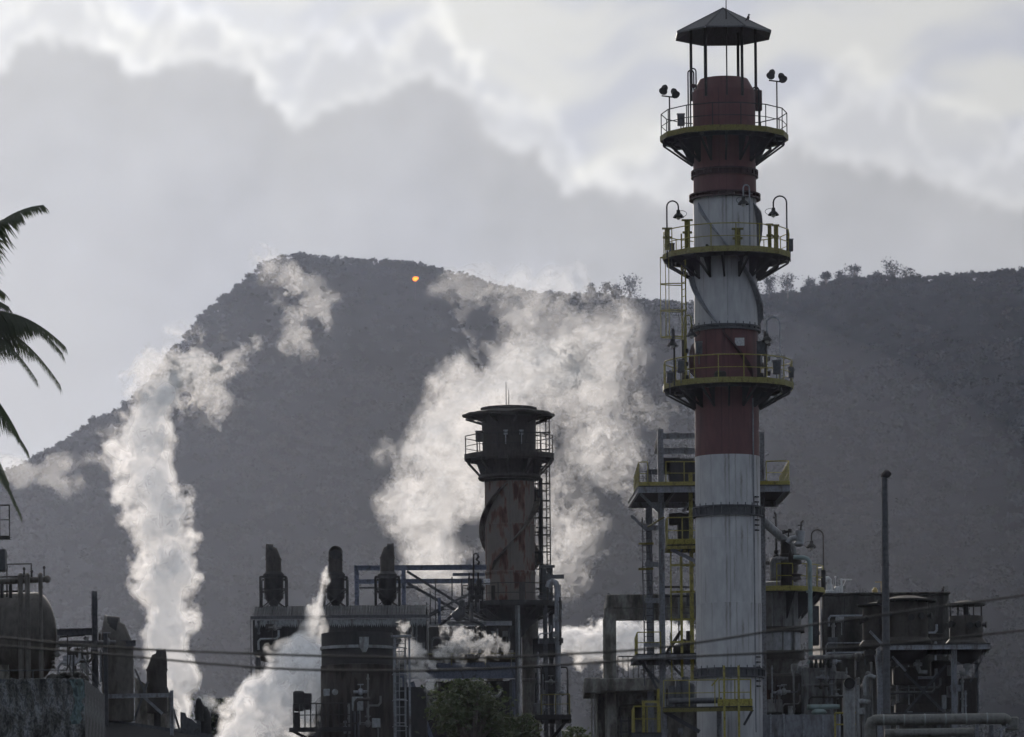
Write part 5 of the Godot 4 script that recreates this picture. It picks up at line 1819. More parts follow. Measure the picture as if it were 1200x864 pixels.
func left_ducts():
	var d := 158.0
	var k := d / F
	var o := thing("duct_trestle", "dark steel frame of beams and one tall post beside the brown tank", "frame", P(110, 1150, d))
	var q := func(x: float, y: float, z := 0.0) -> Vector3: return P(x, y, d) + Vector3(0, 0, z)
	var mk := func(called: String, a: Vector3, c: Vector3, w: float, m: Material):
		var b := B.new()
		b.ibeam(a, c, w, w, 0.02, Vector3.RIGHT if absf((c - a).normalized().y) > 0.9 else Vector3.UP)
		obj(called, b, m, o)
	var t: Vector3 = q.call(111, 740)
	mk.call("post", Vector3(t.x, 0, t.z), Vector3(t.x, q.call(111, 693).y, t.z), 0.2, M.steel_dark)
	mk.call("beam", q.call(60, 741, -0.2), q.call(112, 740, -0.2), 0.24, M.steel_dark)
	mk.call("beam", q.call(60, 756, 0.4), q.call(160, 755, 0.4), 0.2, M.steel_dark)
	mk.call("brace", q.call(99, 747, 0.1), q.call(107, 757, 0.1), 0.12, M.steel_dark)
	mk.call("beam", q.call(62, 748, 0.2), q.call(100, 745, 0.2), 0.05, M.soot)
	t = q.call(127, 800, 1.0)
	mk.call("post", Vector3(t.x, 0, t.z), Vector3(t.x, q.call(127, 745).y, t.z), 0.14, M.steel_dark)
	t = q.call(203, 830, 0.8)
	mk.call("post", Vector3(t.x, 0, t.z), Vector3(t.x, q.call(203, 811).y, t.z), 0.12, M.steel_grey)
	mk.call("beam", q.call(128, 818, 0.9), q.call(205, 816.5, 0.9), 0.14, M.steel_grey)
	mk.call("brace", q.call(159, 785, 0.4), q.call(172, 815, 0.4), 0.06, M.steel_dark)
	mk.call("brace", q.call(170, 818, 0.7), q.call(192, 838, 0.7), 0.1, M.steel_grey)
	mk.call("brace", q.call(174, 800, 0.4), q.call(158, 846, 0.4), 0.07, M.steel_dark)
	mk.call("brace", q.call(196, 806, 0.5), q.call(212, 858, 0.5), 0.07, M.steel_dark)
	ladder("ladder", o, q.call(103, 815, 0.2), q.call(103, 755, 0.2), Vector3.RIGHT, 0.36, M.soot, 0.03, 0.3)
	fittings(o, 66, 126, 745, 800, d, 14, 79)
	# the ducts
	var v := thing("bent_vent", "broad grey bent vent duct beside the tall post at left", "vent", Vector3(q.call(138, 800).x, 0, -d))
	elbow_vent(v, q.call(138.5, 846), q.call(138, 757).y - q.call(138, 846).y, 18.5 * k, Vector3.LEFT, 1.45, M.tank_brown, "duct")
	var b := B.new()
	b.tube(Vector3(q.call(138, 846).x, 0, -d), q.call(138.5, 846), 0.3, -1.0, 12)
	obj("stem", b, M.soot, v)
	v = thing("bent_vent", "darker narrow bent vent duct before the foot of the white steam plume", "vent", Vector3(q.call(182, 800).x, 0, -d))
	elbow_vent(v, q.call(182.5, 835, -0.6), q.call(182, 783).y - q.call(182, 835).y, 12.0 * k, Vector3.RIGHT, 1.5, M.rust_dark, "duct")
	b = B.new()
	b.tube(Vector3(q.call(182, 835).x, 0, -d - 0.6), q.call(182.5, 835, -0.6), 0.12, -1.0, 12)
	obj("stem", b, M.soot, v)
	v = thing("bent_vent", "small jagged bent vent duct at the right end of the left ducts", "vent", Vector3(q.call(232, 850).x, 0, -d - 2))
	elbow_vent(v, q.call(234.5, 866, -2.0), q.call(234, 838).y - q.call(234, 866).y, 8.5 * k, Vector3.LEFT, 1.2, M.soot, "duct")
	elbow_vent(v, q.call(229.5, 842, -1.6), q.call(229, 824).y - q.call(229, 842).y, 5.0 * k, Vector3.LEFT, 1.2, M.soot, "duct")
	b = B.new()
	b.tube(Vector3(q.call(234.5, 866).x, 0, -d - 2), q.call(234.5, 866, -2.0), 0.2, -1.0, 12)
	obj("stem", b, M.soot, v)
	# jagged steel plates beside it
	var pl := thing("broken_hood", "grey steel hood with a torn top edge below the white steam plume", "hood", P(218, 1150, d))
	b = B.new()
	b.slab(PackedVector2Array([Vector2(-0.34, -0.9), Vector2(0.36, -0.9), Vector2(0.36, 0.0), Vector2(0.24, 0.06), Vector2(0.2, -0.05), Vector2(0.05, 0.08), Vector2(-0.12, 0.16), Vector2(-0.16, 0.3), Vector2(-0.34, 0.34)]), q.call(220, 844, -1.2), Vector3.RIGHT, Vector3.UP, 0.06)
	b.box(q.call(220, 868, -1.5), Vector3(0.72, 0.6, 0.7))
	obj("plate", b, M.steel_dark, pl)
	b = B.new()
	b.beam(q.call(212, 852, -1.16), q.call(230, 866, -1.16), 0.05, 0.03)
	b.beam(q.call(230, 852, -1.14), q.call(212, 866, -1.14), 0.05, 0.03)
	obj("cross_brace", b, M.rust_dark, pl)
	# low tin roof in front
	var rf := thing("tin_roof", "sagging dark tin roof along the bottom edge below the vents", "roof", P(185, 1150, d))
	for i in 8:
		b = B.new()
		var x0 := 124.0 + i * 16.0
		var a: Vector3 = q.call(x0, 846 + i * 2.6, 2.0)
		var e: Vector3 = q.call(x0 + 16.0, 846 + (i + 1) * 2.6, 2.0)
		b.hexa([a + Vector3(0, -0.9, 1.2), e + Vector3(0, -0.9, 1.2), e + Vector3(0, -0.04, -1.6), a + Vector3(0, -0.04, -1.6), a + Vector3(0, -0.86, 1.2 + 0.03 * (i % 2)), e + Vector3(0, -0.86, 1.2 + 0.03 * (i % 2)), e + Vector3(0, 0.01 * (i % 2), -1.6), a + Vector3(0, 0.01 * (i % 2), -1.6)])
		obj("roof_sheet", b, M.soot, rf)
	b = B.new()
	b.beam(q.call(128, 846, 0.3), q.call(250, 864, 0.3), 0.14, 0.14)
	for x in [135.0, 240.0]: b.beam(Vector3(q.call(x, 860).x, 0, -d + 1.5), q.call(x, 866, 1.5), 0.15, 0.15)
	obj("roof_beam", b, M.steel_dark, rf)
	# grey plate wall behind the narrow vent
	var gw := thing("block_wall", "pale grey concrete wall behind the narrow bent vent", "wall", P(178, 1150, d + 3))
	b = B.new()
	var a2 := P(158, 824, d + 3.0)
	var e2 := P(200, 820, d + 3.0)
	b.hexa([Vector3(a2.x, 0, a2.z), Vector3(e2.x, 0, e2.z), Vector3(e2.x, 0, e2.z - 0.4), Vector3(a2.x, 0, a2.z - 0.4), up(a2, 0.9), e2, e2 + Vector3(0, 0, -0.4), up(a2, 0.9) + Vector3(0, 0, -0.4)])
	obj("wall_block", b, M.concrete, gw)

# ---- coconut palm at the left edge ----
func palm():
	var d := 125.0
	var crown_at := P(-90, 400, d)
	var o := thing("coconut_palm", "coconut palm whose drooping fronds reach in at the left edge", "palm", Vector3(crown_at.x - 1.2, 0, -d))
	var b := B.new()
	var pts := []
	var rr := []
	for i in 15:
		var t := i / 14.0
		pts.append(Vector3(crown_at.x - 1.2 * pow(1.0 - t, 1.6), crown_at.y * t, -d + 0.3 * sin(t * 3.0)))
		rr.append(lerpf(0.22, 0.12, t) + 0.012 * (i % 2))
	b.pipe(pts, rr, 12)
	obj("trunk", b, M.bark, o)
	var rn := RandomNumberGenerator.new()
	rn.seed = 12
	# fronds given by where they bend and where they end, as seen from here: [bend x, y, tip x, y, towards us]
	var ends := [[-30.0, 248.0, 53.0, 243.0, 0.4], [0.0, 322.0, 76.0, 418.0, 0.5], [-10.0, 330.0, 66.0, 446.0, -1.2], [-10.0, 440.0, 27.0, 517.0, 0.9], [-20.0, 495.0, 20.0, 592.0, 0.2], [-60.0, 520.0, -10.0, 640.0, -0.8], [-5.0, 324.0, 75.0, 404.0, -0.6], [-20.0, 345.0, 48.0, 452.0, 0.9], [-12.0, 452.0, 31.0, 528.0, -0.5], [-25.0, 478.0, 15.0, 572.0, 0.8], [-20.0, 505.0, 23.0, 602.0, -0.4], [-35.0, 255.0, 30.0, 262.0, 1.2], [-40.0, 330.0, 20.0, 372.0, 2.0], [-150.0, 250.0, -240.0, 270.0, 0.5], [-170.0, 340.0, -250.0, 430.0, -0.5], [-160.0, 420.0, -200.0, 560.0, 0.6], [-110.0, 230.0, -140.0, 180.0, -1.2], [-80.0, 300.0, -60.0, 300.0, 2.4], [-60.0, 420.0, -40.0, 540.0, 2.4], [-100.0, 420.0, -110.0, 560.0, -2.4], [-40.0, 300.0, -5.0, 330.0, -2.4]]
	for e in ends:
		var tip: Vector3 = P(e[2], e[3], d) + Vector3(0, 0, e[4])
		var mid: Vector3 = P(e[0], e[1], d) + Vector3(0, 0, e[4] * 0.5)
		var spine := []
		for i in 23:
			var t := i / 22.0
			spine.append(crown_at.lerp(mid, t).lerp(mid.lerp(tip, t), t))
		var fb := B.new()
		var lr := []
		for i in 23: lr.append(lerpf(0.03, 0.004, i / 22.0))
		fb.pipe(spine, lr, 5, false)
		var n := 100
		for i in range(6, n):
			var t := float(i) / n
			var x := t * 22.0
			var p0: Vector3 = spine[int(x)].lerp(spine[mini(int(x) + 1, 22)], x - int(x))
			var dirv: Vector3 = (spine[mini(int(x) + 1, 22)] - spine[int(x)]).normalized()
			var side := dirv.cross(Vector3.UP).normalized()
			var len := 1.2 * sin(clampf(t * 1.1 + 0.12, 0, 1) * PI * 0.86 + 0.25) * (0.85 + 0.3 * rn.randf()) + 0.1
			for s in [-1.0, 1.0]:
				var out: Vector3 = (side * s * 0.55 + dirv * 0.55 + Vector3(0, -0.55 - 0.35 * rn.randf(), 0)).normalized()
				var m1: Vector3 = p0 + out * len * 0.5
				var m2: Vector3 = m1 + (out + Vector3(0, -0.45, 0)).normalized() * len * 0.5
				var w: Vector3 = dirv * 0.022
				fb.quad(p0 - w, p0 + w, m1 + w * 0.9, m1 - w * 0.9)
				fb.tri(m1 - w * 0.9, m1 + w * 0.9, m2)
		obj("frond", fb, M.palm_leaf, o)
	for i in 5:
		b = B.new()
		b.ball(crown_at + Vector3(0.22 * cos(i * 1.3), -0.25, 0.22 * sin(i * 1.3)), Vector3(0.11, 0.14, 0.11), 10)
		obj("coconut", b, M.leaf_mid, o)
# ---- right of the chimney: vessel, block house, cone-roofed drums, pipes ----
func process_vessel():
	var d := 213.0
	var k := d / F
	var ax := P(913, 720, d)
	var c := Vector3(ax.x, 0, -d)
	var H := func(y: float) -> float: return P(913, y, d).y
	var o := thing("process_vessel", "upright steel process vessel with flanges and a yellow railed balcony right of the chimney", "vessel", c)
	var shell := func(called: String, prof: Array, m: Material):
		var b := B.new()
		b.lathe(c, prof.map(func(q): return [q[0] * k, H.call(q[1])]), 36)
		return obj(called, b, m, o)
	shell.call("upper_shell", [[26, 737], [26, 690], [24, 684], [14, 682], [0, 682]], M.steel_mottled)
	shell.call("flange", [[26, 742], [30, 742], [30, 736], [26, 736]], M.rust_dark)
	shell.call("lagging", [[25.5, 764], [25.5, 742]], M.galvanised)
	shell.call("flange", [[26, 774], [29.5, 774], [29.5, 764], [26, 764]], M.rust_dark)
	shell.call("lower_shell", [[13, 1163], [13, 790], [25, 774]], M.steel_mottled)
	# balcony
	var b := B.new()
	var r := 54.0 * k
	var dk_y: float = H.call(694)
	b.lathe(c, [[26.5 * k, dk_y - 0.06], [r, dk_y - 0.06], [r, dk_y], [26.5 * k, dk_y]], 20, -0.9, 2.1)
	var dk := obj("balcony", b, M.soot, o)
	b = B.new()
	b.lathe(c, [[r + 0.01, dk_y - 0.1], [r + 0.022, dk_y - 0.1], [r + 0.022, dk_y + 0.13], [r + 0.01, dk_y + 0.13]], 20, -0.9, 2.1)
	obj("toe_board", b, M.yellow_paint, dk)
	var pts := []
	for i in 7:
		var a := lerpf(-0.1, 2.05, i / 6.0)
		pts.append(Vector3(c.x + sin(a) * r * 0.97, dk_y, c.z + cos(a) * r * 0.97))
	railing(dk, pts, 1.15, M.yellow_paint, false, 0.028, 1.1)
	for a in [0.3, 1.0, 1.6]:
		b = B.new()
		var u := Vector3(sin(a), 0, cos(a))
		b.slab(PackedVector2Array([Vector2(26 * k, -0.07), Vector2(r - 0.05, -0.07), Vector2(26 * k, -1.3)]), c + Vector3(0, dk_y, 0), u, Vector3.UP, 0.05)
		obj("bracket", b, M.soot, dk)
	# vertical ribs and pipes on the shell
	for a in [-0.35, 0.1, 0.62]:
		b = B.new()
		var u := Vector3(sin(a), 0, cos(a)) * (27.5 * k)
		b.tube(c + u + Vector3(0, H.call(773), 0), c + u + Vector3(0, H.call(697), 0), 0.04 + 0.04 * a, -1.0, 8)
		obj("riser_pipe", b, M.steel_mottled if a > 0.0 else M.galv_dull, o)
	# the slanting pipe from the chimney with its elbow, and the pipes on top
	var z := 1.2
	var q := func(x: float, y: float, dz := 0.0) -> Vector3: return P(x, y, d) + Vector3(0, 0, z + dz)
	b = B.new()
	b.pipe([q.call(878, 600), q.call(900, 620), q.call(918, 636), q.call(923, 641), q.call(926, 646), q.call(927.5, 653)], 5.0 * k, 16)
	obj("slanting_pipe", b, M.galv_dull, o)
	b = B.new()
	b.lathe(q.call(927.5, 653), [[0.21, -0.08], [0.3, -0.08], [0.3, 0.02], [0.21, 0.02]], 16)
	b.tube(q.call(927.5, 653), q.call(928, 664), 0.2, -1.0, 12)
	b.lathe(q.call(919, 652, 0.1), [[0.22, -0.15], [0.3, -0.12], [0.3, -0.04], [0.22, 0.0]], 16)
	b.tube(q.call(919, 690, 0.1), q.call(919, 636, 0.1), 0.24, -1.0, 14)
	obj("neck", b, M.rust_dark, o)
	b = B.new()
	b.pipe([q.call(921, 640, 0.4), q.call(924, 635.5, 0.4), q.call(930, 634, 0.4), q.call(937, 635, 0.4)], 0.13, 12)
	b.tube(q.call(935, 640, 0.4), q.call(935, 626, 0.4), 0.2, 0.24, 14)
	b.ball(q.call(934, 641, 0.4), Vector3(0.24, 0.16, 0.24), 14)
	obj("bright_valve", b, M.galvanised, o)
	b = B.new()
	b.pipe([q.call(936, 627, 0.4), q.call(936.5, 616.5, 0.4), q.call(939, 614, 0.4)], 0.04, 6)
	b.tube(q.call(932.5, 619.5, 0.4), q.call(938, 619.5, 0.4), 0.03, -1.0, 6)
	b.tube(q.call(916.5, 628, 0.3), q.call(924.5, 626, 0.3), 0.06, -1.0, 8)
	b.lathe(q.call(916.5, 627.5, 0.3), [[0.0, -0.08], [0.08, -0.08], [0.08, 0.09], [0, 0.09]], 8)
	b.lathe(q.call(923.5, 626, 0.3), [[0.0, -0.08], [0.08, -0.08], [0.08, 0.09], [0, 0.09]], 8)
	b.tube(q.call(922, 637, 0.3), q.call(922, 627, 0.3), 0.04, -1.0, 6)
	obj("handwheel", b, M.soot, o)
	b = B.new()
	b.pipe([q.call(908, 655), q.call(907.5, 610), q.call(907.5, 606), q.call(905.5, 603.5)], 0.05, 7)
	b.tube(q.call(904, 609.5), q.call(908, 609.5), 0.05, -1.0, 6)
	b.lathe(q.call(908, 652), [[0.1, -0.3], [0.14, -0.3], [0.14, -0.1], [0.07, 0.0], [0.1, 0.05], [0.1, 0.15], [0.05, 0.2]], 12)
	obj("standpipe", b, M.soot, o)
	b = B.new()
	b.pipe([q.call(903, 680, 0.5), q.call(902, 664, 0.5), q.call(903.5, 659.5, 0.5), q.call(908, 658.5, 0.5), q.call(925, 659.5, 0.5)], 0.1, 12)
	b.lathe(q.call(907, 676, 0.2), [[0.22, -0.3], [0.26, -0.2], [0.26, 0.5], [0.2, 0.62], [0.0, 0.66]], 16)
	obj("bypass_pipe", b, M.steel_mottled, o)
	b = B.new()
	for f in [[929.0, 674.0, 0.16, 0.5], [924.0, 670.0, 0.12, 0.9], [931.0, 660.0, 0.24, 0.26], [930.0, 680.0, 0.28, 0.2]]:
		b.lathe(q.call(f[0], f[1], 0.7), [[0.0, -f[3]], [f[2], -f[3] * 0.8], [f[2] * 0.7, 0.0], [f[2], f[3] * 0.6], [0.0, f[3]]], 12)
	b.tube(q.call(893, 663, 0.2), q.call(903, 663, 0.2), 0.09, -1.0, 8)
	obj("valve", b, M.rust_dark, o)
	# green downpipe with an elbow
	var g := thing("green_pipe", "grey green pipe with an elbow, running down in front of the vessel's balcony", "pipe", Vector3(q.call(944, 760, 2.0).x, 0, -d + z + 2.0))
	b = B.new()
	b.pipe([q.call(925, 660, 2.0), q.call(937, 660.5, 2.0), q.call(941, 662, 2.0), q.call(943.5, 665.5, 2.0), q.call(944, 671, 2.0), Vector3(q.call(944, 760, 2.0).x, 0, -d + z + 2.0)], 0.10, 12)
	obj("pipe_run", b, M.green_pipe, g)
	for y in [700.0, 782.0, 836.0]:
		b = B.new()
		b.lathe(Vector3(q.call(944, 760, 2.0).x, P(944, y, d).y, -d + z + 2.0), [[0.1, -0.05], [0.15, -0.05], [0.15, 0.05], [0.1, 0.05]], 14)
		obj("coupling", b, M.green_pipe, g)
	gooseneck("gooseneck lamp with a round bulb on the vessel's balcony, right of the chimney", Vector3(c.x + r * 0.97, dk_y, c.z + 0.2), 72 * k, Vector3(-1, 0, 0.1).normalized(), 14 * k, 6 * k, M.soot)
	var bd := B.new()
	bd.bbox(Vector3(c.x + r * 0.95, dk_y + 0.5, c.z + 0.5), Vector3(0.22, 0.9, 0.2), 0.02)
	obj("switch_box", bd, M.soot, dk)

func block_house():
	var d := 222.0
	var o := thing("concrete_blockhouse", "dark concrete block house with small white vents on its flat roof", "building", P(1038, 1158, d))
	var q := func(x: float, y: float, z := 0.0) -> Vector3: return P(x, y, d) + Vector3(0, 0, z)
	var a: Vector3 = q.call(963.5, 698)
	var e: Vector3 = q.call(1112, 698)
	var yt := a.y
	var b := B.new()
	b.bbox(Vector3((a.x + e.x) * 0.5, yt * 0.5, -d - 4.0), Vector3(e.x - a.x, yt, 8.0), 0.06)
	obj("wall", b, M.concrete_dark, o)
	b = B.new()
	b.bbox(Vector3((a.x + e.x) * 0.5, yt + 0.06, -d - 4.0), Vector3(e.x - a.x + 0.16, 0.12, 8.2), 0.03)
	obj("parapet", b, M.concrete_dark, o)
	for x in [990.0, 1016.0]:
		b = B.new()
		b.box(q.call(x, 740, 0.02) , Vector3(0.04, 3.2, 0.05))
		obj("joint", b, M.soot, o)
	b = B.new()
	b.bbox(q.call(957, 732, -1.0), Vector3(0.35, 1.9, 0.6), 0.03)
	b.beam(q.call(950, 744, -0.6), q.call(962, 741, -0.6), 0.14, 0.16)
	b.beam(q.call(950, 744, -0.6), q.call(951, 753, -0.6), 0.1, 0.1)
	obj("side_duct", b, M.steel_dark, o)
	b = B.new()
	b.beam(q.call(962, 780, 0.1), q.call(962, 700, 0.1), 0.06, 0.06)
	obj("corner_strip", b, M.steel_grey, o)
	fittings(o, 968, 1108, 708, 780, d, 18, 80)
	# roof fittings
	b = B.new()
	var p: Vector3 = q.call(974, 697, -1.0)
	b.lathe(p, [[0.26, 0.0], [0.26, 0.25], [0.16, 0.3], [0.16, 0.55], [0.0, 0.58]], 14)
	b.pipe([up(p, 0.5), up(p, 0.78), p + Vector3(-0.08, 0.86, 0.1), p + Vector3(-0.2, 0.84, 0.2), p + Vector3(-0.24, 0.7, 0.22)], 0.11, 10)
	b.lathe(p + Vector3(0.36, 0, 0.1), [[0.14, 0.0], [0.14, 0.4], [0.08, 0.46], [0, 0.46]], 12)
	b.lathe(p + Vector3(0.56, 0, 0.0), [[0.1, 0.0], [0.1, 0.5], [0, 0.52]], 12)
	obj("white_vent", b, M.white_plain, o)
	b = B.new()
	p = q.call(988, 697, -1.0)
	b.tube(p, up(p, 0.86), 0.05, -1.0, 8)
	b.beam(up(p, 0.8) + Vector3(-0.08, 0, 0), up(p, 0.8) + Vector3(0.52, 0, 0), 0.05, 0.06)
	b.beam(up(p, 0.35), up(p, 0.78) + Vector3(0.22, 0, 0), 0.03, 0.04)
	p = q.call(981, 697, -1.0)
	b.tube(p, up(p, 0.9), 0.02, -1.0, 6)
	b.ball(up(p, 0.92), Vector3(0.05, 0.05, 0.05), 8)
	obj("aerial_bracket", b, M.white_plain, o)
	b = B.new()
	p = q.call(1027.5, 698, -1.0)
	b.lathe(p, [[0.1, 0.0], [0.15, 0.15], [0.14, 0.34], [0.06, 0.46], [0.0, 0.48]], 14)
	b.beam(up(p, 0.72), up(p, 0.72) + Vector3(0.34, 0, 0), 0.03, 0.04)
	b.tube(p + Vector3(0.3, 0, 0), p + Vector3(0.3, 0.72, 0), 0.02, -1.0, 6)
	obj("brass_vent", b, M.brass, o)
	for i in 5:
		b = B.new()
		p = q.call(1006 + i * 3.6, 697, -2.0)
		b.tube(p, up(p, 0.3 + 0.09 * (i % 3)), 0.02, -1.0, 6)
		b.beam(up(p, 0.2), up(p, 0.2) + Vector3(0.14, 0.02, 0), 0.02, 0.02)
		obj("wire_guard", b, M.steel_grey, o)
	perched_bird("small dark bird perched on the block house roof corner", q.call(1106, 697, -0.3) + Vector3(0, 0.13, 0), 1.0)

func perched_bird(label: String, p: Vector3, s: float) -> void:
	var b := B.new()
	b.ball(p + Vector3(0, 0.12, 0) * s, Vector3(0.07, 0.10, 0.07) * s, 10)
	b.ball(p + Vector3(0.03, 0.25, 0) * s, Vector3(0.05, 0.05, 0.05) * s, 8)
	b.pipe([p + Vector3(0.07, 0.25, 0) * s, p + Vector3(0.12, 0.245, 0) * s], [0.016 * s, 0.002], 5)
	b.pipe([p + Vector3(-0.03, 0.1, 0) * s, p + Vector3(-0.09, 0.02, 0) * s, p + Vector3(-0.14, -0.05, 0) * s], [0.05 * s, 0.035 * s, 0.02 * s], 6)
	b.tube(p + Vector3(-0.02, 0, 0) * s, p + Vector3(-0.01, 0.06, 0) * s, 0.008, -1.0, 4)
	b.tube(p + Vector3(0.03, 0, 0) * s, p + Vector3(0.02, 0.06, 0) * s, 0.008, -1.0, 4)
	var o := obj("bird", b, M.soot)
	tag(o, label, "bird")

# cone-roofed drums on their stand
func drum_stand():
	var d := 204.0
	var k := d / F
	var st := thing("drum_stand", "dark steel stand with braced columns carrying the cone-roofed drums", "stand", P(1090, 1158, d))
	var q := func(x: float, y: float, z := 0.0) -> Vector3: return P(x, y, d) + Vector3(0, 0, z)
	var mk := func(called: String, a: Vector3, c: Vector3, w: float, h: float, m: Material):
		var b := B.new()
		b.ibeam(a, c, w, h, 0.02, Vector3.RIGHT if absf((c - a).normalized().y) > 0.9 else Vector3.UP)
		obj(called, b, m, st)
	var deck := deck_platform(st, [q.call(1030, 758, 1.6), q.call(1156, 757, 1.6), q.call(1156, 757, -2.2), q.call(1030, 758, -2.2)], 0.2, M.steel_grey)
	for f in [[1027.0, 1.4, 0.16], [1033.0, 0.6, 0.22], [1114.5, 1.5, 0.24], [1124.0, -2.0, 0.2], [1054.0, -1.0, 0.12], [1150.0, -2.0, 0.16]]:
		var t: Vector3 = q.call(f[0], 800, f[1])
		mk.call("column", Vector3(t.x, 0, t.z), Vector3(t.x, q.call(f[0], 762).y, t.z), f[2], f[2], M.steel_grey)
	mk.call("brace", q.call(1044, 771, 0.8), q.call(1060, 788, 0.8), 0.1, 0.1, M.steel_grey)
	mk.call("brace", q.call(1017, 742, 1.2), q.call(1031, 757, 1.2), 0.1, 0.1, M.steel_grey)
	mk.call("brace", q.call(1156, 762, 0.0), q.call(1137, 800, 0.0), 0.08, 0.08, M.steel_dark)
	mk.call("brace", q.call(1060, 790, 0.5), q.call(1110, 840, 0.5), 0.1, 0.1, M.steel_dark)
	mk.call("brace", q.call(1108, 780, 0.4), q.call(1060, 836, 0.4), 0.1, 0.1, M.steel_dark)
	mk.call("brace", q.call(1024, 770, 1.2), q.call(1028, 812, 1.2), 0.1, 0.1, M.steel_grey)
	mk.call("beam", q.call(1030, 838, 0.4), q.call(1126, 837, 0.4), 0.12, 0.14, M.steel_dark)
	# discharge pipes under the drums
	for f in [[1075.0, 780.0, 1086.0], [1133.0, 782.0, 1124.0]]:
		var b := B.new()
		b.pipe([q.call(f[0], f[1] - 6, 0.3), q.call(f[0], f[1] + 3, 0.3), q.call(f[0] + (f[2] - f[0]) * 0.2, f[1] + 8, 0.3), q.call(f[2], f[1] + 8.5, 0.3)], 0.1, 10)
		b.lathe(q.call(f[0], f[1] - 1, 0.3), [[0.1, -0.1], [0.2, -0.08], [0.2, 0.05], [0.1, 0.1]], 12)
		obj("discharge_pipe", b, M.galv_dull, st)
	# machinery and dark casings beneath
	for f in [[1062.0, 792.0, 1.1, 0.8, -0.6], [1090.0, 812.0, 1.6, 1.6, -1.8], [1108.0, 800.0, 0.9, 2.2, -2.2], [1140.0, 815.0, 0.8, 1.8, -2.2], [1076.0, 832.0, 1.9, 0.7, -0.9]]:
		var b := B.new()
		b.bbox(q.call(f[0], f[1], f[4]), Vector3(f[2], f[3], 0.7), 0.06)
		obj("casing", b, M.rust_dark, st)
	fittings(st, 1040, 1150, 768, 845, d + 1.0, 20, 81)
	var drum := func(label: String, x: float, r: float, y_roof: float, y_eave: float, r_roof: float, y_top: float, y_base: float, z: float, bowl: float):
		var ax: Vector3 = q.call(x, 760, z)
		var c := Vector3(ax.x, 0, ax.z)
		var H := func(y: float) -> float: return P(x, y, d).y
		var o := thing("cone_roofed_drum", label, "drum", Vector3(c.x, H.call(757), c.z))
		var b := B.new()
		b.lathe(c, [[r * k, H.call(756.6)], [r * k, H.call(y_top)], [(r - 1.0) * k, H.call(y_top)], [(r - 1.0) * k, H.call(y_top + 6)], [0, H.call(y_top + 6)]], 36)
		obj("shell", b, M.drum_brown, o)
		b = B.new()
		b.lathe(c, [[(r + 0.3) * k, H.call(y_base - 1.0)], [(r + 4.5) * k, H.call(y_base + 4)], [(r + 4.5) * k, H.call(y_base + 6.5)], [(r + 0.2) * k, H.call(y_base + 6.8)]], 36)
		obj("skirt", b, M.drum_brown, o)
		b = B.new()
		b.lathe(c, [[0.0, H.call(y_eave - 0.2)], [r_roof * k, H.call(y_eave + 1.2)], [r_roof * k, H.call(y_eave)], [r_roof * 0.3 * k, H.call(y_roof + 1.0)], [0.0, H.call(y_roof)]], 36)
		var roof := obj("cone_roof", b, M.rust_dark, o)
		b = B.new()
		b.lathe(c, [[r_roof * k * 0.98, H.call(y_eave + 2.2)], [r_roof * k + 0.03, H.call(y_eave + 2.2)], [r_roof * k + 0.03, H.call(y_eave - 0.3)], [r_roof * k * 0.98, H.call(y_eave - 0.3)]], 36)
		obj("roof_edge", b, M.soot, roof)
		for i in 6:
			var a := TAU * (i + 0.4) / 6
			b = B.new()
			var u := Vector3(sin(a), 0, cos(a)) * (r - 1.5) * k
			b.tube(c + u + Vector3(0, H.call(y_top + 1), 0), c + u + Vector3(0, H.call(y_eave + 1), 0), 0.035, -1.0, 6)
			obj("roof_post", b, M.soot, o)
		b = B.new()
		b.tube(Vector3(c.x, H.call(y_top + 6), c.z), Vector3(c.x, H.call(y_eave), c.z), 0.12, -1.0, 10)
		obj("centre_pipe", b, M.soot, o)
		b = B.new()
		b.lathe(c, [[0.0, H.call(765 + bowl)], [r * 0.35 * k, H.call(765 + bowl * 0.92)], [r * 0.7 * k, H.call(765 + bowl * 0.6)], [r * 0.95 * k, H.call(765)], [r * 0.95 * k, H.call(759)]], 32)
		obj("bowl", b, M.soot, o)
		for f in [[-0.9, 0.35], [0.1, 0.45], [0.55, 0.4], [1.3, 0.38], [-1.35, 0.42]]:
			b = B.new()
			var u := Vector3(sin(f[0]), 0, cos(f[0]))
			var y: float = lerpf(H.call(y_top), H.call(y_base), f[1])
			b.tube(c + u * r * k * 0.95 + Vector3(0, y, 0), c + u * (r * k + 0.16) + Vector3(0, y, 0), 0.09, -1.0, 10)
			b.tube(c + u * (r * k + 0.12) + Vector3(0, y, 0), c + u * (r * k + 0.19) + Vector3(0, y, 0), 0.15, -1.0, 12)
			obj("nozzle", b, M.soot, o)
		return o
	drum.call("widest cone-roofed brown drum, its top level with the block house roof", 1064.0, 25.0, 697.0, 703.0, 34.0, 706.0, 748.0, -0.4, 14.0)
	drum.call("brown drum with a flat cone roof, half hidden behind the tall thin pipe", 1034.0, 18.0, 701.0, 704.5, 24.0, 707.0, 748.0, -2.2, 12.0)
	drum.call("narrower brown drum at right whose cone roof stands clear on posts", 1132.0, 19.5, 704.0, 708.5, 22.0, 723.0, 750.0, 0.2, 14.0)

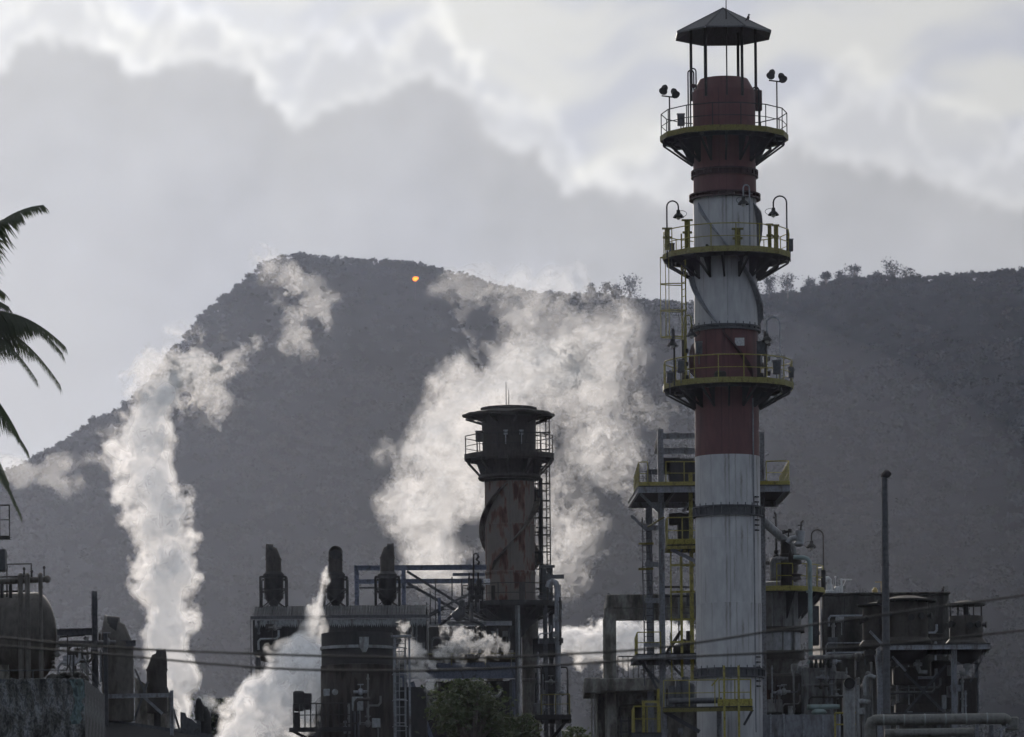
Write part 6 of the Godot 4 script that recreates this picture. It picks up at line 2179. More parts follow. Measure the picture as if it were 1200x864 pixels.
func right_pipes():
	var k := 190.0 / F
	var d := 190.0
	var q := func(x: float, y: float, z := 0.0) -> Vector3: return P(x, y, d) + Vector3(0, 0, z)
	# the tall thin pipe
	var t: Vector3 = q.call(1038, 700)
	var o := thing("tall_vent_pipe", "tall thin dark pipe with a capped top standing alone right of the chimney", "pipe", Vector3(t.x, 0, t.z))
	var b := B.new()
	b.pipe([Vector3(t.x, 0, t.z), Vector3(t.x, q.call(1038, 660).y, t.z), Vector3(t.x, q.call(1036, 565).y, t.z), Vector3(t.x - 0.01, q.call(1036, 557).y, t.z)], [4.6 * k, 4.3 * k, 3.6 * k, 3.5 * k], 14)
	obj("shaft", b, M.steel_dark, o)
	b = B.new()
	b.pipe([Vector3(t.x, q.call(1036, 560).y, t.z), Vector3(t.x + 0.02, q.call(1036, 556.5).y, t.z), Vector3(t.x + 0.09, q.call(1036, 555).y, t.z + 0.12), Vector3(t.x + 0.12, q.call(1036, 557).y, t.z + 0.22)], 4.4 * k, 12)
	obj("cap", b, M.soot, o)
	for y in [663.0, 757.0]:
		b = B.new()
		b.lathe(Vector3(t.x, q.call(1036, y).y, t.z), [[4.2 * k, -0.05], [5.4 * k, -0.05], [5.4 * k, 0.05], [4.2 * k, 0.05]], 14)
		obj("coupling", b, M.steel_dark, o)
	# the fat lagged pipe along the bottom edge
	o = thing("lagged_pipe", "fat pale lagged pipe lying across the bottom right corner", "pipe", q.call(1088, 1158, 4.0))
	b = B.new()
	var a: Vector3 = q.call(1012, 850, 4.0)
	var e: Vector3 = q.call(1164, 848, 4.0)
	b.pipe([a + Vector3(0.05, -2.0, -0.2), a + Vector3(-0.04, -0.25, -0.1), a + Vector3(0.02, -0.08, -0.04), a + Vector3(0.2, 0, 0), e, e + Vector3(0.12, -0.05, -0.12), e + Vector3(0.14, -0.1, -0.5)], 6.4 * k, 18)
	obj("pipe_run", b, M.lagging, o)
	for i in 6:
		b = B.new()
		var p := a.lerp(e, (i + 0.6) / 6.4)
		b.pipe([p - Vector3(0.03, 0, 0), p + Vector3(0.03, 0, 0)], 6.4 * k + 0.012, 18)
		obj("lagging_band", b, M.galv_dull, o)
	b = B.new()
	b.bbox(q.call(1176, 853, 3.2), Vector3(0.5, 0.55, 0.6), 0.05)
	obj("end_box", b, M.lagging, o)
	for x in [1030.0, 1090.0, 1150.0]:
		b = B.new()
		var f: Vector3 = q.call(x, 856, 4.0)
		b.beam(Vector3(f.x, 0, f.z), f, 0.16, 0.16)
		obj("support", b, M.steel_dark, o)
	o = thing("lagged_pipe", "second pale pipe just below the fat lagged pipe in the bottom right corner", "pipe", q.call(1090, 1158, 4.6))
	b = B.new()
	b.pipe([q.call(1026, 866, 4.6), q.call(1128, 864.5, 4.6)], 5.0 * k, 16)
	obj("pipe_run", b, M.lagging, o)
	for x in [1040.0, 1110.0]:
		b = B.new()
		var f: Vector3 = q.call(x, 868, 4.6)
		b.beam(Vector3(f.x, 0, f.z), f, 0.16, 0.16)
		obj("support", b, M.steel_dark, o)
	o = thing("grating_ramp", "small striped grating ramp at the bottom right edge", "grating", q.call(1158, 1158, 5.0))
	b = B.new()
	b.beam(q.call(1148, 867, 5.0), q.call(1168, 858, 5.0), 0.3, 0.05)
	for i in 5: b.box(q.call(1149 + i * 4, 866 - i * 1.8, 5.0) + Vector3(0, 0.06, 0), Vector3(0.06, 0.07, 0.3))
	b.beam(Vector3(q.call(1158, 866, 5.0).x, 0, -d + 5.0), q.call(1158, 864, 5.0), 0.1, 0.1)
	obj("grating", b, M.steel_grey, o)
	# open-mouthed pipe
	o = thing("open_pipe", "upright grey pipe bent towards the viewer with a round dark open mouth", "pipe", Vector3(q.call(991, 830, 2.0).x, 0, -d + 2.0))
	b = B.new()
	var m: Vector3 = q.call(991, 830, 2.0)
	b.pipe([Vector3(m.x, 0, m.z), Vector3(m.x, q.call(991, 814).y, m.z), Vector3(m.x, q.call(991, 808).y, m.z + 0.06), Vector3(m.x, q.call(991, 805.5).y, m.z + 0.24), Vector3(m.x, q.call(991, 805).y, m.z + 0.4)], 6.8 * k, 18, false)
	obj("pipe_run", b, M.galv_dull, o)
	b = B.new()
	var mc := Vector3(m.x, q.call(991, 805).y, m.z + 0.4)
	b.pipe([mc + Vector3(0, 0, -0.06), mc + Vector3(0, 0, 0.01)], 6.9 * k, 18, false)
	b.pipe([mc + Vector3(0, 0, 0.01), mc + Vector3(0, 0, 0.01)], [6.9 * k, 6.0 * k], 18, false)
	obj("lip", b, M.galv_dull, o)
	b = B.new()
	b.pipe([mc + Vector3(0, 0, -0.1), mc + Vector3(0, 0, -0.09)], 6.3 * k, 18)
	obj("mouth", b, M.soot, o)
	b = B.new()
	b.tube(Vector3(m.x + 0.36, 0, m.z - 0.3), Vector3(m.x + 0.36, q.call(991, 806).y, m.z - 0.3), 0.07, -1.0, 8)
	obj("side_pipe", b, M.galv_dull, o)
	# settling boxes and elbow duct behind it
	var g := 208.0
	o = thing("filter_casing", "pale grey filter casing with a fat elbow duct behind the open pipe", "casing", P(960, 1158, g))
	b = B.new()
	b.bbox(P(960, 816, g), Vector3(1.5, 2.6, 1.2), 0.05)
	obj("casing_box", b, M.steel_mottled, o)
	b = B.new()
	b.bbox(P(936, 816, g + 0.3), Vector3(0.34, 2.6, 1.0), 0.03)
	b.bbox(P(974, 805, g - 0.7), Vector3(0.14, 2.7, 0.12), 0.02)
	b.bbox(P(931, 783, g - 0.4), Vector3(0.3, 0.35, 0.4), 0.03)
	b.bbox(P(974, 784, g - 0.7), Vector3(0.4, 0.3, 0.3), 0.03)
	obj("casing_rib", b, M.galv_dull, o)
	b = B.new()
	b.pipe([P(974, 796, g - 0.2), P(982, 796, g - 0.2), P(990, 799, g - 0.2), P(995, 806, g - 0.2), P(996, 820, g - 0.2), P(996, 862, g - 0.2)], 0.34, 16)
	obj("elbow_duct", b, M.steel_mottled, o)
	b = B.new()
	b.box(P(960, 905, g), Vector3(2.6, 5.0, 1.4))
	obj("base", b, M.concrete_dark, o)
	fittings(o, 940, 1004, 780, 840, g - 0.7, 12, 82)
	o = thing("header_pipe", "horizontal grey pipe with short droppers above the filter casing", "pipe", P(978, 1158, g))
	b = B.new()
	b.pipe([P(948, 771, g - 1.0), P(1006, 769.5, g - 1.0)], 0.11, 10)
	b.ball(P(1006, 770, g - 1.0), Vector3(0.2, 0.22, 0.2), 10)
	obj("pipe_run", b, M.steel_mottled, o)
	for i in 5:
		b = B.new()
		b.tube(P(951 + i * 5.4, 772, g - 1.0), P(951 + i * 5.4, 783, g - 1.0), 0.06, -1.0, 8)
		b.lathe(P(951 + i * 5.4, 780, g - 1.0), [[0.06, -0.1], [0.1, -0.1], [0.1, 0.1], [0.06, 0.1]], 8)
		obj("dropper", b, M.soot, o)
	for x in [975.0, 1003.0]:
		b = B.new()
		var f := P(x, 800, g - 0.9)
		b.beam(Vector3(f.x, 0, f.z), P(x, 772, g - 0.9) * Vector3(0, 1, 0) + f * Vector3(1, 0, 1), 0.08, 0.08)
		obj("support", b, M.steel_grey, o)
	o = thing("header_pipe", "low horizontal grey pipe crossing below the filter casing", "pipe", P(965, 1158, g - 2.0))
	b = B.new()
	b.pipe([P(946, 829, g - 2.0), P(984, 828.5, g - 2.0)], 0.12, 10)
	b.ball(P(960, 835, g - 2.2), Vector3(0.35, 0.16, 0.3), 12)
	b.tube(Vector3(P(955, 829, g - 2.0).x, 0, -g + 2.0), P(955, 829, g - 2.0), 0.08, -1.0, 8)
	obj("pipe_run", b, M.green_pipe, o)
	# rusty boiler front next to the chimney's foot
	o = thing("rusty_boiler", "brown rusty boiler casing half hidden beside the chimney foot", "boiler", P(915, 1158, g))
	b = B.new()
	b.bbox(P(916, 815, g), Vector3(1.75, 1.9, 1.2), 0.12)
	obj("casing_box", b, M.rust_dark, o)
	b = B.new()
	b.lathe(P(905, 806, g - 0.4), [[0.3, -0.7], [0.34, -0.6], [0.34, 0.3], [0.2, 0.5], [0, 0.55]], 18)
	obj("drum", b, M.rust, o)
	b = B.new()
	b.bbox(P(905, 828, g - 0.9), Vector3(0.9, 0.6, 0.4), 0.04)
	b.tube(P(913, 835, g - 1.2), P(913, 815, g - 1.2), 0.06, -1.0, 8)
	b.ball(P(913, 814, g - 1.2), Vector3(0.1, 0.1, 0.1), 8)
	obj("fitting", b, M.steel_mottled, o)
	b = B.new()
	b.box(P(914, 890, g), Vector3(1.8, 4.2, 1.3))
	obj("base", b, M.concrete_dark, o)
	fittings(o, 895, 938, 780, 836, g - 0.8, 10, 83)
	# sheet fence along the bottom
	var fz := 200.0
	o = thing("sheet_fence", "pale blue grey sheet metal fence along the bottom edge right of the chimney", "fence", P(940, 1158, fz))
	var xs := [890.0, 903.0, 918.5, 941.5, 964.5, 984.0]
	for i in 5:
		b = B.new()
		var s := P(xs[i] + 0.4, 838, fz)
		var f := P(xs[i + 1] - 0.4, 838, fz)
		b.bbox(Vector3((s.x + f.x) * 0.5, s.y * 0.5, -fz + 0.03 * (i % 2)), Vector3(f.x - s.x, s.y, 0.05), 0.015)
		obj("panel", b, M.fence_grey, o)
	for i in 6:
		b = B.new()
		var s := P(xs[i], 838, fz)
		b.box(Vector3(s.x, s.y * 0.5, -fz + 0.08), Vector3(0.07, s.y + 0.08, 0.08))
		obj("post", b, M.steel_grey, o)
	# yellow guard by the open pipe
	o = thing("yellow_guard", "yellow guard rail standing between the open pipe and the fat lagged pipe", "railing", P(1000, 1158, 189))
	railing(o, [P(979, 864, 189), P(1006, 863.5, 189)], 0.98, M.yellow_paint, false, 0.045, 0.5)
	# tangle of small pipes between the open pipe and the stand
	o = thing("pipe_cluster", "cluster of small grey pipes and fittings left of the drum stand", "pipes", P(1013, 1158, 203))
	for f in [[1003.0, 812.0, 0.08], [1007.0, 796.0, 0.06], [1013.0, 805.0, 0.12], [1018.0, 790.0, 0.09], [1022.0, 778.0, 0.06]]:
		b = B.new()
		var s := P(f[0], 850, 203)
		b.tube(Vector3(s.x, 0, s.z), Vector3(s.x, P(f[0], f[1], 203).y, s.z), f[2], -1.0, 9)
		b.ball(Vector3(s.x, P(f[0], f[1], 203).y, s.z), Vector3.ONE * f[2] * 1.4, 10)
		obj("upright_pipe", b, M.steel_mottled, o)
	b = B.new()
	b.pipe([P(1014, 815, 202.5), P(1013, 800, 202.5), P(1015, 794, 202.5), P(1020, 792, 202.5), P(1026, 794, 202.5)], 0.09, 9)
	b.pipe([P(1002, 824, 202.5), P(1010, 822, 202.5), P(1020, 824, 202.5)], 0.12, 9)
	b.bbox(P(1008, 834, 202.4), Vector3(0.4, 0.3, 0.3), 0.03)
	obj("fitting", b, M.galv_dull, o)

# ---- wires, trees, hill light ----
func wires():
	var rows := [[[-60.0, 738.0], [0.0, 748.0], [110.0, 758.0], [200.0, 763.0], [373.0, 769.0], [480.0, 772.0], [560.0, 772.0], [743.0, 763.0], [817.0, 754.0], [933.0, 735.0], [1200.0, 698.0], [1270.0, 687.0]], [[-60.0, 752.0], [0.0, 757.5], [127.0, 767.0], [200.0, 774.0], [287.0, 782.0], [373.0, 786.0], [480.0, 787.0], [560.0, 785.0], [700.0, 777.0], [817.0, 769.0], [897.0, 766.0], [1050.0, 755.0], [1200.0, 739.0], [1270.0, 731.0]]]
	var names := ["upper dark power line sagging across the whole view", "lower dark power line sagging across the whole view"]
	for i in 2:
		var b := B.new()
		var pts := []
		for x in range(-60, 1271, 19):
			# smooth the sag
			var y := (along(rows[i], x - 40.0) + along(rows[i], x + 40.0) + 2.0 * along(rows[i], x)) * 0.25
			pts.append(P(x, y, 62.0 + i * 0.6))
		b.pipe(pts, 0.016, 7)
		var o := obj("power_line", b, M.cable)
		tag(o, names[i], "power line", "power lines in front of the plant")

func leafy_tree(called: String, label: String, at: Vector3, h: float, w: float, m: String, seed_: int, leaves: int, leaf: float) -> void:
	var r := RandomNumberGenerator.new()
	r.seed = seed_
	var o := thing(called, label, "tree", Vector3(at.x, 0, at.z))
	var base := Vector3(at.x, 0, at.z)
	var b := B.new()
	var tips := []
	var fork := base + Vector3(0, at.y - h * 0.75, 0)
	b.pipe([base, base.lerp(fork, 0.5) + Vector3(0.1, 0, 0), fork], [w * 0.06 + 0.08, w * 0.05 + 0.06, w * 0.04 + 0.05], 10)
	for i in 11:
		var a := TAU * i / 11.0 + r.randf()
		var f := 0.35 + 0.65 * r.randf()
		var tip := base + Vector3(cos(a) * w * 0.42 * f, at.y - h * (0.08 + 0.6 * f * r.randf()), sin(a) * w * 0.36 * f)
		if i < 3: tip = base + Vector3((r.randf() - 0.5) * w * 0.3, at.y - h * 0.04 * i, (r.randf() - 0.5) * w * 0.3)
		b.pipe([fork, fork.lerp(tip, 0.5) + Vector3(0, h * 0.04, 0), tip], [w * 0.03 + 0.03, w * 0.018 + 0.02, 0.01], 6)
		tips.append(tip)
	obj("trunk", b, M.bark, o)
	for part in 2:
		b = B.new()
		for i in leaves / 2:
			var t: Vector3 = tips[r.randi() % tips.size()].lerp(fork, 0.35 * r.randf())
			var c := t + Vector3(r.randfn(), r.randfn() * 0.8, r.randfn()) * w * 0.085
			c.y = minf(c.y, at.y - 0.12 * absf(r.randfn()))
			leaf_face(b, r, c, leaf * (0.6 + 0.8 * r.randf()))
		obj("crown", b, M[m] if part == 0 else M.leaf_mid, o)

func trees():
	leafy_tree("leafy_tree", "leafy green tree in front of the blue girder at bottom centre", P(552, 796, 190), 4.0, 4.2, "leaf_pale", 41, 3400, 0.21)
	leafy_tree("leafy_tree", "low bright leafy tree top right of the bigger tree at bottom centre", P(612, 836, 189), 2.4, 2.4, "leaf_pale", 43, 1100, 0.19)
	leafy_tree("leafy_tree", "dark bushy tree in the gap below the hill, right of the white steam plume", P(262, 820, 300), 5.0, 5.2, "leaf_far", 45, 2600, 0.3)
	leafy_tree("leafy_tree", "lower dark bushy tree just left of the billowing ground steam", P(285, 838, 296), 4.0, 4.6, "leaf_far", 46, 2200, 0.3)
	leafy_tree("leafy_tree", "pale bush top showing left of the concrete frame's foot", P(676, 852, 260), 2.4, 2.6, "leaf_pale", 47, 900, 0.22)
	# single trees that stand out on the skyline
	var spots := [[694.0, 332.0, 22.0, 15.0], [710.0, 330.0, 24.0, 18.0], [738.0, 325.0, 30.0, 30.0], [722.0, 331.0, 20.0, 16.0], [884.0, 330.0, 20.0, 22.0], [901.0, 324.0, 26.0, 26.0], [923.0, 318.0, 32.0, 30.0], [968.0, 319.0, 20.0, 14.0], [1001.0, 313.0, 26.0, 20.0], [1046.0, 307.0, 32.0, 28.0], [1068.0, 317.0, 18.0, 24.0], [1030.0, 318.0, 18.0, 16.0], [985.0, 322.0, 16.0, 18.0], [950.0, 326.0, 16.0, 20.0]]
	var words := ["small tree at the left of the ridge notch between steam and chimney", "second small tree in the ridge notch, beside the tallest there", "broad tree tallest in the ridge notch left of the chimney", "low tree squeezed between its neighbours in the ridge notch", "low ridge tree touching the chimney's right side below the second platform", "ridge tree with open crown just right of the chimney", "tallest open crowned ridge tree close right of the chimney", "narrow ridge tree on the rise toward the hilltop at right", "round ridge tree just left of the hilltop trees at right", "tallest ridge tree on the crest of the right hill", "spreading ridge tree just right of the crest of the right hill", "small ridge tree just left of the crest of the right hill", "low spreading ridge tree between narrow and round ones", "low wide ridge tree past the open crowned tree by the chimney"]
	var kd := 1795.0 / F
	for i in spots.size():
		var s = spots[i]
		var top := P(s[0], s[1], 1795.0)
		var r := RandomNumberGenerator.new()
		r.seed = 300 + i
		var gy := hill_height(top.x, top.z)
		var h := maxf(top.y - gy, 4.0)
		var o := thing("ridge_tree", words[i], "tree", Vector3(top.x, gy, top.z), "trees standing out on the ridge")
		var b := B.new()
		var base := Vector3(top.x, gy - 1.0, top.z)
		b.pipe([base, base.lerp(top, 0.5), base.lerp(top, 0.85)], [0.35, 0.25, 0.1], 6)
		var w: float = s[3] * kd
		var lobes := []
		for j in 9:
			var a := TAU * j / 9.0 + r.randf()
			lobes.append(Vector3(top.x + cos(a) * w * 0.36 * r.randf(), gy + h * (0.22 + 0.70 * r.randf()), top.z + sin(a) * w * 0.36 * r.randf()))
			b.pipe([base.lerp(top, 0.35), lobes[j]], [0.14, 0.05], 5)
		obj("trunk", b, M.bark, o)
		b = B.new()
		for j in 560:
			var c: Vector3 = lobes[r.randi() % 9] + Vector3(r.randfn(), r.randfn() * 0.8, r.randfn()) * w * 0.13
			leaf_face(b, r, c, 0.8 * (0.6 + 0.8 * r.randf()))
		obj("crown", b, M.leaf_far, o)

func hill_light():  # a small glowing orange spot high on the slope, carried by a mast
	var p := P(486.5, 327, 1300.0)
	var far := 1300.0
	while far < 1790.0 and hill_height(p.x, p.z) + 9.0 < p.y:
		far += 4.0
		p = P(486.5, 327, far)
	var gy := hill_height(p.x, p.z)
	var o := thing("hill_glow", "small glowing orange spot on a mast high on the wooded hill", "lamp", Vector3(p.x, gy, p.z))
	var b := B.new()
	b.tube(Vector3(p.x, gy - 1.0, p.z), Vector3(p.x, p.y - 0.5, p.z), 0.2, 0.12, 6)
	obj("mast", b, M.soot, o)
	b = B.new()
	b.ball(p, Vector3(0.95, 0.85, 0.85), 14)
	b.ball(p + Vector3(0.75, 0.25, 0.2), Vector3(0.5, 0.5, 0.5), 12)
	obj("orange_glow", b, M.orange_light, o)
	var l := OmniLight3D.new()
	l.name = "glow_light"
	l.light_color = Color(1.0, 0.6, 0.15)
	l.light_energy = 4.0
	l.omni_range = 60.0
	l.omni_attenuation = 2.0
	l.light_size = 1.0
	l.shadow_enabled = true
	o.add_child(l)
	l.position = p + Vector3(0, 0, 2.4) - o.position

func structures():
	main_stack()
	access_tower()
	concrete_frame()
	rusty_stack()
	side_gantry()
	vent_shed()
	pipe_rack()
	panel_block()
	black_tank()
	left_wall()
	left_tank()
	left_ducts()
	process_vessel()
	block_house()
	drum_stand()
	right_pipes()

func objects():
	wires()
	palm()
	trees()
	hill_light()
	perched_bird("small dark bird on the slope of the chimney's peaked hood", P(877, 23.5, 198.7), 0.9)
	perched_bird("dark bird sitting on the deck of the chimney's second platform", P(827.5, 296.5, 198.1), 1.3)
# ---- steam: closed billowing bodies of mist, nested so that they thicken towards the middle ----
# path: [px, py, radius px, strength]; d: distance; cell in metres
func steam(called: String, label: String, d: float, path: Array, cell: float, amp: float, freq: float, seed_: int, levels: Array, flat := 1.0, warp := 0.0, category := "steam", octaves := 5) -> void:
	var t0 := Time.get_ticks_msec()
	var o := thing(called, label, category)
	var k := d / F
	var pts := []
	var lo := Vector3.INF
	var hi := -Vector3.INF
	for p in path:
		var c := P(p[0], p[1], d + (p[4] if p.size() > 4 else 0.0))
		var r: float = p[2] * k
		pts.append([c, r, p[3]])
		lo = lo.min(c - Vector3(r, r, r * flat) * (1.15 + amp * 0.9)); hi = hi.max(c + Vector3(r, r, r * flat) * (1.15 + amp * 0.9))
	var n := FastNoiseLite.new()
	n.seed = seed_
	n.noise_type = FastNoiseLite.TYPE_SIMPLEX_SMOOTH
	n.frequency = freq
	n.fractal_octaves = octaves
	n.fractal_gain = 0.5
	if warp > 0.0:
		n.domain_warp_enabled = true
		n.domain_warp_amplitude = warp
		n.domain_warp_frequency = freq * 1.3
		n.domain_warp_fractal_octaves = 2
	var bl := FastNoiseLite.new()      # round billows
	bl.seed = seed_ + 1
	bl.noise_type = FastNoiseLite.TYPE_CELLULAR
	bl.frequency = freq * 2.2
	bl.cellular_return_type = FastNoiseLite.RETURN_DISTANCE
	bl.fractal_octaves = 2
	var s := Vector3i(((hi - lo) / cell).ceil()) + Vector3i(3, 3, 3)
	lo -= Vector3.ONE * cell * 1.5
	var rows := []
	rows.resize(s.y)
	var job := func(y: int): rows[y] = steam_row(y, s, lo, cell, pts, flat, amp, n, bl)
	var id := WorkerThreadPool.add_group_task(job, s.y)
	WorkerThreadPool.wait_for_group_task_completion(id)
	var f := PackedFloat32Array()
	var live := PackedInt32Array()
	for r in rows:
		f.append_array(r[0])
		live.append_array(r[1])
	var out := []
	out.resize(levels.size())
	var job2 := func(i: int): out[i] = nets(f, s, lo, cell, levels[i][0], live)
	id = WorkerThreadPool.add_group_task(job2, levels.size())
	WorkerThreadPool.wait_for_group_task_completion(id)
	var tris := 0
	for i in levels.size():
		var b: B = out[i]
		if b.ix.size() == 0: continue
		tris += b.ix.size() / 3
		obj(["outer_veil", "thin_veil", "middle_veil", "inner_veil", "thick_veil", "billow", "heart"][i + 7 - levels.size()], b, M[levels[i][1]], o)
	print(called, " ", s, " live ", live.size(), " tris ", tris, "  ", Time.get_ticks_msec() - t0, " ms")

func steam_row(y: int, s: Vector3i, lo: Vector3, cell: float, pts: Array, flat: float, amp: float, n: FastNoiseLite, bl: FastNoiseLite) -> Array:
	var f := PackedFloat32Array()
	f.resize(s.x * s.z)
	f.fill(-3.0)
	var live := PackedInt32Array()
	if y < 2 or y > s.y - 3: return [f, live]
	var py := lo.y + y * cell
	var near := []
	for i in pts.size() - 1:       # only the links of the path near this height
		var a: Vector3 = pts[i][0]
		var b: Vector3 = pts[i + 1][0]
		var r: float = maxf(pts[i][1], pts[i + 1][1]) * (1.0 + amp * 1.1)
		if py > minf(a.y, b.y) - r and py < maxf(a.y, b.y) + r:
			near.append([a, b - a, maxf((b - a).length_squared(), 1e-6), pts[i][1], pts[i + 1][1], pts[i][2], pts[i + 1][2]])
	if near.is_empty(): return [f, live]
	for z in range(2, s.z - 2):
		var pz := lo.z + z * cell
		var x := 2
		while x < s.x - 2:
			var p := Vector3(lo.x + x * cell, py, pz)
			var best := -9.0
			var big := 0.1
			for l in near:
				var t := clampf((p - l[0]).dot(l[1]) / l[2], 0.0, 1.0)
				var r: float = lerpf(l[3], l[4], t)
				var off: Vector3 = p - l[0] - l[1] * t
				off.z /= flat
				var g: float = lerpf(l[5], l[6], t) - off.length() / r
				if g > best:
					best = g
					big = r
			if best > -amp * 1.15:
				var w := n.get_noise_3dv(p) * 1.25 * amp + (0.62 + bl.get_noise_3dv(p)) * -0.55 * amp
				f[z * s.x + x] = best + w
				live.append((y * s.z + z) * s.x + x)
				x += 1
			else:      # far outside: skip ahead
				x += maxi(1, int((-amp * 1.15 - best) * big * minf(1.0, 1.0) / cell * 0.8))
	return [f, live]

# surface nets of a field: one vertex in each cell that the surface crosses
func nets(f: PackedFloat32Array, s: Vector3i, lo: Vector3, cell: float, level: float, live: PackedInt32Array) -> B:
	var b := B.new()
	var id := PackedInt32Array()
	id.resize(f.size())
	id.fill(-1)
	var sx := s.x
	var sxz := s.x * s.z
	var offs := PackedInt32Array([0, 1, sx, sx + 1, sxz, sxz + 1, sxz + sx, sxz + sx + 1])
	var ends := PackedInt32Array([0, 1, 2, 3, 4, 5, 6, 7, 0, 2, 1, 3, 4, 6, 5, 7, 0, 4, 1, 5, 2, 6, 3, 7])
	var val := PackedFloat32Array()
	val.resize(8)
	var crossed := PackedInt32Array()
	for at in live:
		var c := 0
		for q in 8:
			var u := f[at + offs[q]] - level
			val[q] = u
			if u > 0.0: c += 1
		if c == 0 or c == 8: continue
		var sum := Vector3.ZERO
		var cnt := 0
		for e in 12:
			var i := ends[e * 2]
			var j := ends[e * 2 + 1]
			if (val[i] > 0.0) == (val[j] > 0.0): continue
			var t := val[i] / (val[i] - val[j])
			var p := Vector3(i & 1, (i >> 2) & 1, (i >> 1) & 1)
			if e < 4: p.x += t
			elif e < 8: p.z += t
			else: p.y += t
			sum += p
			cnt += 1
		id[at] = b.v.size()
		crossed.append(at)
		var x := at % sx
		var y := at / sxz
		var z := (at / sx) % s.z
		b.v.append(lo + (Vector3(x, y, z) + sum / cnt) * cell)
		b.n.append(-Vector3(val[1] + val[3] + val[5] + val[7] - val[0] - val[2] - val[4] - val[6], val[4] + val[5] + val[6] + val[7] - val[0] - val[1] - val[2] - val[3], val[2] + val[3] + val[6] + val[7] - val[0] - val[1] - val[4] - val[5]).normalized())
		b.uv.append(Vector2.ZERO)
	for at in crossed:
		var here := f[at] > level
		if here != (f[at + 1] > level): face(b, id[at], id[at - sx], id[at - sx - sxz], id[at - sxz], here)
		if here != (f[at + sxz] > level): face(b, id[at], id[at - 1], id[at - 1 - sx], id[at - sx], here)
		if here != (f[at + sx] > level): face(b, id[at], id[at - sxz], id[at - sxz - 1], id[at - 1], here)
	return b

func face(b: B, i: int, j: int, k: int, l: int, flip: bool) -> void:
	if i < 0 or j < 0 or k < 0 or l < 0: return
	if flip: b.ix.append_array([i, j, k, i, k, l])
	else: b.ix.append_array([i, k, j, i, l, k])

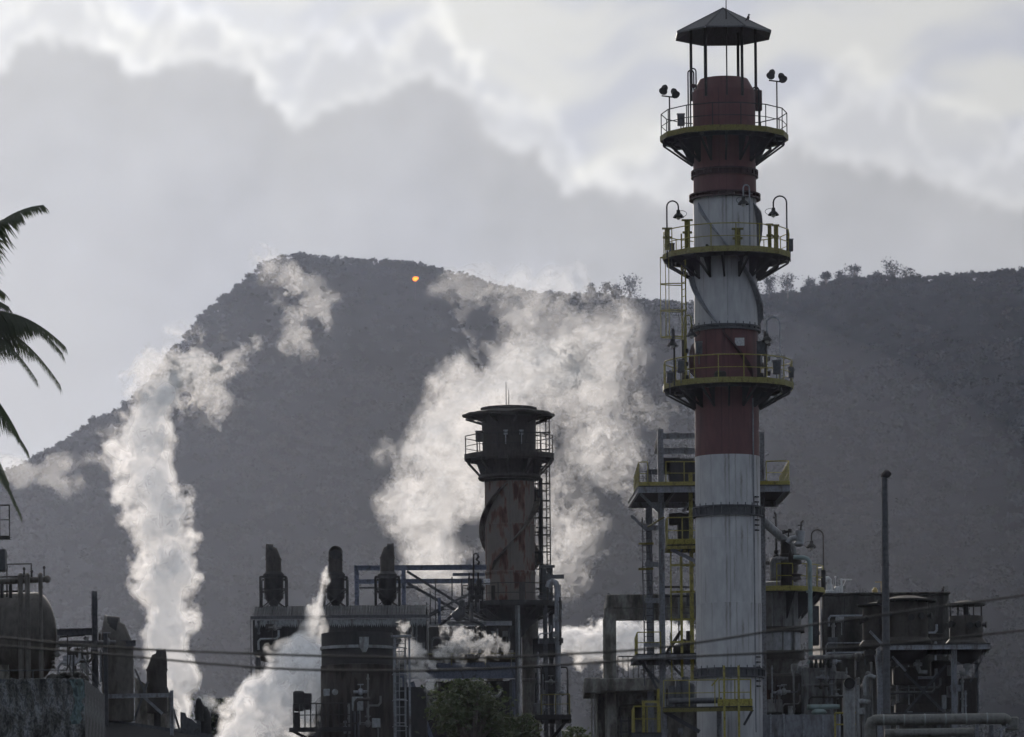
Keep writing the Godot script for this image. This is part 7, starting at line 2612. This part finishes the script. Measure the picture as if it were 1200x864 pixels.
func smoke():
	var T := [[-0.04, "steam_06"], [0.05, "steam_12"], [0.13, "steam_16"], [0.22, "steam_20"], [0.33, "steam_45"], [0.5, "steam_100"]]     # thick
	var S := [[-0.02, "steam_03"], [0.10, "steam_06"], [0.22, "steam_08"], [0.36, "steam_12"], [0.52, "steam_16"], [0.70, "steam_20"]]    # soft
	var S2 := [[0.0, "steam_06"], [0.18, "steam_12"], [0.38, "steam_20"], [0.62, "steam_30"]]
	var V3 := [[0.0, "steam_03"], [0.18, "steam_04"], [0.38, "steam_06"]]
	var E := [[0.04, "steam_04"], [0.16, "steam_06"], [0.3, "steam_08"], [0.46, "steam_12"], [0.64, "steam_16"]]
	var V := [[0.0, "steam_03"], [0.12, "steam_04"], [0.24, "steam_06"], [0.38, "steam_08"], [0.55, "steam_12"]]                            # veil
	steam("steam_plume", "tall bright white steam plume rising at left before the hill", 176.0,
		[[216, 846, 12, 1.0], [209, 805, 22, 1.0], [200, 755, 30, 1.0], [193, 695, 34, 1.0], [190, 630, 38, 1.0], [178, 575, 36, 1.0], [167, 535, 33, 1.0], [165, 505, 34, 0.95], [180, 475, 34, 0.7], [206, 448, 30, 0.5]],
		0.085, 0.72, 0.5, 5, T, 1.0, 0.0, "steam", 4)
	steam("steam_plume", "torn thinning top of the tall steam plume, drifting right along the hillside", 178.0,
		[[190, 450, 38, 0.8], [222, 438, 50, 0.8], [262, 424, 38, 0.62], [288, 410, 22, 0.5]],
		0.085, 1.25, 0.45, 8, [[0.0, "steam_03"], [0.14, "steam_06"], [0.32, "steam_08"], [0.52, "steam_12"]], 1.0, 1.4)
	steam("steam_cloud", "wide drifting steam cloud behind the rusty middle chimney", 262.0,
		[[512, 662, 38, 1.0], [510, 600, 54, 1.0], [533, 540, 66, 1.0], [580, 482, 72, 1.0], [625, 440, 68, 0.9], [655, 412, 58, 0.75]],
		0.15, 0.85, 0.24, 15, [[-0.04, "steam_03"], [0.06, "steam_04"], [0.17, "steam_08"], [0.30, "steam_12"], [0.45, "steam_16"], [0.62, "steam_20"]], 1.0, 0.8, "steam", 4)
	steam("steam_cloud", "thinner grey right half of the steam cloud between both chimneys", 268.0,
		[[712, 385, 50, 0.7], [718, 425, 56, 0.75], [705, 480, 66, 0.75], [700, 545, 74, 0.7], [690, 605, 70, 0.7], [640, 650, 60, 0.6]],
		0.18, 1.0, 0.2, 25, [[0.0, "steam_03"], [0.18, "steam_06"], [0.38, "steam_08"], [0.62, "steam_12"]], 1.0, 1.5, "steam", 4)
	steam("steam_cloud", "faint upper end of the steam cloud fading out before the hilltop ridge", 272.0,
		[[670, 402, 66, 0.62], [612, 370, 60, 0.58], [550, 345, 46, 0.52], [505, 334, 32, 0.42]],
		0.18, 1.1, 0.2, 28, [[0.0, "steam_04"], [0.26, "steam_06"]], 1.0, 1.5, "steam", 4)
	mist("thin pale mist lying along the foot of the hill at left", P(40, 720, 900.0), Vector3(420, 150, 380), 0.0003)
	steam("steam_plume", "thick billowing white steam rolling up from the ground left of the black tank", 206.0,
		[[285, 885, 36, 1.0], [312, 845, 44, 1.0], [340, 808, 42, 1.0], [356, 780, 32, 1.0]],
		0.085, 0.7, 0.5, 35, T, 1.0, 0.0, "steam", 4)
	steam("steam_jet", "thin twisting white steam jet shooting up before the middle roof vent", 207.0,
		[[350, 778, 20, 1.0], [364, 748, 15, 1.0], [371, 718, 12, 0.9], [377, 692, 8, 0.8], [383, 664, 5, 0.7]],
		0.05, 0.95, 0.9, 45, S, 1.0, 0.35)
	steam("steam_jet", "bright white steam jet blowing right from the rusty chimney's foot", 240.0,
		[[626, 746, 10, 1.0], [650, 750, 18, 1.0], [682, 756, 23, 1.0], [716, 754, 26, 1.0], [755, 752, 25, 1.0], [800, 748, 20, 0.8]],
		0.085, 0.75, 0.6, 55, T)
	steam("steam_wisp", "thin white steam wisp slanting down past the caged ladder of the black tank", 203.0,
		[[472, 738, 9, 0.6], [480, 760, 16, 0.7], [490, 786, 14, 0.7], [505, 806, 10, 0.5]], 0.05, 1.4, 1.3, 65, E, 1.0, 0.5)
	steam("steam_wisp", "pale torn steam wisp in front of the dark panels of the process building", 206.0,
		[[500, 774, 12, 0.45], [526, 768, 18, 0.55], [543, 752, 22, 0.62], [560, 758, 16, 0.5], [584, 757, 15, 0.58]], 0.055, 1.5, 1.3, 75, E, 1.0, 0.6)
	steam("steam_wisp", "small white steam puff beside the small jagged vent at lower left", 166.0,
		[[233, 842, 8, 0.8], [238, 822, 11, 1.0], [252, 832, 12, 0.8], [268, 838, 10, 0.6]], 0.05, 0.95, 1.0, 85, S)
	steam("steam_wisp", "curling torn steam wisp hanging before the top of the hill", 190.0,
		[[330, 404, 14, 0.5], [346, 382, 28, 0.7], [354, 352, 30, 0.75], [340, 328, 26, 0.75], [308, 308, 22, 0.65]], 0.085, 1.4, 0.5, 95, V3, 1.0, 1.2)
	steam("steam_wisp", "long low steam wisp trailing before the foot of the hill at far left", 190.0,
		[[-30, 545, 18, 0.6], [30, 553, 24, 0.65], [90, 545, 24, 0.65], [140, 525, 22, 0.6]], 0.085, 1.4, 0.45, 105, V3, 1.0, 1.2)

func mist(label: String, at: Vector3, size: Vector3, density: float) -> void:
	var f := FogVolume.new()
	f.name = "mist"
	f.shape = RenderingServer.FOG_VOLUME_SHAPE_ELLIPSOID
	f.size = size
	var m := FogMaterial.new()
	m.resource_name = "mist"
	m.albedo = Color(0.95, 0.96, 1.0)
	m.density = density
	f.material = m
	put(f, self)
	f.position = at
	tag(f, label, "mist", "", "stuff")
